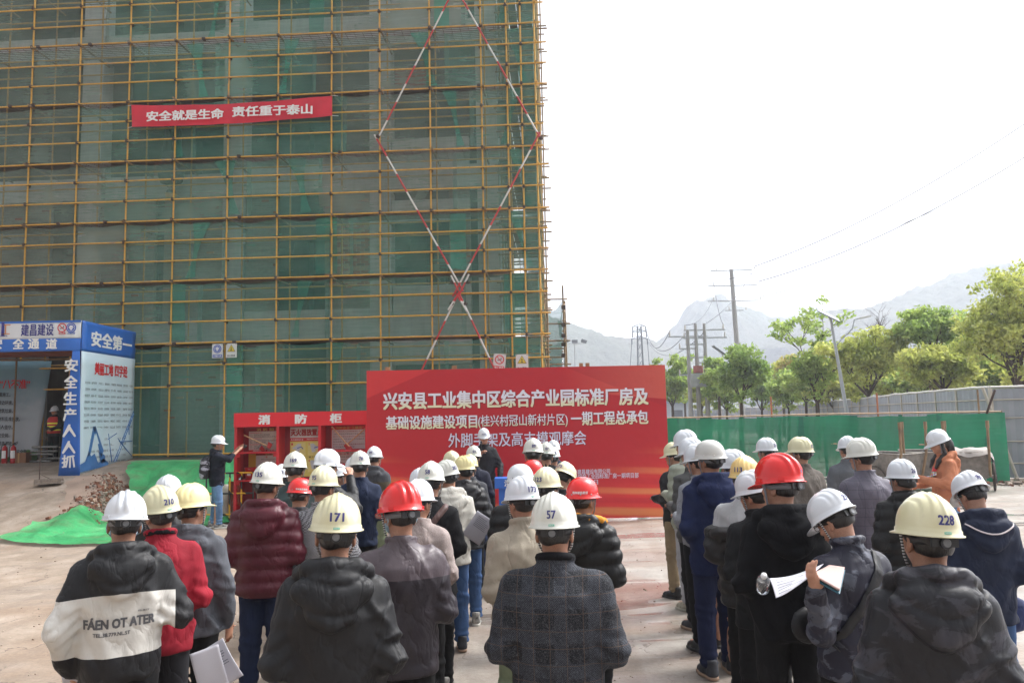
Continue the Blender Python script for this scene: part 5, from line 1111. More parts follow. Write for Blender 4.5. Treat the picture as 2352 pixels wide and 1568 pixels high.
# ---------------- hard hats
def helmet_mesh(kind,m,inner):
    n=120; A,B,H=.104,.126,.142
    if kind=='round': H=.135; A,B=.108,.124
    th=np.arange(n)*2*np.pi/n; ct,st=np.cos(th),np.sin(th)     # th=90deg -> +y front
    prof=[]; 
    for ph in np.linspace(3,88,22): prof.append(('d',np.radians(ph)))
    prof+=[('b',.004,.012),('b',.0045,.000),('b',.0125,-.003),('b',.0125,-.007),('b',.004,-.0065),('i',.004),('i',.03),('i',.06)]
    front=np.clip(st,0,1)**2.2
    V=[];
    for p in prof:
        if p[0]=='d':
            ph=p[1]; s_,c_=math.sin(ph)**.86,math.cos(ph)**.92
            x=A*ct*s_; y=B*st*s_; z=.012+(H-.012)*c_+0*ct
            d=np.zeros(n); q=c_
            if kind=='vgard':
                w_=.016+.034*(1-q)**.8; e=np.abs(x)-w_-.004; fade=np.clip((q-.12)*3.2,0,1)*np.clip(1.6-np.abs(y)/B*.3,0,1)
                d+=.0062*(1/(1+np.exp(e/.0016)))*fade*(s_>.12)
                d+=.0045*np.exp(-(x/.005)**2)*fade
                w2=.055+.03*(1-q); d-=.0042*np.exp(-((np.abs(x)-w2)/.006)**2)*fade*(q<.85)
            if kind=='ridge':
                fade=np.clip((q-.10)*3.5,0,1)*np.clip((.62-abs(q-.62))*4,0,1)
                for cx_,w_,a_ in((0,.013,.0125),(.042,.011,.008),(-.042,.011,.008)): d+=a_*np.exp(-(np.abs((x-cx_*(1.15-.45*q)))/w_)**3.2)*fade
            nrm=np.stack([ct*s_,st*s_,np.full(n,c_)],-1); P=np.stack([x,y,z],-1)+nrm*d[:,None]
            if kind=='round' : pass
        elif p[0]=='b':
            o,z0=p[1],p[2]; o_=np.full(n,o); br=0
            if z0<.0005: br=(.050 if o>.008 else .0)*front
            rear=.003*(o>.008)
            P=np.stack([(A+o_)*ct*(1),(B+o_+rear)*st+br,np.full(n,z0)-(.016 if o>.008 else 0)*front],-1)
            if z0<0 and o<=.008: P[:,1]+=.0*front
        else:
            P=np.stack([(A-.006-p[1]*.15)*ct,(B-.006-p[1]*.15)*st,np.full(n,p[1])],-1)
        V.append(P)
    top=np.array([[0,0,H+(.004 if kind=='vgard' else .006 if kind=='ridge' else 0)]]); V=np.concatenate([top]+V)
    fs=[(0,1+k,1+(k+1)%n) for k in range(n)]; R_=len(prof)
    for r in range(R_-1):
        for k in range(n): a=1+r*n; fs.append((a+k,a+n+k,a+n+(k+1)%n,a+(k+1)%n))
    fs.append(tuple(1+(R_-1)*n+k for k in range(n)))
    me=bpy.data.meshes.new('hard_hat'); me.from_pydata(V.tolist(),[],fs); me.polygons.foreach_set('use_smooth',[True]*len(fs)); me.update()
    bm=bmesh.new(); bm.from_mesh(me); bmesh.ops.recalc_face_normals(bm,faces=bm.faces)
    if kind=='ridge':      # accessory slots on the rim
        for a in(-35,-145,20,160):
            r_=math.radians(a); g=bmesh.ops.create_cube(bm,size=1)['verts']; 
            for v in g: v.co=Matrix.Rotation(r_-math.pi/2,3,'Z')@Vector((v.co.x*.030,v.co.y*.010,v.co.z*.014))+Vector(((A+.004)*math.cos(r_),(B+.005)*math.sin(r_),.010))
    bm.to_mesh(me); bm.free(); me.materials.append(m); return me
def shell_mat(name,c,c2=None,rough=.28,age=0):
    t=NT(name); n=t.noise(5,4); cc=t.ramp(n,[(.3,c),(.75,c2 or c)]); 
    if age: cc=t.mix(t.ramp(t.noise(22,6,rough=.75),[(.60,0.0),(.80,age)]),cc,(.35,.26,.14))
    t.col(cc); t.set(Roughness=rough,Coat_Weight=.25,Coat_Roughness=.2); t.bump(t.noise(9,3),.08,.004); return t.m
SH={'white':shell_mat('white_hat_plastic',(.62,.65,.70),(.72,.74,.77),age=.10),'offwhite':shell_mat('offwhite_hat_plastic',(.62,.62,.56),(.70,.70,.64),age=.25),'cream':shell_mat('cream_hat_plastic',(.62,.58,.36),(.69,.66,.46),age=.35),
 'yellow':shell_mat('yellow_hat_plastic',(.70,.48,.16),(.74,.54,.22),age=.35),'red':shell_mat('red_hat_plastic',(.66,.012,.012),(.74,.02,.018),.2),'grey':shell_mat('grey_hat_plastic',(.52,.52,.50),(.58,.58,.55),.35),'straw':shell_mat('pale_yellow_hat_plastic',(.72,.63,.30),(.76,.68,.38),age=.3)}
HM_={}
def hat_me(kind,c):
    k=(kind,c)
    if k not in HM_: HM_[k]=helmet_mesh(kind,SH[c],None)
    return HM_[k]
HB={}
def hat_bvh(kind):
    if kind not in HB:
        me=hat_me(kind,'white'); HB[kind]=BVHTree.FromPolygons([tuple(v.co) for v in me.vertices],[tuple(p.vertices) for p in me.polygons])
    return HB[kind]
def decal(name,s,bvh,centre,ang,w,h,m,parent,bold=.03,lift=.0012,maxe=.012,rad=.5):
    """lettering laid on a curved surface: rays from outside towards the centre axis at heading ang"""
    V,Fc=text_mesh(s,0.0,2); P,Fc=embolden(V,Fc,w,h,bold); bm=bmesh.new(); vs=[bm.verts.new(p) for p in P.tolist()]
    for f in Fc:
        try: bm.faces.new([vs[i] for i in f])
        except ValueError: pass
    for _ in range(2):
        e=[x for x in bm.edges if x.calc_length()>maxe]
        if e: bmesh.ops.subdivide_edges(bm,edges=e,cuts=1)
    bmesh.ops.triangulate(bm,faces=bm.faces)
    out=Vector((math.cos(ang),math.sin(ang),0)); ux=Vector((-math.sin(ang),math.cos(ang),0)); bad=0
    for v in bm.verts:
        k=v.co.z; o=Vector(centre)+ux*v.co.x+Vector((0,0,v.co.y)); hit,nn,_,_=bvh.ray_cast(o+out*rad,-out)
        if hit is None: hit=o+out*.1; nn=out
        v.co=hit+nn*(lift*(1 if nn.dot(out)>0 else -1)+k*.4)
    me=bpy.data.meshes.new(name); bm.to_mesh(me); bm.free(); me.materials.append(m); return link(name,me,parent)
NUMB=mat('blue_number_print',(.045,.045,.20),.4,0); STKG=mat('green_sticker',(.16,.50,.36),.4,0); BLKPL=mat('black_plastic',(.018,.018,.02),.45,.1,8); GRYPL=mat('grey_plastic',(.16,.165,.18),.5,.05,8); 
STRAP=NT('striped_webbing'); wv=STRAP.n('TexWave',bands_direction='Z'); wv.inputs['Scale'].default_value=28; STRAP.l(STRAP.coord(),wv.inputs[0]); STRAP.col(STRAP.ramp(wv.outputs['Fac'],[(.45,(.02,.02,.02)),(.5,(.55,.55,.55))],'CONSTANT')); STRAP=STRAP.m
GSTRAP=mat('grey_webbing',(.22,.23,.26),.8,.1,30); SLATE=mat('slate_blue_mask',(.35,.50,.60),.8,.1,20)
def band_mesh():
    mb=MB(); n=40; v=[]
    for k in range(n):
        a=2*math.pi*k/n
        z0=-.038+.030*max(0,math.sin(a)); 
        for dz,dr in((0,0),(.026,0),(.026,-.003),(0,-.003)): v.append(((.082+dr)*math.cos(a),-.006+(.100+dr)*math.sin(a),z0+dz))
    mb.add(v,[(4*k+j,4*((k+1)%n)+j,4*((k+1)%n)+(j+1)%4,4*k+(j+1)%4) for k in range(n) for j in range(4)],True)
    for s in(-1,1):
        mb.tube([(s*.03,-.103,-.025),(s*.075,-.06,.0),(s*.085,-.02,.02)],.006,5)
        mb.box((s*.022,-.1075,-.024),(.05,.008,.028),rz=s*.22)
    return mb.mesh('headband',BLKPL)
def knob_mesh():
    mb=MB(); mb.cyl((0,-.107,-.026),.024,-.014,18,.022,'Y'); mb.box((0,-.106,-.026),(.10,.010,.030)); a=mb.mesh('ratchet_knob',BLKPL)
    mb=MB(); mb.cyl((0,-.121,-.026),.016,-.003,18,.014,'Y'); b=mb.mesh('knob_cap',mat('dark_grey_plastic',(.15,.155,.165),.5,.05,8)); return a,b
BAND=band_mesh(); KNOB,KCAP=knob_mesh()
def strap_mesh(m):
    mb=MB()
    for s in(-1,1): mb.tube([(s*.088,.035,.0),(s*.080,.035,-.05),(s*.072,.038,-.095),(s*.055,.048,-.125),(s*.025,.062,-.147),(0,.068,-.152)],[.006,.0055,.005,.005,.005,.005],6)
    return mb.mesh('chin_strap',m)
STR1,STR2=strap_mesh(STRAP),strap_mesh(GSTRAP)
RIV=None
def add_hat(root,R4,kind,c,num=None,nang=-90,sticker=True,strap=1,band='black',side_text=None,scale=1.0):
    h=link('hard_hat',hat_me(kind,c),root); h.matrix_local=R4@Matrix.Scale(scale,4)
    bv=hat_bvh(kind)
    if num:
        w_=.0185*len(num)+.002; decal('number',num,bv,(0,0,.055),R(nang),w_,.036,NUMB,h,.03)
    if sticker: 
        mb=MB(); a=R(nang if num else -90); 
        decal('sticker','■',bv,(0,0,.0095),a,.026,.0085,STKG,h,0,.0008); decal('lettering','MSA',bv,(0,0,.0095),a,.018,.005,WH,h,.01,.0016)
    if side_text: decal('lettering',side_text[0],bv,(0,0,side_text[3] if len(side_text)>3 else .028),R(side_text[1]),.017*len(side_text[0]),.018,side_text[2],h,.02)
    if kind=='round':
        for a in(-20,-60,-90,-120,-160,20,160,60,120):
            mb=MB(); r_=R(a); hit,nn,_,_=bv.ray_cast(Vector((math.cos(r_)*.4,math.sin(r_)*.4,.022)),Vector((-math.cos(r_),-math.sin(r_),0)))
            mb.cyl((0,0,0),.0055,.003,8,.003); o=mb.build('rivet',OFW if c=='grey' else STEEL,h,hit); o.rotation_euler=nn.to_track_quat('Z','Y').to_euler()
    b=link('headband',BAND,h); k=link('ratchet_knob',KNOB,h); k2=link('knob_cap',KCAP,h)
    if band=='grey':
        for o_ in (b,):
            o_.data=BANDG
    if strap: link('chin_strap',STR1 if strap==1 else STR2,h)
    return h
BANDG=BAND.copy(); BANDG.materials.clear(); BANDG.materials.append(GRYPL)
# ---------------- skin, hair, cloth
def skin_mat():
    t=NT('skin'); n=t.noise(14,5); c_=t.ramp(n,[(.3,(.38,.175,.105)),(.7,(.52,.275,.185))]); sz=t.n('SeparateXYZ'); t.l(t.coord(),sz.inputs[0]); stub=t.math('MULTIPLY',t.math('MULTIPLY',t.math('LESS_THAN',sz.outputs[1],.02),t.math('GREATER_THAN',sz.outputs[2],1.515)),t.ramp(t.noise(420,2),[(.35,0.0),(.6,.40)])); t.col(t.mix(stub,c_,(.06,.04,.03))); t.set(Roughness=.5,Subsurface_Weight=.08,Subsurface_Scale=.01); t.bump(t.noise(120,3),.12,.002); return t.m
SKIN=skin_mat()
def hair_mat():
    t=NT('black_hair'); n=t.noise(150,4,t.mapping((1,1,.12))); t.col(t.ramp(n,[(.3,(.008,.007,.007)),(.8,(.03,.026,.024))])); t.set(Roughness=.45); t.bump(n,.8,.004); return t.m
HAIR=hair_mat()
_cl={}
def cloth(name,c,rough=.85,kind='plain',c2=None,sheen=0):
    if name in _cl: return _cl[name]
    t=NT(name); c=lin(c); o=t.coord(); n=t.noise(5,5); base=t.ramp(n,[(.3,tuple(k*.80 for k in c)),(.7,tuple(min(1,k*1.18) for k in c))])
    bh=t.noise(16,6,o,.6,.6)
    if kind=='tweed':
        f=t.noise(420,2); base=t.mix(t.ramp(f,[(.38,0.0),(.62,1.0)]),base,c2 or tuple(min(1,k*2.2) for k in c))
    if kind=='check':   # large glen check with thin tan lines
        g=t.n('SeparateXYZ'); t.l(o,g.inputs[0]); f=t.noise(300,2)
        def band(ax,per,wid,ph=0): return t.math('LESS_THAN',t.math('FRACT',t.math('ADD',t.math('DIVIDE',g.outputs[ax],per),ph)),wid)
        hx=band(0,.0095,.5); hz_=band(2,.0095,.5); grp=t.math('MAXIMUM',band(0,.145,.42),band(2,.145,.42)); hound=t.math('MULTIPLY',t.math('ABSOLUTE',t.math('SUBTRACT',hx,hz_)),grp)
        base=t.mix(t.math('MULTIPLY',hound,.65),base,(.060,.066,.085)); base=t.mix(t.math('MULTIPLY',t.ramp(f,[(.5,0.0),(.6,1.0)]),.35),base,(.16,.17,.19))
        ln=t.math('MAXIMUM',band(0,.0725,.035,.30),band(2,.0725,.035,.30)); base=t.mix(t.math('MULTIPLY',ln,.55),base,(.13,.08,.055))
    if kind=='hound':
        ck=t.n('TexChecker'); ck.inputs['Scale'].default_value=95; t.l(o,ck.inputs['Vector']); base=t.mix(ck.outputs['Fac'],c,c2 or (.03,.03,.035))
    if kind=='camo':
        f=t.noise(5.5,5,t.mapping((1,1,1.8)),.6,.9); f2=t.noise(9,6,t.mapping((1.4,1,1)),.75,1.5); base=t.mix(t.ramp(f,[(.52,0.0),(.56,1.0)]),base,c2); base=t.mix(t.ramp(f2,[(.60,0.0),(.63,.7)]),base,tuple(k*.4 for k in c))
    if kind=='denim':
        f=t.noise(4,4,t.mapping((1,1,.35))); base=t.ramp(f,[(.35,tuple(k*.55 for k in c)),(.7,tuple(min(1,k*1.6) for k in c))])
    if kind=='twotone':   # dark yoke over a pale back panel (object z), dark hem
        g=t.n('SeparateXYZ'); t.l(o,g.inputs[0]); z=g.outputs[2]; x=g.outputs[0]
        e=t.math('ADD',z,t.math('MULTIPLY',t.math('ABSOLUTE',x),.12)); pale=t.math('MULTIPLY',t.math('LESS_THAN',e,1.285),t.math('GREATER_THAN',z,.955)); pale=t.math('MULTIPLY',pale,t.math('LESS_THAN',x,.262)); base=t.mix(pale,base,t.ramp(n,[(.3,(.52,.50,.46)),(.7,(.64,.62,.58))]))
    if kind=='yoke':
        g=t.n('SeparateXYZ'); t.l(o,g.inputs[0]); pale=t.math('GREATER_THAN',g.outputs[2],1.30); base=t.mix(pale,base,c2)
    if kind=='quilt':
        g=t.n('SeparateXYZ'); t.l(o,g.inputs[0]); q=t.math('MAXIMUM',t.math('LESS_THAN',t.math('FRACT',t.math('DIVIDE',g.outputs[2],.075)),.05),t.math('LESS_THAN',t.math('FRACT',t.math('DIVIDE',g.outputs[0],.11)),.03)); base=t.mix(t.math('MULTIPLY',q,.6),base,tuple(k*.3 for k in c))
    t.col(base); t.set(Roughness=rough,Sheen_Weight=sheen)
    t.b.inputs['Specular IOR Level'].default_value=.25 if rough>.65 else .4
    rid=t.math('ABSOLUTE',t.math('SUBTRACT',t.noise(5.5,3,t.mapping((1.5,1,.8),rot=(0,.5,0)),.45,.45),.5)); rd=t.ramp(rid,[(0.0,0.0),(.05,.65),(.2,1.0)])
    sg=t.n('SeparateXYZ'); t.l(o,sg.inputs[0]); ax_=t.math('ABSOLUTE',sg.outputs[0]); zz_=sg.outputs[2]
    def ln_(v,c0,w0): return t.math('LESS_THAN',t.math('ABSOLUTE',t.math('SUBTRACT',v,c0)),w0)
    seam=t.math('MULTIPLY',ln_(t.math('ADD',ax_,t.math('MULTIPLY',t.math('POWER',t.math('SUBTRACT',zz_,1.25),2.0),.8)),.178,.0022),t.math('GREATER_THAN',zz_,1.10)); seam=t.math('MAXIMUM',seam,ln_(zz_,.835,.0018)); rd=t.math('SUBTRACT',rd,t.math('MULTIPLY',seam,.9))
    n1_=t.bump(rd,.24,.022); t.bump(bh,.16,.012,n1_); _cl[name]=t.m; return t.m
def fold(seed,amp,sc=1.0):
    r=np.random.default_rng(seed); w=[(r.uniform(-1,1,3)*np.array([1,.8,1]),r.uniform(0,6.28),r.uniform(.6,1.4)) for _ in range(5)]
    def f(X,Y,Z):
        s=0; wx=.06*np.sin(X*9+Z*6+seed)+.05*np.sin(Y*11-Z*8+seed*1.7)+.02*np.sin(X*31+Z*23)
        for d,p,fr in w:
            q=np.sin((X*d[0]+Y*d[1]+Z*d[2]*.8+wx*.6)*17*fr*sc+p); s=s+(1-np.abs(q))**3.2*(.5+.7*np.sin(X*7*d[2]+Z*6*d[0]+p))
        return amp*(.35-s*1.05)
    return f
SHOE={}
def shoe(kind):
    if kind in SHOE: return SHOE[kind]
    g=Sdf(np.arange(-.07,.07,.008),np.arange(-.13,.2,.008),np.arange(-.02,.15,.008))
    g.chain([(0,-.05,.045),(0,.06,.04),(.004,.13,.032)],[.040,.040,.036],.03); g.cone((0,-.055,.05),(0,-.045,.115),.042,.045,.02)
    g.cut(lambda X,Y,Z:.018-Z); up_=g.mesh('shoe_upper'); up_.materials.append({'black':mat('black_shoe_leather',(.015,.015,.016),.4,.1,10),'sneaker':mat('dark_sneaker',(.03,.032,.04),.7,.3,20,.3,60),'beige':mat('beige_sneaker',(.36,.33,.26),.8,.3,25,.4,60),'white':mat('black_white_sneaker',(.03,.03,.03),.7,0,18,c2=(.6,.58,.54))}[kind])
    g=Sdf(np.arange(-.08,.08,.008),np.arange(-.14,.21,.008),np.arange(-.03,.05,.0065)); g.chain([(0,-.055,.01),(0,.06,.01),(.004,.138,.012)],[.044,.047,.040],.03); g.cut(lambda X,Y,Z:np.maximum(Z-.026,-Z)); so_=g.mesh('sole'); so_.materials.append({'black':BLKPL,'sneaker':mat('gum_sole',(.30,.20,.14),.8,.1),'beige':mat('beige_sole',(.42,.40,.33),.8,.1),'white':mat('white_sole',(.66,.65,.6),.7,.1)}[kind])
    SHOE[kind]=(up_,so_); return SHOE[kind]
def hand(g,w,d,side,curl=.6,up_=(0,0,1),k=.006):
    """palm + four unequal bent fingers + thumb; w wrist, d direction of the hand"""
    w=np.array(w,float); d=np.array(d,float); d/=np.linalg.norm(d); u=np.array(up_,float); u-=d*(u@d); u/=np.linalg.norm(u); s=np.cross(d,u)*side   # s = towards thumb
    c=w+d*.05
    g.cone(w-d*.02,w+d*.02,.027,.026,.015)
    for o in(-.022,-.008,.008,.022): g.cone(w+d*.015+s*o*.7,w+d*.085+s*o,.013,.0115,.012)
    for i,(o,L) in enumerate(((.027,.070),(.009,.080),(-.009,.074),(-.027,.058))):
        p=w+d*.085+s*o; a=curl*.9; d1=d*math.cos(a*.6)-u*math.sin(a*.6); d2=d*math.cos(a*1.5)-u*math.sin(a*1.5); d3=d*math.cos(a*2.3)-u*math.sin(a*2.3)
        p1=p+d1*L*.45; p2=p1+d2*L*.32; p3=p2+d3*L*.23; g.chain([p-d*.01,p1,p2,p3],[.0105,.0095,.009,.008],k)
    p=w+d*.025+s*.024; p1=p+(d*.6+s*.8-u*.25)*.036; p2=p1+(d*.85+s*.2-u*.5)*.032; g.chain([p,p1,p2],[.014,.0105,.009],k)
PUPPETS=0
def person(px,py,Z,yaw,hat,jacket,trs,label,hyaw=None,pitch=0.0,hroll=0.0,num=None,nang=-90,pose='front',style='jacket',seed=1,hood=0,collar=1,bulk=1.0,sk='black',strap=1,band='black',kind='vgard',sticker=True,
           legs=0,glasses=False,mask=False,side_text=None,arms=None,hair='short',H=None,ground=0.0,gap=None,res=None,lean=0.0,extra=None,group='people in hard hats at the gathering',cuff=None,fold_amp=.009,pants_len=1.0,collar_mat=None,hood_mat=None,hs=1.01,long=0.0,rib=False,absyaw=False):
    global PUPPETS; PUPPETS+=1; seed=seed+PUPPETS*7
    tp=at(px,py,Z); h=(H or (tp.z-ground)); s=(h-.045)/1.72     # body height from the hat top
    if not absyaw: bet=math.degrees(math.atan((px*DS-512)/F)); hyaw=(hyaw if hyaw is not None else yaw)-yaw; yaw=yaw-bet
    yaw=R(yaw); hy=R(hyaw if hyaw is not None else 0); pitch=R(pitch)
    root=empty('person',(tp.x,Z,ground),yaw,label,'person',group)
    q=res or (.0105 if Z<4.2 else .0145 if Z<6 else .018 if Z<9 else .022)
    # hat frame: pivot at the top of the neck
    piv=Vector((0,.01,1.50)); rj=random.Random(seed); HR=Matrix.Rotation(hy,4,'Z')@Matrix.Rotation(-pitch+R(rj.uniform(-5,3)),4,'X')@Matrix.Rotation(R(hroll+rj.uniform(-4,4)),4,'Y')
    T=Matrix.Translation(piv)@HR
    hp=lambda x,y,z: tuple(T@Vector((x,y,z-1.50)))
    Rm=np.array(HR.to_3x3())
    Rm_=[[Rm[i][j] for j in range(3)] for i in range(3)]
    b=1+(bulk-1)*.55
    # arms
    SHL=[(sd*.157*b,-.008,1.362) for sd in(-1,1)]
    A={}
    for i,sd in enumerate((-1,1)):
        if arms and arms[i] is not None: A[i]=[SHL[i]]+[tuple(p) for p in arms[i]]
        elif pose=='front': A[i]=[SHL[i],(sd*(.226+.12*(b-1)),-.035,1.11),(sd*.11,.24,1.12)]
        elif pose=='low': A[i]=[SHL[i],(sd*.226,-.05,1.10),(sd*.10,.21,.98)]
        else: A[i]=[SHL[i],(sd*.225,-.03,1.12),(sd*.235,.06,.86)]
    # ---- body
    hz=[(1.38,1.80)]; wr=[A[0][2],A[1][2]]
    x1=max(.30,max(abs(w_[0]) for w_ in wr)+.16)
    hh=.0062 if Z<5 else .0085 if Z<9 else .011
    hc=hp(0,0,1.62)
    zx=[(hc[0]-.12,hc[0]+.12)]+[(w_[0]-.10,w_[0]+.10) for w_ in wr]; zy=[(hc[1]-.15,hc[1]+.14)]+[(w_[1]-.09,w_[1]+.13) for w_ in wr]; zz=[(1.42,hc[2]+.17)]+[(w_[2]-.12,w_[2]+.12) for w_ in wr]
    vis=arms is not None
    if not vis: zx=zx[:1];zy=zy[:1];zz=zz[:1]
    g=Sdf(fine_axis(-x1,x1,.02,zx,hh),fine_axis(-.24,max(.36,max(w_[1] for w_ in wr)+.2),.02,zy,hh),fine_axis(.02,max(1.86,max(w_[2] for w_ in wr)+.2),.025,zz,hh))
    # trunk and limbs (slim, under the clothes)
    g.loft([(.82,.13,.09,0,0),(1.0,.13,.085,0,0),(1.3,.15,.09,0,0),(1.40,.13,.075,0,0),(1.44,.07,.06,0,-.005)],.04,2)
    for i in(0,1):
        g.cone(SHL[i],A[i][1],.040,.033,.03); g.cone(A[i][1],A[i][2],.033,.026,.02)
        dv=np.array(A[i][2])-np.array(A[i][1])
        hd_=dv if pose!='down' or arms else np.array((0,.15,-1.))
        hand(g,A[i][2],hd_,(1 if i==0 else -1) ,.55 if arms else .5,up_=(0,0,1) if abs(dv[2])<.2 else (( -1 if i==0 else 1),-.6,.4))
        g.cone(((i*2-1)*.09,0,.9),((i*2-1)*.10,0,.48),.06,.045,.04); g.cone(((i*2-1)*.10,0,.48),((i*2-1)*.10,-.02,.1),.045,.035,.03); g.cone(((i*2-1)*.10,-.02,.06),((i*2-1)*.105,.08,.05),.03,.025,.02)
    g.cone((0,-.012,1.38),hp(0,-.012,1.54),.062,.056,.03)
    g.ell(hp(0,-.012,1.635),(.074,.094,.098),.03,Rm_); g.ell(hp(0,.035,1.575),(.058,.062,.070),.03,Rm_)
    g.cone(hp(0,.070,1.525),hp(0,.078,1.53),.020,.020,.02)      # chin
    g.cone(hp(0,.090,1.625),hp(0,.107,1.585),.009,.0135,.010)     # nose
    for sd in(-1,1):
        g.ell(hp(sd*.078,-.010,1.590),(.010,.020,.032),.008,Rm_); g.ell(hp(sd*.083,.000,1.592),(.005,.010,.018),.004,Rm_,'s')
        g.ell(hp(sd*.030,.094,1.622),(.018,.010,.010),.010,Rm_,'s'); g.ell(hp(sd*.030,.083,1.621),(.012,.012,.010),.004,Rm_); g.cone(hp(sd*.014,.094,1.642),hp(sd*.046,.084,1.644),.006,.005,.008)
        g.ell(hp(sd*.045,.055,1.585),(.022,.025,.022),.02,Rm_)
    g.cone(hp(-.020,.092,1.556),hp(.020,.092,1.556),.0065,.0065,.005); g.cone(hp(-.018,.092,1.547),hp(.018,.092,1.547),.007,.007,.004); g.cone(hp(-.024,.103,1.5515),hp(.024,.103,1.5515),.0022,.0022,.003,op='s')
    bo=link('body',g.mesh('body'),root); bo.data.materials.append(SKIN); bo.scale=(s,)*3
    # ---- hair
    g=Sdf(np.arange(hc[0]-.13,hc[0]+.13,hh),np.arange(hc[1]-.17,hc[1]+.15,hh),np.arange(hc[2]-(.20 if hair=='short' else .5),hc[2]+.15,hh))
    g.ell(hp(0,-.018,1.645),(.081,.098,.103),.02,Rm_); g.ell(hp(0,-.040,1.592),(.066,.066,.052),.02,Rm_)
    if hair=='bun': g.ell(hp(0,-.105,1.585),(.035,.035,.04),.02,Rm_); g.ell(hp(0,-.06,1.56),(.075,.05,.08),.03,Rm_)
    if hair=='long':
        g.chain([hp(0,-.085,1.60),hp(0,-.115,1.50),(0,-.165,1.40),(.0,-.17,1.30)],[.070,.062,.055,.035],.03); g.chain([hp(.075,.0,1.60),hp(.085,.02,1.50),(.09,.09,1.40),(.085,.13,1.32)],[.018,.025,.026,.016],.02); g.chain([hp(-.075,.0,1.60),hp(-.085,.02,1.50),(-.09,.09,1.40),(-.085,.13,1.32)],[.018,.025,.026,.016],.02)
    iv=np.linalg.inv(Rm); pv0=np.array(piv)
    def loc(X,Y,Z): 
        x,y,z=X-pv0[0],Y-pv0[1],Z-pv0[2]; return iv[0][0]*x+iv[0][1]*y+iv[0][2]*z, iv[1][0]*x+iv[1][1]*y+iv[1][2]*z, iv[2][0]*x+iv[2][1]*y+iv[2][2]*z+1.5
    if hair!='long':
        def fcut(X,Y,Z):
            x,y,z=loc(X,Y,Z); return np.maximum(np.minimum((y-.028)*1.0,9),-1)-np.clip((z-1.66)*1.5,0,.2)
        g.cut(fcut)
        def f2(X,Y,Z):
            x,y,z=loc(X,Y,Z); return np.minimum(1.60-z,(y+.020))*.9      # around ears
        g.cut(f2)
        def f3(X,Y,Z):
            x,y,z=loc(X,Y,Z); return (1.562-z)+.006*np.sin(x*60)
        g.cut(f3)
    else:
        def f2(X,Y,Z):
            x,y,z=loc(X,Y,Z); return np.where(z>1.50,np.minimum(1.665-z,(y-.03)),-.05)
        g.cut(f2)
    ho_=link('hair',g.mesh('hair'),root); ho_.data.materials.append(HAIR); ho_.scale=(s,)*3
    # ---- jacket
    ym=max(.34,max(max(p[1] for p in A[i]) for i in(0,1))+.1); ax=max(.42*b,max(max(abs(p[0]) for p in A[i]) for i in(0,1))+.12)
    zmax=max(1.56,max(max(p[2] for p in A[i]) for i in(0,1))+.12)
    hem=.80-long
    g=Sdf(np.arange(-ax,ax,q),np.arange(-.30,ym,q),np.arange(hem-.05,zmax,q))
    g.loft([(hem,.185*b,.135*b,0,.0),(hem+.05,.190*b,.140*b,0,.0),(1.0,.182*b,.135*b,0,.005),(1.15,.195*b,.140*b,0,.0),(1.28,.203*b,.142*b,0,-.006),(1.355,.178*b,.128*b,0,-.012),(1.41,.122*b,.105,0,-.014),(1.455,.082,.085,0,-.012),(1.495,.070,.075,0,-.008)],.04,2.2)
    rs=[.068*b,.057*b,.045*b]
    if style=='coat': rs=[.070*b,.062*b,.050*b]
    for i in(0,1):
        g.cone(A[i][0],A[i][1],rs[0],rs[1],.05); 
        P2=np.array(A[i][2]); P1=np.array(A[i][1]); dv=(P2-P1)/np.linalg.norm(P2-P1); cut_=.0
        e2=P2-dv*.01 if cuff is None else P1+(P2-P1)*cuff
        g.cone(P1,tuple(e2),rs[1],rs[2],.03)
    for sd in(-1,1): g.cone((sd*.045,-.02,1.430),(sd*.150*b,-.012,1.368),.048,.058*b,.04)
    F_=fold(seed,fold_amp)
    if style=='puffer':
        def pf(X,Y,Z):
            zz_=Z+.012*np.sin(X*9+seed); return .017*(.55-np.abs(np.sin(np.pi*zz_/.092))**.7)+F_(X,Y,Z)*.5
        g.disp(pf)
    else:
        def df(X,Y,Z):
            elbow=np.exp(-((Z-1.13)/.12)**2)*(np.abs(X)>.17); r_=F_(X,Y,Z)*(1+.0*elbow); r_=r_+elbow*.006*(1-2*np.abs(np.sin((Z+.6*np.abs(X)+.02*np.sin(Y*30))*44+seed)))+.0045*(1-2*np.abs(np.sin((Z*.55-1.0*np.abs(X)+.07*np.sin(X*9+seed))*21)))*np.clip((1.30-Z)*8,0,1)
            return r_+.006*np.exp(-((Z-hem-.07)/.03)**2)
        g.disp(df)
    if rib: g.disp(lambda X,Y,Z:.012*np.exp(-((Z-hem-.02)/.03)**2))
    if collar:
        n=12
        for k in range(n):
            a0,a1=2*math.pi*k/n,2*math.pi*(k+1)/n; f_=lambda a:((.072+.006)*math.cos(a),-.004+.072*math.sin(a),1.492+.018*(-math.sin(a))*1.0+(.010 if collar>1 else 0))
            g.cone(f_(a0),f_(a1),.013+.006*(collar>1),.013+.006*(collar>1),.008)
    if hood:
        hd=hood; pts=[(-.10,.06,1.425),(-.118,-.03,1.455),(-.082,-.095,1.485),(0,-.118,1.497),(.082,-.095,1.485),(.118,-.03,1.455),(.10,.06,1.425)]
        g.chain([(x*hd,y*hd,z+.03*(hd-1)) for x,y,z in pts],[.030,.034,.038,.040,.038,.034,.030],.015)
        g.ell((0,-.128*hd,1.405),(.140*hd,.052*hd,.070*hd),.02); g.ell((0,-.150*hd,1.345),(.095*hd,.042*hd,.085*hd),.015); g.cone((-.10*hd,-.11*hd,1.40),(0,-.165*hd,1.285),.045*hd,.030*hd,.02); g.cone((.10*hd,-.11*hd,1.40),(0,-.165*hd,1.285),.045*hd,.030*hd,.02)
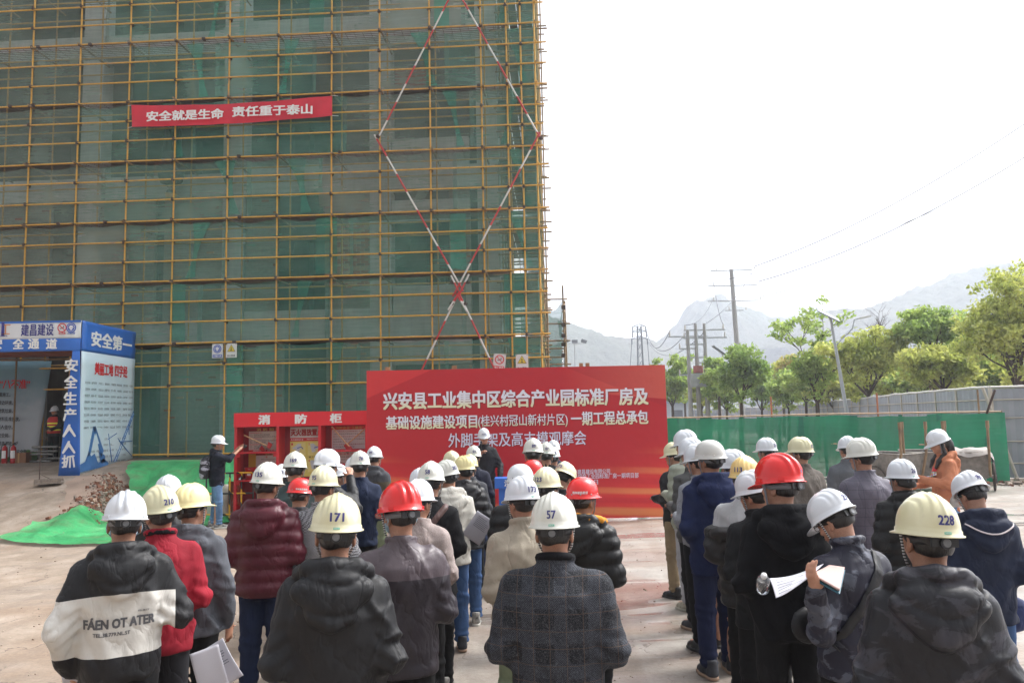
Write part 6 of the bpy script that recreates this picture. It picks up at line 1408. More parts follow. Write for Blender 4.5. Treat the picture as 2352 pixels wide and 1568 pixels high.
        g.disp(lambda X,Y,Z:np.clip((-.10-Y)*30,0,1)*np.clip((Z-1.24)*20,0,1)*(.014*((1-np.abs(np.sin((Z-2.4*X*X+.012*np.sin(X*17+seed))*27+seed)))**2.5)-.004+.007*np.exp(-(X/.010)**2)*(Z<1.43)))
    g.cut(lambda X,Y,Z:hem-Z)
    # keep the neck opening clear of the head
    g.ell(hp(0,-.012,1.60),(.085,.095,.085),.004,Rm_,'s')
    jm=g.mesh('jacket'); jm.materials.append(jacket); jo=link('jacket',jm,root); jo.scale=(s,)*3
    if collar_mat:
        mb=MB(); n=20; mb.tube([((.074)*math.cos(2*math.pi*k/n),-.004+.074*math.sin(2*math.pi*k/n),1.497-.018*math.sin(2*math.pi*k/n)) for k in range(n+1)],.019,8,False); o=mb.build('collar',collar_mat,root); o.scale=(s,)*3
    # ---- trousers
    vis_legs=legs or Z>4
    g=Sdf(np.arange(-.24,.24,q),np.arange(-.2,.2,q),np.arange(.05,.95,q)); st_=.0 if legs<2 else .05
    g.loft([(.80,.165,.118,0,0),(.92,.16,.115,0,0)],.03,2.2)
    for sd in(-1,1):
        yo=st_*sd; g.cone((sd*.085,0,.86),(sd*.098,.01+yo*.4,.48),.098,.074,.03); g.cone((sd*.098,.01+yo*.4,.48),(sd*.105,-.01+yo,.09),.074,.064,.03)
    Fp=fold(seed+3,.008,1.1)
    g.disp(lambda X,Y,Z:Fp(X,Y,Z)*.6+.009*np.exp(-((Z-.13)/.09)**2)*np.sin(Z*105+X*8)+.006*np.exp(-((Z-.48)/.08)**2)*np.sin(Z*90+X*22))
    g.cut(lambda X,Y,Z:.075-Z); tm_=g.mesh('trousers'); tm_.materials.append(trs); to=link('trousers',tm_,root); to.scale=(s,)*3
    u_,l_=shoe(sk)
    for sd in(-1,1):
        o=link('shoe',u_,root,(sd*.105*s,(-.005+st_*sd)*s,0)); o.rotation_euler=(0,0,-sd*.12); o.scale=(s,)*3; link('sole',l_,o)
    # ---- hat and things worn
    HT=Matrix.Scale(s,4)@T@Matrix.Translation(Vector((0,-.002,1.637-1.50)))@Matrix.Rotation(R(-3),4,'X')
    hat_o=None
    if hat: 
        hat_o=add_hat(root,HT,kind,hat,num,nang,sticker,strap,band,side_text,hs)
    if glasses:
        mb=MB()
        for sd in(-1,1):
            c=Vector((sd*.031,.108,1.618)); mb.tube([c+Vector((.024*math.cos(2*math.pi*k/12),-.004*abs(math.cos(2*math.pi*k/12)),.017*math.sin(2*math.pi*k/12))) for k in range(13)],.0018,5,False); mb.tube([c+Vector((sd*.024,-.006,.004)),Vector((sd*.080,.03,1.622)),Vector((sd*.082,-.015,1.605))],.0022,5,False)
        mb.tube([(-.008,.11,1.620),(.008,.11,1.620)],.0018,5,False)
        o=mb.build('glasses',BLKPL,root); o.matrix_local=Matrix.Scale(s,4)@T@Matrix.Translation((0,0,-1.5))
    if mask:
        g=Sdf(np.arange(-.11,.11,.008),np.arange(-.05,.15,.008),np.arange(1.48,1.65,.008)); g.ell((0,.045,1.565),(.070,.072,.052),.02); g.cut(lambda X,Y,Z:.022-Y-np.abs(X)*.1); me=g.mesh('face_mask'); me.materials.append(SLATE); o=link('face_mask',me,root); o.matrix_local=Matrix.Scale(s,4)@T@Matrix.Translation((0,0,-1.5))
        mb=MB()
        for sd in(-1,1): mb.tube([(sd*.068,.04,1.59),(sd*.084,-.012,1.612),(sd*.088,-.026,1.59),(sd*.082,-.014,1.565),(sd*.066,.03,1.55)],.003,4,False)
        o=mb.build('mask_loop',SLATE,root); o.matrix_local=Matrix.Scale(s,4)@T@Matrix.Translation((0,0,-1.5))
    root['_s']=s
    return dict(root=root,s=s,A=A,jacket=jo,T=T,hat=hat_o,yaw=yaw)
def wpt(P,v): # body-space point to world
    return P['root'].matrix_basis@(Vector(v)*P['s'])
BK=cloth('black_nylon',(.007,.007,.009),.6); BKM=cloth('matte_black_fleece',(.008,.008,.010),.95); CHAR=cloth('charcoal_cloth',(.05,.052,.062),.8); NVY=cloth('navy_cloth',(.014,.018,.045),.8); NVB=cloth('blue_navy_jersey',(.011,.018,.062),.85)
JN=cloth('blue_denim',(.045,.09,.20),.9,'denim'); JD=cloth('dark_denim',(.014,.022,.055),.9,'denim'); JL=cloth('light_denim',(.12,.22,.38),.9,'denim'); TRB=cloth('black_trousers',(.008,.008,.009),.85); TRN=cloth('navy_trousers',(.011,.016,.050),.85); KHK=cloth('khaki_twill',(.26,.20,.125),.9); GRYS=cloth('light_grey_jersey',(.40,.40,.43),.9); OLV=cloth('olive_trousers',(.16,.19,.12),.9)
# ---- left group, front to back
p=person(285,1135,4.22,0,'white',cloth('black_and_white_windbreaker',(.008,.008,.010),.6,'twotone'),TRB,'person in a black jacket with a white lettered back panel, front left',kind='ridge',sticker=False,hood=1.12,bulk=1.16,mask=True,band='grey',strap=0,arms=[((-.29,-.06,1.10),(-.23,.06,.86)),((.285,-.03,1.11),(.12,.25,1.10))],rib=True,fold_amp=.011,hyaw=2); L1=p
bv=BVHTree.FromPolygons([tuple(v.co) for v in p['jacket'].data.vertices],[tuple(f.vertices) for f in p['jacket'].data.polygons])
GLET=mat('grey_flock_print',(.10,.10,.11),.7,.1,10)
decal('lettering','FÁEN OT ATER',bv,(-.005,0,1.135),R(-90),.33,.066,GLET,p['jacket'],.05,.003,.02,rad=.6); decal('lettering','TEL.38.779.NL.ST',bv,(-.04,0,1.075),R(-90),.17,.020,GLET,p['jacket'],.03,.003,.02,rad=.6); decal('lettering','TEL.38.ST',bv,(.105,0,1.178),R(-90),.055,.009,GLET,p['jacket'],.03,.003,.02,rad=.6)
person(371,1120,4.75,5,'cream',cloth('maroon_red_cotton',(.25,.010,.022),.8),cloth('black_denim',(.02,.02,.024),.9),'person in a maroon red jacket with a black collar and cream hard hat 210',num='210',bulk=1.1,collar=2,collar_mat=BKM,fold_amp=.010,pose='low',hyaw=25)
person(443,1115,5.15,-20,'straw',cloth('slate_grey_hooded_cotton',(.085,.09,.105),.85),TRB,'person in slate grey hooded jacket and yellowish hat looking right',hood=1.0,sticker=False,bulk=1.02,pose='down',hyaw=-50)
person(388,1094,6.3,0,'white',BK,TRB,'person whose smooth white hard hat shows above the two cream ones at left',sticker=False,hyaw=-10)
person(610,1067,6.0,-10,'offwhite',cloth('maroon_quilted_nylon',(.075,.007,.016),.45),JD,'person in a maroon quilted puffer jacket with hood and hard hat 135',num='135',style='puffer',hood=1.12,bulk=1.2,legs=1,sk='white',long=-.02,hyaw=-32)
person(676,1041,7.6,-5,'offwhite',cloth('dark_green_grey_wool',(.045,.065,.065),.95),TRB,'person in a dark green-grey blazer and white hard hat 169',num='169',bulk=1.08,style='coat',hyaw=-8)
person(648,1068,8.6,0,'white',cloth('dark_patterned_jacket',(.02,.022,.028),.8,'camo',(.05,.055,.07)),TRB,'person mostly hidden to the left of hard hat 169',num='65',hyaw=0)
person(687,1097,6.75,-15,'red',cloth('dark_grey_jacket',(.05,.05,.055),.8),TRB,'person with a riveted red hard hat beside hard hat 95 at left',kind='round',sticker=False,band='grey',strap=2,side_text=('桂林建昌建设',-50,WH),hyaw=-35)
person(741,1074,6.15,-15,'cream',cloth('houndstooth_jacket',(.42,.42,.44),.8,'hound',(.07,.07,.08)),TRB,'person in a grey and white houndstooth jacket and hard hat 95',num='95',bulk=1.08,fold_amp=.008,hyaw=-35)
bagL=None
person(748,1036,7.9,-45,'white',BK,TRB,'person in a black jacket holding a hand to the face beside the fire poster',kind='ridge',sticker=False,strap=2,arms=[None,((.30,.08,1.22),(.12,.22,1.50))],hyaw=-60)
person(778,1064,8.7,-50,'white',BK,TRB,'person half hidden with a white hard hat tipped back, left of hard hat 78',sticker=False,pitch=-8,kind='round',hyaw=-70)
person(826,1038,8.4,0,'offwhite',cloth('dark_navy_cotton',(.012,.02,.05),.8),TRB,'person in a dark navy jacket and hard hat 78',num='78',hyaw=5)
person(812,1050,9.4,0,'white',cloth('purple_grey_nylon',(.085,.075,.12),.6),JN,'person in a purple-grey jacket hidden behind hard hat 78',bulk=1.25,sticker=False,hyaw=0)
person(860,1027,10.9,-22,'white',cloth('black_and_olive_jacket',(.075,.062,.040),.8,'yoke',(.05,.052,.06)),OLV,'person in a black and olive hooded jacket and hard hat 09 by the backdrop edge',num='09',hood=1.0,hyaw=-25)
person(768,1143,3.45,-3,'cream',BK,TRB,'person in a plain black hooded jacket, hard hat 171, front centre-left',num='171',hood=1.15,bulk=1.10,pose='low',fold_amp=.011,hyaw=0)
person(920,1118,4.25,5,'red',cloth('mauve_brown_leather',(.025,.020,.026),.42,'yoke',(.085,.065,.075),.0),TRB,'masked person in a dark mauve leather jacket and ridged red hat',kind='ridge',sticker=False,strap=1,band='grey',mask=True,bulk=1.12,hs=1.08,pitch=2,hyaw=28)
person(962,1105,5.5,-15,'white',cloth('beige_pink_tweed',(.24,.19,.18),.95,'tweed',(.42,.36,.34)),TRB,'person in a beige-pink tweed coat, white hard hat, right of the ridged red hard hat',sticker=False,bulk=1.02,hyaw=-35)
M1=person(988,1064,6.3,-8,'offwhite',cloth('black_wool_coat',(.012,.012,.014),.95),TRB,'person in a black coat with a brown bag strap and hard hat 58',num='58',style='coat',long=.2,legs=1,sk='white',hyaw=-14)
person(966,1077,7.3,0,'white',BK,TRB,'person whose white hard hat peeks out left of hard hat 58',sticker=False,hyaw=0)
person(1031,1059,7.4,10,'offwhite',cloth('cream_white_hooded_parka',(.52,.50,.45),.85),JN,'person in a cream white hooded parka and hard hat 20',num='203',hood=1.1,pitch=6,bulk=1.08,legs=1,sk='sneaker',hyaw=42)
person(1066,1049,8.3,5,'straw',cloth('black_down_jacket',(.008,.008,.010),.5),JN,'person in a hooded black down jacket and pale yellow hat left of the lectern',hood=1.15,style='puffer',bulk=1.12,sticker=False,legs=1,sk='white',hyaw=38)
person(1037,1037,9.3,0,'cream',CHAR,JN,'person with a cream hard hat furthest back in the cluster left of the lectern',sticker=False,hyaw=0)
person(1077,1045,9.5,0,'straw',CHAR,TRB,'person with a cream hard hat tucked behind the pale yellow one',sticker=False,hyaw=0)
person(1087,1025,10.8,0,'offwhite',cloth('midnight_navy_suit',(.010,.012,.028),.8),JD,'person in a dark navy suit jacket and hard hat 03 left of the lectern',num='03',style='coat',legs=1,long=.06,hyaw=4)
# ---- speaker
SPK=person(1112,984,15.2,176,'white',cloth('speaker_black_jacket',(.015,.015,.018),.7),TRB,'person speaking into a microphone in front of the red backdrop',hyaw=6,glasses=True,sticker=False,strap=2,group='people facing the crowd',side_text=('建昌建设',90,NUMB,.05),arms=[((-.27,-.02,1.12),(-.29,.16,.92)),((.27,.02,1.14),(.05,.20,1.33))],res=.016,absyaw=True)
# ---- centre group
person(1223,1010,8.8,0,'offwhite',BK,TRB,'person with hard hat 89, centre, tallest of the far cluster',num='89',hyaw=3)
person(1253,1018,9.9,0,'offwhite',BKM,TRB,'person with hard hat 07 just right of hard hat 89',num='07',hyaw=5)
person(1270,1027,11.0,0,'white',BK,TRB,'person with small white hard hat 93 in front of the bluish white hat',num='93',hyaw=14)
person(1272,1012,12.2,0,'white',NVY,TRB,'person with a bluish white hard hat furthest back in the centre cluster',sticker=False,hyaw=0)
person(1221,1056,7.4,0,'red',BK,TRB,'person whose plain red hard hat is half hidden below hard hat 89',kind='round',sticker=False,hyaw=0)
person(1197,1066,6.3,0,'white',cloth('bulky_black_down',(.008,.008,.009),.5),TRB,'person in a bulky black jacket under a smooth white dome hard hat, centre',kind='round',sticker=False,style='puffer',bulk=1.2,hyaw=0)
person(1256,1077,6.0,-5,'cream',CHAR,TRB,'person with cream hard hat 123 behind hard hat 57',num='123',hyaw=-30)
person(1288,1061,7.5,-10,'cream',BK,TRB,'person bowing the head under cream hard hat 175',num='175',pitch=26,hyaw=-38)
person(1199,1099,5.0,20,'white',cloth('khaki_beige_cotton',(.33,.29,.23),.9),OLV,'person in a khaki beige jacket and hard hat 173 beside hard hat 57',num='173',bulk=1.15,collar=2,pose='low',hyaw=34)
person(1337,1096,5.35,-18,'red',cloth('black_padded_parka',(.008,.008,.009),.5),TRB,'person in a black parka with an orange hood lining and red hat',kind='round',sticker=False,band='grey',strap=2,mask=False,hood=1.2,style='puffer',bulk=1.15,side_text=('桂林建昌建设',-62,WH,.036),hyaw=-36)
P57=person(1272,1140,3.58,-4,'offwhite',cloth('glen_check_jacket',(.012,.0125,.016),.9,'check'),TRB,'person in a dark checked tweed jacket, hard hat 57, front centre',num='57',bulk=1.25,collar=1,collar_mat=BKM,style='coat',fold_amp=.006,hyaw=-5)
# ---- right group
person(1550,1018,9.3,45,'cream',BK,KHK,'person with khaki trousers and cream hard hat at the far left of the right group',sticker=False,legs=1,sk='black',strap=2,hyaw=65)
person(1577,991,8.75,40,'white',cloth('sage_green_quilted_nylon',(.27,.29,.23),.55),GRYS,'person in a sage green quilted puffer jacket and light grey sweatpants',sticker=False,style='puffer',bulk=1.1,legs=2,sk='beige',strap=2,glasses=True,hyaw=58)
person(1590,1009,8.0,38,'white',cloth('dark_grey_quilted',(.055,.055,.055),.6),TRB,'person in a dark grey quilted jacket behind the grey hard hat',sticker=False,style='puffer',legs=2,sk='sneaker',strap=2,glasses=True,hyaw=58)
person(1605,1022,7.3,35,'white',cloth('grey_wool_blazer',(.15,.155,.17),.95,'tweed'),TRB,'person in a grey woollen jacket directly behind the grey hard hat',sticker=False,legs=2,sk='black',strap=2,hyaw=52)
person(1630,1012,6.6,22,'grey',NVB,TRN,'person in a navy blue hoodie and navy trousers with a grey riveted hard hat',kind='round',sticker=False,band='grey',strap=2,hood=1.15,bulk=1.05,legs=2,sk='sneaker',pose='low',long=.05,rib=True,hyaw=45)
person(1683,1036,6.9,30,'white',cloth('grey_checked_coat',(.17,.18,.20),.95,'tweed'),TRB,'person in a grey checked coat and glasses just left of hard hat 113',sticker=False,glasses=True,hyaw=60)
V13=person(1711,1052,5.85,8,'yellow',cloth('light_grey_melange_hoodie',(.40,.40,.41),.9),TRB,'person in a light grey top, padded jacket off the shoulders, yellow hard hat 113',num='113',bulk=1.0,legs=1,sk='black',long=-.02,hyaw=-22)
person(1738,1084,5.25,25,'white',cloth('black_softshell',(.009,.0095,.011),.7),TRB,'person in a black soft jacket and glasses, left of the ridged red hat',sticker=False,glasses=True,collar=2,pitch=4,legs=1,long=.05,hyaw=55)
RR=person(1790,1055,4.6,15,'red',cloth('black_hooded_sweatshirt',(.006,.006,.0075),.95),TRB,'person in a black hoodie and ridged red hard hat in front of the green fence',kind='ridge',sticker=False,band='grey',strap=2,hood=1.18,bulk=1.06,pose='low',hs=1.08,rib=True,side_text=('善',-78,NUMB,.05),hyaw=55)
person(1759,1008,9.5,25,'white',BK,TRB,'person with hard hat 22 in front of the green fence',num='22',strap=2,hyaw=52)
person(1837,1007,8.4,40,'cream',cloth('taupe_wool_blazer',(.125,.110,.098),.95),TRB,'person in a taupe blazer and cream hard hat 12 in front of the green fence',num='12',strap=2,style='coat',bulk=1.08,hyaw=66)
person(1945,1004,9.7,15,'white',cloth('charcoal_wool_coat',(.075,.08,.09),.95,'tweed'),TRB,'person in a charcoal wool coat and hard hat 187',num='187',bulk=1.08,strap=2,hyaw=30)
person(1981,1010,7.15,35,'offwhite',cloth('purple_grey_quilted_jacket',(.115,.105,.14),.6,'quilt'),TRB,'person in a purple-grey quilted jacket with glasses and a cream hard hat',sticker=False,glasses=True,strap=2,bulk=1.12,hyaw=60)
person(2069,1058,6.35,25,'white',cloth('matte_black_down',(.009,.0085,.009),.6),TRB,'person in a matte black down jacket with a high collar and hard hat 26',num='26',hair='bun',strap=2,collar=2,hood=.9,style='puffer',bulk=1.06,hyaw=44)
tp=at(1938,1126,4.15); _s=(tp.z-.045)/1.72; _i=Matrix.LocRotScale(Vector((tp.x,4.15,0)),Matrix.Rotation(R(42-math.degrees(math.atan((1938*DS-512)/F))),3,'Z').to_euler(),None).inverted()
def _b(*a): return tuple((_i@at(*a))/_s)
RDA=[(_b(1888,1452,3.98),_b(1872,1352,3.86)),((.28,.0,1.10),(.10,.28,1.14))]
RD=person(1938,1126,4.15,42,'white',cloth('navy_camo_nylon',(.012,.012,.026),.6,'camo',(.075,.082,.11)),TRB,'person in a navy and grey patterned jacket bowed over a notebook',num='23',pitch=30,glasses=True,bulk=1.12,collar=2,arms=RDA,hyaw=58)
P228=person(2121,1143,3.02,12,'cream',cloth('black_camo_windbreaker',(.010,.010,.014),.5,'camo',(.034,.032,.042)),TRB,'person in a black camouflage windbreaker, cream hard hat 228, front right',num='228',hood=1.12,bulk=1.02,pose='low',glasses=True,fold_amp=.012,strap=1,hyaw=30)
R98=person(2240,1083,5.25,24,'white',cloth('navy_hooded_windcheater',(.012,.018,.042),.7),JN,'person in a navy hooded jacket and jeans, hat 98, far right',num='98',pitch=24,hood=1.12,bulk=1.1,legs=1,pose='low',long=.04,hyaw=42)
# ---- woman in orange, photographer, guard
WO=person(2163,988,10.0,82,'white',cloth('orange_brown_hoodie',(.50,.20,.11),.9),JL,'person with long black hair in an orange hoodie looking at a phone',hyaw=6,pitch=12,hair='long',sticker=False,strap=2,glasses=True,hood=.9,bulk=.88,group='people around the edge of the yard',side_text=('建昌',90,NUMB,.05),arms=[((-.24,.07,1.14),(-.05,.33,1.19)),((.25,.05,1.13),(.09,.35,1.09))],res=.015,legs=1,absyaw=True)
PH=person(500,1001,16.2,-66,'white',cloth('photographer_navy_sweatshirt',(.010,.012,.022),.9),JL,'person in a dark sweatshirt and jeans photographing the speaker beside the fire cabinet',hyaw=-12,kind='vgard',sticker=False,strap=2,glasses=True,hood=.85,group='people around the edge of the yard',sk='white',legs=2,side_text=('建昌建设',90,NUMB,.045),cuff=.35,arms=[((-.22,.22,1.33),(-.06,.40,1.52)),((.24,.20,1.32),(.06,.42,1.51))],res=.016,absyaw=True)
gz_=float(terrain(-10.6,22.4))
GU=person(126,932,22.2,170,'white',BK,TRB,'person in a red and yellow reflective vest standing inside the gate',sticker=False,group='people around the edge of the yard',ground=gz_,strap=2,side_text=('建昌',90,NUMB,.05),arms=[((-.25,.02,1.12),(-.02,.20,1.02)),((.25,.02,1.12),(.03,.19,1.04))],res=.02,sk='black',absyaw=True)
WK=person(393,451,23.4,180,'yellow',CHAR,TRB,'person in a yellow hard hat working behind the netting left of the slogan banner',sticker=False,group='people around the edge of the yard',ground=rz(5)+.05,res=.024,strap=0,absyaw=True)
# ---------------- guard vest
def shell_on(P,name,m,z0,z1,b=1.0,pad=.014,stripes=None,ye=.0):
    g=Sdf(np.arange(-.25,.25,.018),np.arange(-.22,.22,.018),np.arange(z0-.04,z1+.04,.018))
    g.loft([(z0,.192*b+pad,.142*b+pad,0,0),(1.15,.198*b+pad,.142*b+pad,0,0),(1.30,.207*b+pad,.145*b+pad,0,-.008),(1.40,.17*b+pad,.125*b+pad,0,-.012),(z1,.10+pad,.10+pad,0,-.012)],.02,2.3); me=g.mesh(name); me.materials.append(m); o=link(name,me,P['root']); o.scale=(P['s'],)*3; return o
t=NT('reflective_vest_cloth'); g=t.n('SeparateXYZ'); t.l(t.coord(),g.inputs[0]); z=g.outputs[2]
def bnd(a,b): return t.math('MULTIPLY',t.math('GREATER_THAN',z,a),t.math('LESS_THAN',z,b))
yl=t.math('MAXIMUM',bnd(1.20,1.245),t.math('MAXIMUM',bnd(1.10,1.145),bnd(.99,1.035))); t.col(t.mix(yl,(.50,.02,.02),(.85,.85,.05))); t.set(Roughness=.6); shell_on(GU,'reflective_vest',t.m,.90,1.44)
# black padded jacket slipped off the shoulders of 113
g=Sdf(np.arange(-.36,.36,.016),np.arange(-.30,.26,.016),np.arange(.68,1.36,.016))
g.loft([(.72,.215,.165,0,0),(.95,.225,.175,0,-.005),(1.15,.245,.18,0,-.01),(1.235,.235,.165,0,-.01)],.03,2.3); g.chain([(-.25,.05,1.20),(-.22,-.12,1.235),(0,-.19,1.25),(.22,-.12,1.235),(.25,.05,1.20)],[.04,.045,.05,.045,.04],.02)
for sd in(-1,1): g.cone((sd*.225,-.02,1.22),(sd*.245,-.04,1.09),.075,.066,.05); g.cone((sd*.245,-.04,1.09),(sd*.15,.18,1.10),.066,.058,.04)
F_=fold(77,.020); g.disp(lambda X,Y,Z:.016*(.5-np.abs(np.sin(np.pi*Z/.10)))+F_(X,Y,Z)*.6); me=g.mesh('padded_jacket'); me.materials.append(cloth('black_padded_nylon',(.015,.014,.015),.5)); o=link('padded_jacket',me,V13['root']); o.scale=(V13['s'],)*3
# orange hood lining of the parka
o10=[o for o in bpy.data.objects if o.name.startswith('person') and 'orange hood lining' in o.get('label','')][0]; s_=o10['_s']
g=Sdf(np.arange(-.22,.22,.012),np.arange(-.26,.16,.012),np.arange(1.40,1.62,.012)); g.chain([(-.15,.03,1.465),(-.14,-.06,1.485),(-.08,-.12,1.50),(0,-.14,1.505),(.08,-.12,1.50),(.14,-.06,1.485),(.15,.03,1.465)],[.022,.026,.032,.036,.032,.026,.022],.02); F_=fold(5,.006); g.disp(F_); g.ell((0,0,1.56),(.08,.09,.10),.01,op='s'); me=g.mesh('hood_lining'); me.materials.append(cloth('orange_fleece',(.66,.28,.03),.8)); o=link('hood_lining',me,o10); o.scale=(s_,)*3
# white piping on the hood of 98
bv=BVHTree.FromPolygons([tuple(v.co) for v in R98['jacket'].data.vertices],[tuple(f.vertices) for f in R98['jacket'].data.polygons]); pts=[]
for k in range(25):
    x=-.15+.0125*k; z=1.375+2.6*x*x; hit,_n,_a,_b2=bv.ray_cast(Vector((x,-.6,z)),Vector((0,1,0)))
    if hit: pts.append(hit+Vector((0,-.003,0)))
mb=MB(); mb.tube(pts,.0055,6); o=mb.build('piping',mat('pink_white_piping',(.62,.55,.57),.6,0),R98['root']); o.scale=(R98['s'],)*3
# bags and straps
def strap_bag(P,m,label,width=.045,side=1,bag=True,name='shoulder_bag',z0=.98):
    root=empty(name,P['root'].location,P['root'].rotation_euler[2],label,'bag'); s=P['s']
    bv=BVHTree.FromPolygons([tuple(v.co) for v in P['jacket'].data.vertices],[tuple(f.vertices) for f in P['jacket'].data.polygons])
    a=[];n=26
    for k in range(n+1):
        t_=k/n; x=side*(.14-.34*t_); z=1.44-(1.44-z0)*t_**1.1; hit,nn,_,_=bv.ray_cast(Vector((x,-.6,z)),Vector((0,1,0)))
        if hit is None: hit=Vector((x,-.10,z)); nn=Vector((0,-1,0))
        a.append((hit+Vector((0,-.004,0)),nn))
    v=[];tan_=Vector((-side*.34,0,-(1.44-z0))).normalized(); per=tan_.cross(Vector((0,1,0)))*width/2
    for p_,nn in a: v+=[(p_-per)*s,(p_+per)*s]
    mb=MB(); mb.add(v,[(2*i,2*i+1,2*i+3,2*i+2) for i in range(n)],True); me=mb.mesh('strap',m); o=link('strap',me,root); md=o.modifiers.new('s','SOLIDIFY'); md.thickness=.004
    if bag:
        g=Sdf(np.arange(-.14,.14,.012),np.arange(-.08,.08,.012),np.arange(-.14,.14,.012)); g.ell((0,0,0),(.12,.05,.10),.02); g.disp(fold(3,.006)); me=g.mesh('bag_body'); me.materials.append(m); link('bag_body',me,root,Vector((-side*.10,.21,z0+.04))*s)
    return root
strap_bag(M1,cloth('brown_leather_strap',(.10,.055,.05),.5),'brown leather bag slung across the black coat below hard hat 58',.05,1,True)
strap_bag(RD,cloth('black_bag_webbing',(.012,.012,.014),.6),'black bag slung across the patterned jacket of the person with hard hat 23',.06,1,True)
HN=[o for o in bpy.data.objects if 'houndstooth' in o.get('label','')][0]
def world_of(o,v): return o.matrix_basis@Vector(v)
# photographer's backpack and camera
bp_=empty('backpack',PH['root'].location,PH['root'].rotation_euler[2],'black patterned backpack worn by the person taking a photo','backpack'); s=PH['s']
g=Sdf(np.arange(-.2,.2,.016),np.arange(-.42,-.08,.016),np.arange(.92,1.42,.016)); g.loft([(.95,.13,.085,0,-.225),(1.1,.15,.10,0,-.235),(1.3,.135,.09,0,-.22),(1.38,.09,.05,0,-.19)],.03,2.6); g.disp(fold(8,.008)); me=g.mesh('pack'); me.materials.append(cloth('black_speckled_nylon',(.02,.02,.025),.7,'camo',(.35,.35,.42))); o=link('pack',me,bp_); o.scale=(s,)*3
for sd in(-1,1): mb=MB(); mb.tube([(sd*.09,-.16,1.36),(sd*.11,-.05,1.475),(sd*.125,.08,1.42),(sd*.13,.15,1.30),(sd*.15,.10,1.10),(sd*.13,-.10,1.0)],.014,6); o=mb.build('strap',BLKPL,bp_); o.scale=(s,)*3
cmr=empty('camera_phone',wpt(PH,(0,.50,1.555)),PH['yaw'],'small dark camera held up by the person beside the fire cabinet','camera'); mb=MB(); mb.box((0,0,0),(.13,.03,.075)); mb.build('camera_body',BLKPL,cmr); mb=MB(); mb.cyl((0,.015,0),.027,.035,14,axis='Y'); mb.build('lens',BLKPL,cmr)
ph=empty('phone',wpt(WO,(-.04,.43,1.235)),WO['yaw'],'dark phone held by the person in the orange hoodie','phone'); mb=MB(); mb.box((0,0,0),(.075,.010,.155),rot=Matrix.Rotation(R(-50),3,'X')); mb.build('case',BLKPL,ph)
# hoodie print
t=NT('colourful_print'); vo=t.n('TexVoronoi'); vo.inputs['Scale'].default_value=60; t.l(t.coord(),vo.inputs[0]); t.l(vo.outputs['Color'],t.b.inputs['Base Color']); CPR=t.m
bv=BVHTree.FromPolygons([tuple(v.co) for v in WO['jacket'].data.vertices],[tuple(f.vertices) for f in WO['jacket'].data.polygons])
decal('chest_print','■',bv,(0,0,1.20),R(90),.16,.14,CPR,WO['jacket'],0,.004,.02,rad=.7); decal('chest_print','■',bv,(0,0,1.30),R(90),.15,.045,REDP,WO['jacket'],0,.004,.02,rad=.7)
# microphone
mi=empty('microphone',wpt(SPK,(.03,.22,1.47)),0,'slim black microphone held up by the speaker','microphone'); mb=MB(); mb.tube([(0,0,-.12),(0,0,.05)],.008,8); mb.build('stem',BLKPL,mi); mb=MB(); mb.tube([(0,0,.05),(0,0,.075),(0,0,.09)],[.014,.018,.010],10); mb.build('head',BLKPL,mi)
# papers, tablet, bottle
PAP=mat('white_paper',(.56,.55,.61),.7,.03,3)
def paper(loc,rot,w,h,bend,label,lines=0,name='paper_sheets',thick=.004,m=None,grp=None):
    r=empty(name,loc,0,label,'papers',grp); r.rotation_euler=rot; U,V=np.meshgrid(np.linspace(-w/2,w/2,12),np.linspace(-h/2,h/2,16),indexing='ij'); Pp=np.stack([U,bend*((V/h)**2*4)*.5+bend*.4*np.sin(U/w*3),V],-1)
    o=link('sheet',grid_mesh('sheet',Pp,m or PAP),r); md=o.modifiers.new('s','SOLIDIFY'); md.thickness=thick
    for k in range(lines):
        mb=MB(); z=h/2-.03-k*.014; ww=w*random.uniform(.45,.78); 
        yy=bend*((z/h)**2*4)*.5-thick-.002; mb.box((-w*.4+ww/2,yy,z),(ww,.0008,.0035)); mb.build('print_line',GREYT,r)
    return r
paper(at(482,1542,4.45),(R(8),R(-14),R(12)),.15,.26,.02,'white sheets hanging from the hand of the person in the red jacket',0)
paper(at(510,1522,4.6),(R(5),R(-30),R(-10)),.13,.24,.02,'printed white sheet fanned out beside the hanging sheets at left',8)
wl=wpt(L1,(-.21,.15,.80)); paper(wl+Vector((.06,.02,-.05)),(R(60),R(10),R(15)),.22,.30,.03,'white paper held low by the person with the lettered jacket',0)
paper(at(1098,1212,6.6),(R(5),R(35),R(-10)),.17,.24,.02,'folded printed sheet held between the black jackets left of centre',7)
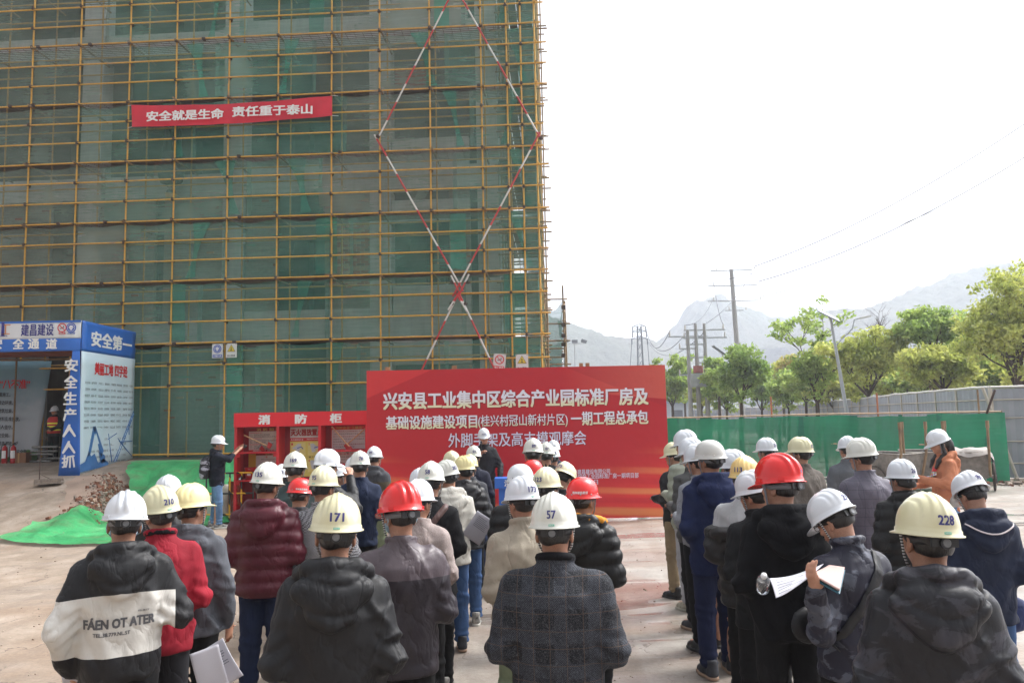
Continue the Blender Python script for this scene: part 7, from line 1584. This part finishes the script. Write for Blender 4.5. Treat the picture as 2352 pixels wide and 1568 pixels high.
def sheet(name,cs,m,label,cat,bend=.02,th=.003,lines=0):
    P4=[at(*q) for q in cs]; c=sum(P4,Vector())/4; r=empty(name,c,0,label,cat); A=[np.array(p-c) for p in P4]; U,V=np.meshgrid(np.linspace(0,1,14),np.linspace(0,1,14),indexing='ij')
    Pp=A[0]*((1-U)*(1-V))[...,None]+A[1]*(U*(1-V))[...,None]+A[2]*(U*V)[...,None]+A[3]*((1-U)*V)[...,None]; nn=np.cross(A[1]-A[0],A[3]-A[0]); nn/=np.linalg.norm(nn); Pp=Pp+nn*(bend*(np.sin(np.pi*U)+.5*(V-.5)**2))[...,None]
    o=link('sheet',grid_mesh('sheet',Pp,m),r); md=o.modifiers.new('s','SOLIDIFY'); md.thickness=th
    for k in range(lines):
        v=.14+.72*k/max(1,lines-1); u1=random.uniform(.5,.85); p=[]
        for uu_,vv_ in((.12,v),(u1,v),(u1,v+.035),(.12,v+.035)): p.append(Vector(A[0]*((1-uu_)*(1-vv_))+A[1]*(uu_*(1-vv_))+A[2]*(uu_*vv_)+A[3]*((1-uu_)*vv_)+nn*(bend*(math.sin(math.pi*uu_)+.5*(vv_-.5)**2)))+Vector((0,-.004,.004)))
        mb=MB(); mb.add(p,[(0,1,2,3)]); mb.build('print_line',GREYT,r)
    return r,A
nb,_A=sheet('notebook',[(1862,1318,3.86),(1904,1299,4.0),(1940,1304,3.98),(1928,1356,3.74)],mat('pinkish_page',(.52,.36,.33),.6,.03),'open notebook with a pinkish page held by the person with hard hat 23','notebook',.004,.008)
mb=MB(); k=[Vector(a_)*1.05+Vector((.0,.004,-.014)) for a_ in _A]; mb.add(k,[(0,1,2,3)]); o=mb.build('cover',mat('teal_cover',(.03,.12,.17),.4,.05),nb); md=o.modifiers.new('s','SOLIDIFY'); md.thickness=.006
sheet('paper_sheets',[(1768,1326,3.80),(1893,1293,4.02),(1862,1322,3.84),(1783,1371,3.72)],PAP,'white sheet curling over the left side of the notebook in front of the black hoodie','papers',.035,.003,6)
bt=wpt(RR,(-.20,-.16,1.05)); bottle(at(1752,1352,4.05),(R(60),R(10),R(-20)),'clear plastic bottle tucked at the side of the person in the black hoodie')
bb_=empty('hip_bag',wpt(R98,(.18,.05,.80)),R98['yaw'],'dark blue bag hanging at the hip of the person with hard hat 98','bag'); g=Sdf(np.arange(-.16,.16,.012),np.arange(-.07,.07,.012),np.arange(-.16,.16,.012)); g.ell((0,0,0),(.14,.045,.12),.02); g.disp(fold(4,.008)); me=g.mesh('bag_body'); me.materials.append(cloth('dark_blue_nylon',(.012,.025,.10),.6)); link('bag_body',me,bb_); mb=MB(); mb.tube([(-.13,0,.05),(-.16,-.02,.3),(-.1,-.05,.5)],.012,6); mb.build('strap',BLKPL,bb_)
for o in bpy.data.objects:
    if '_s' in o.keys(): del o['_s']
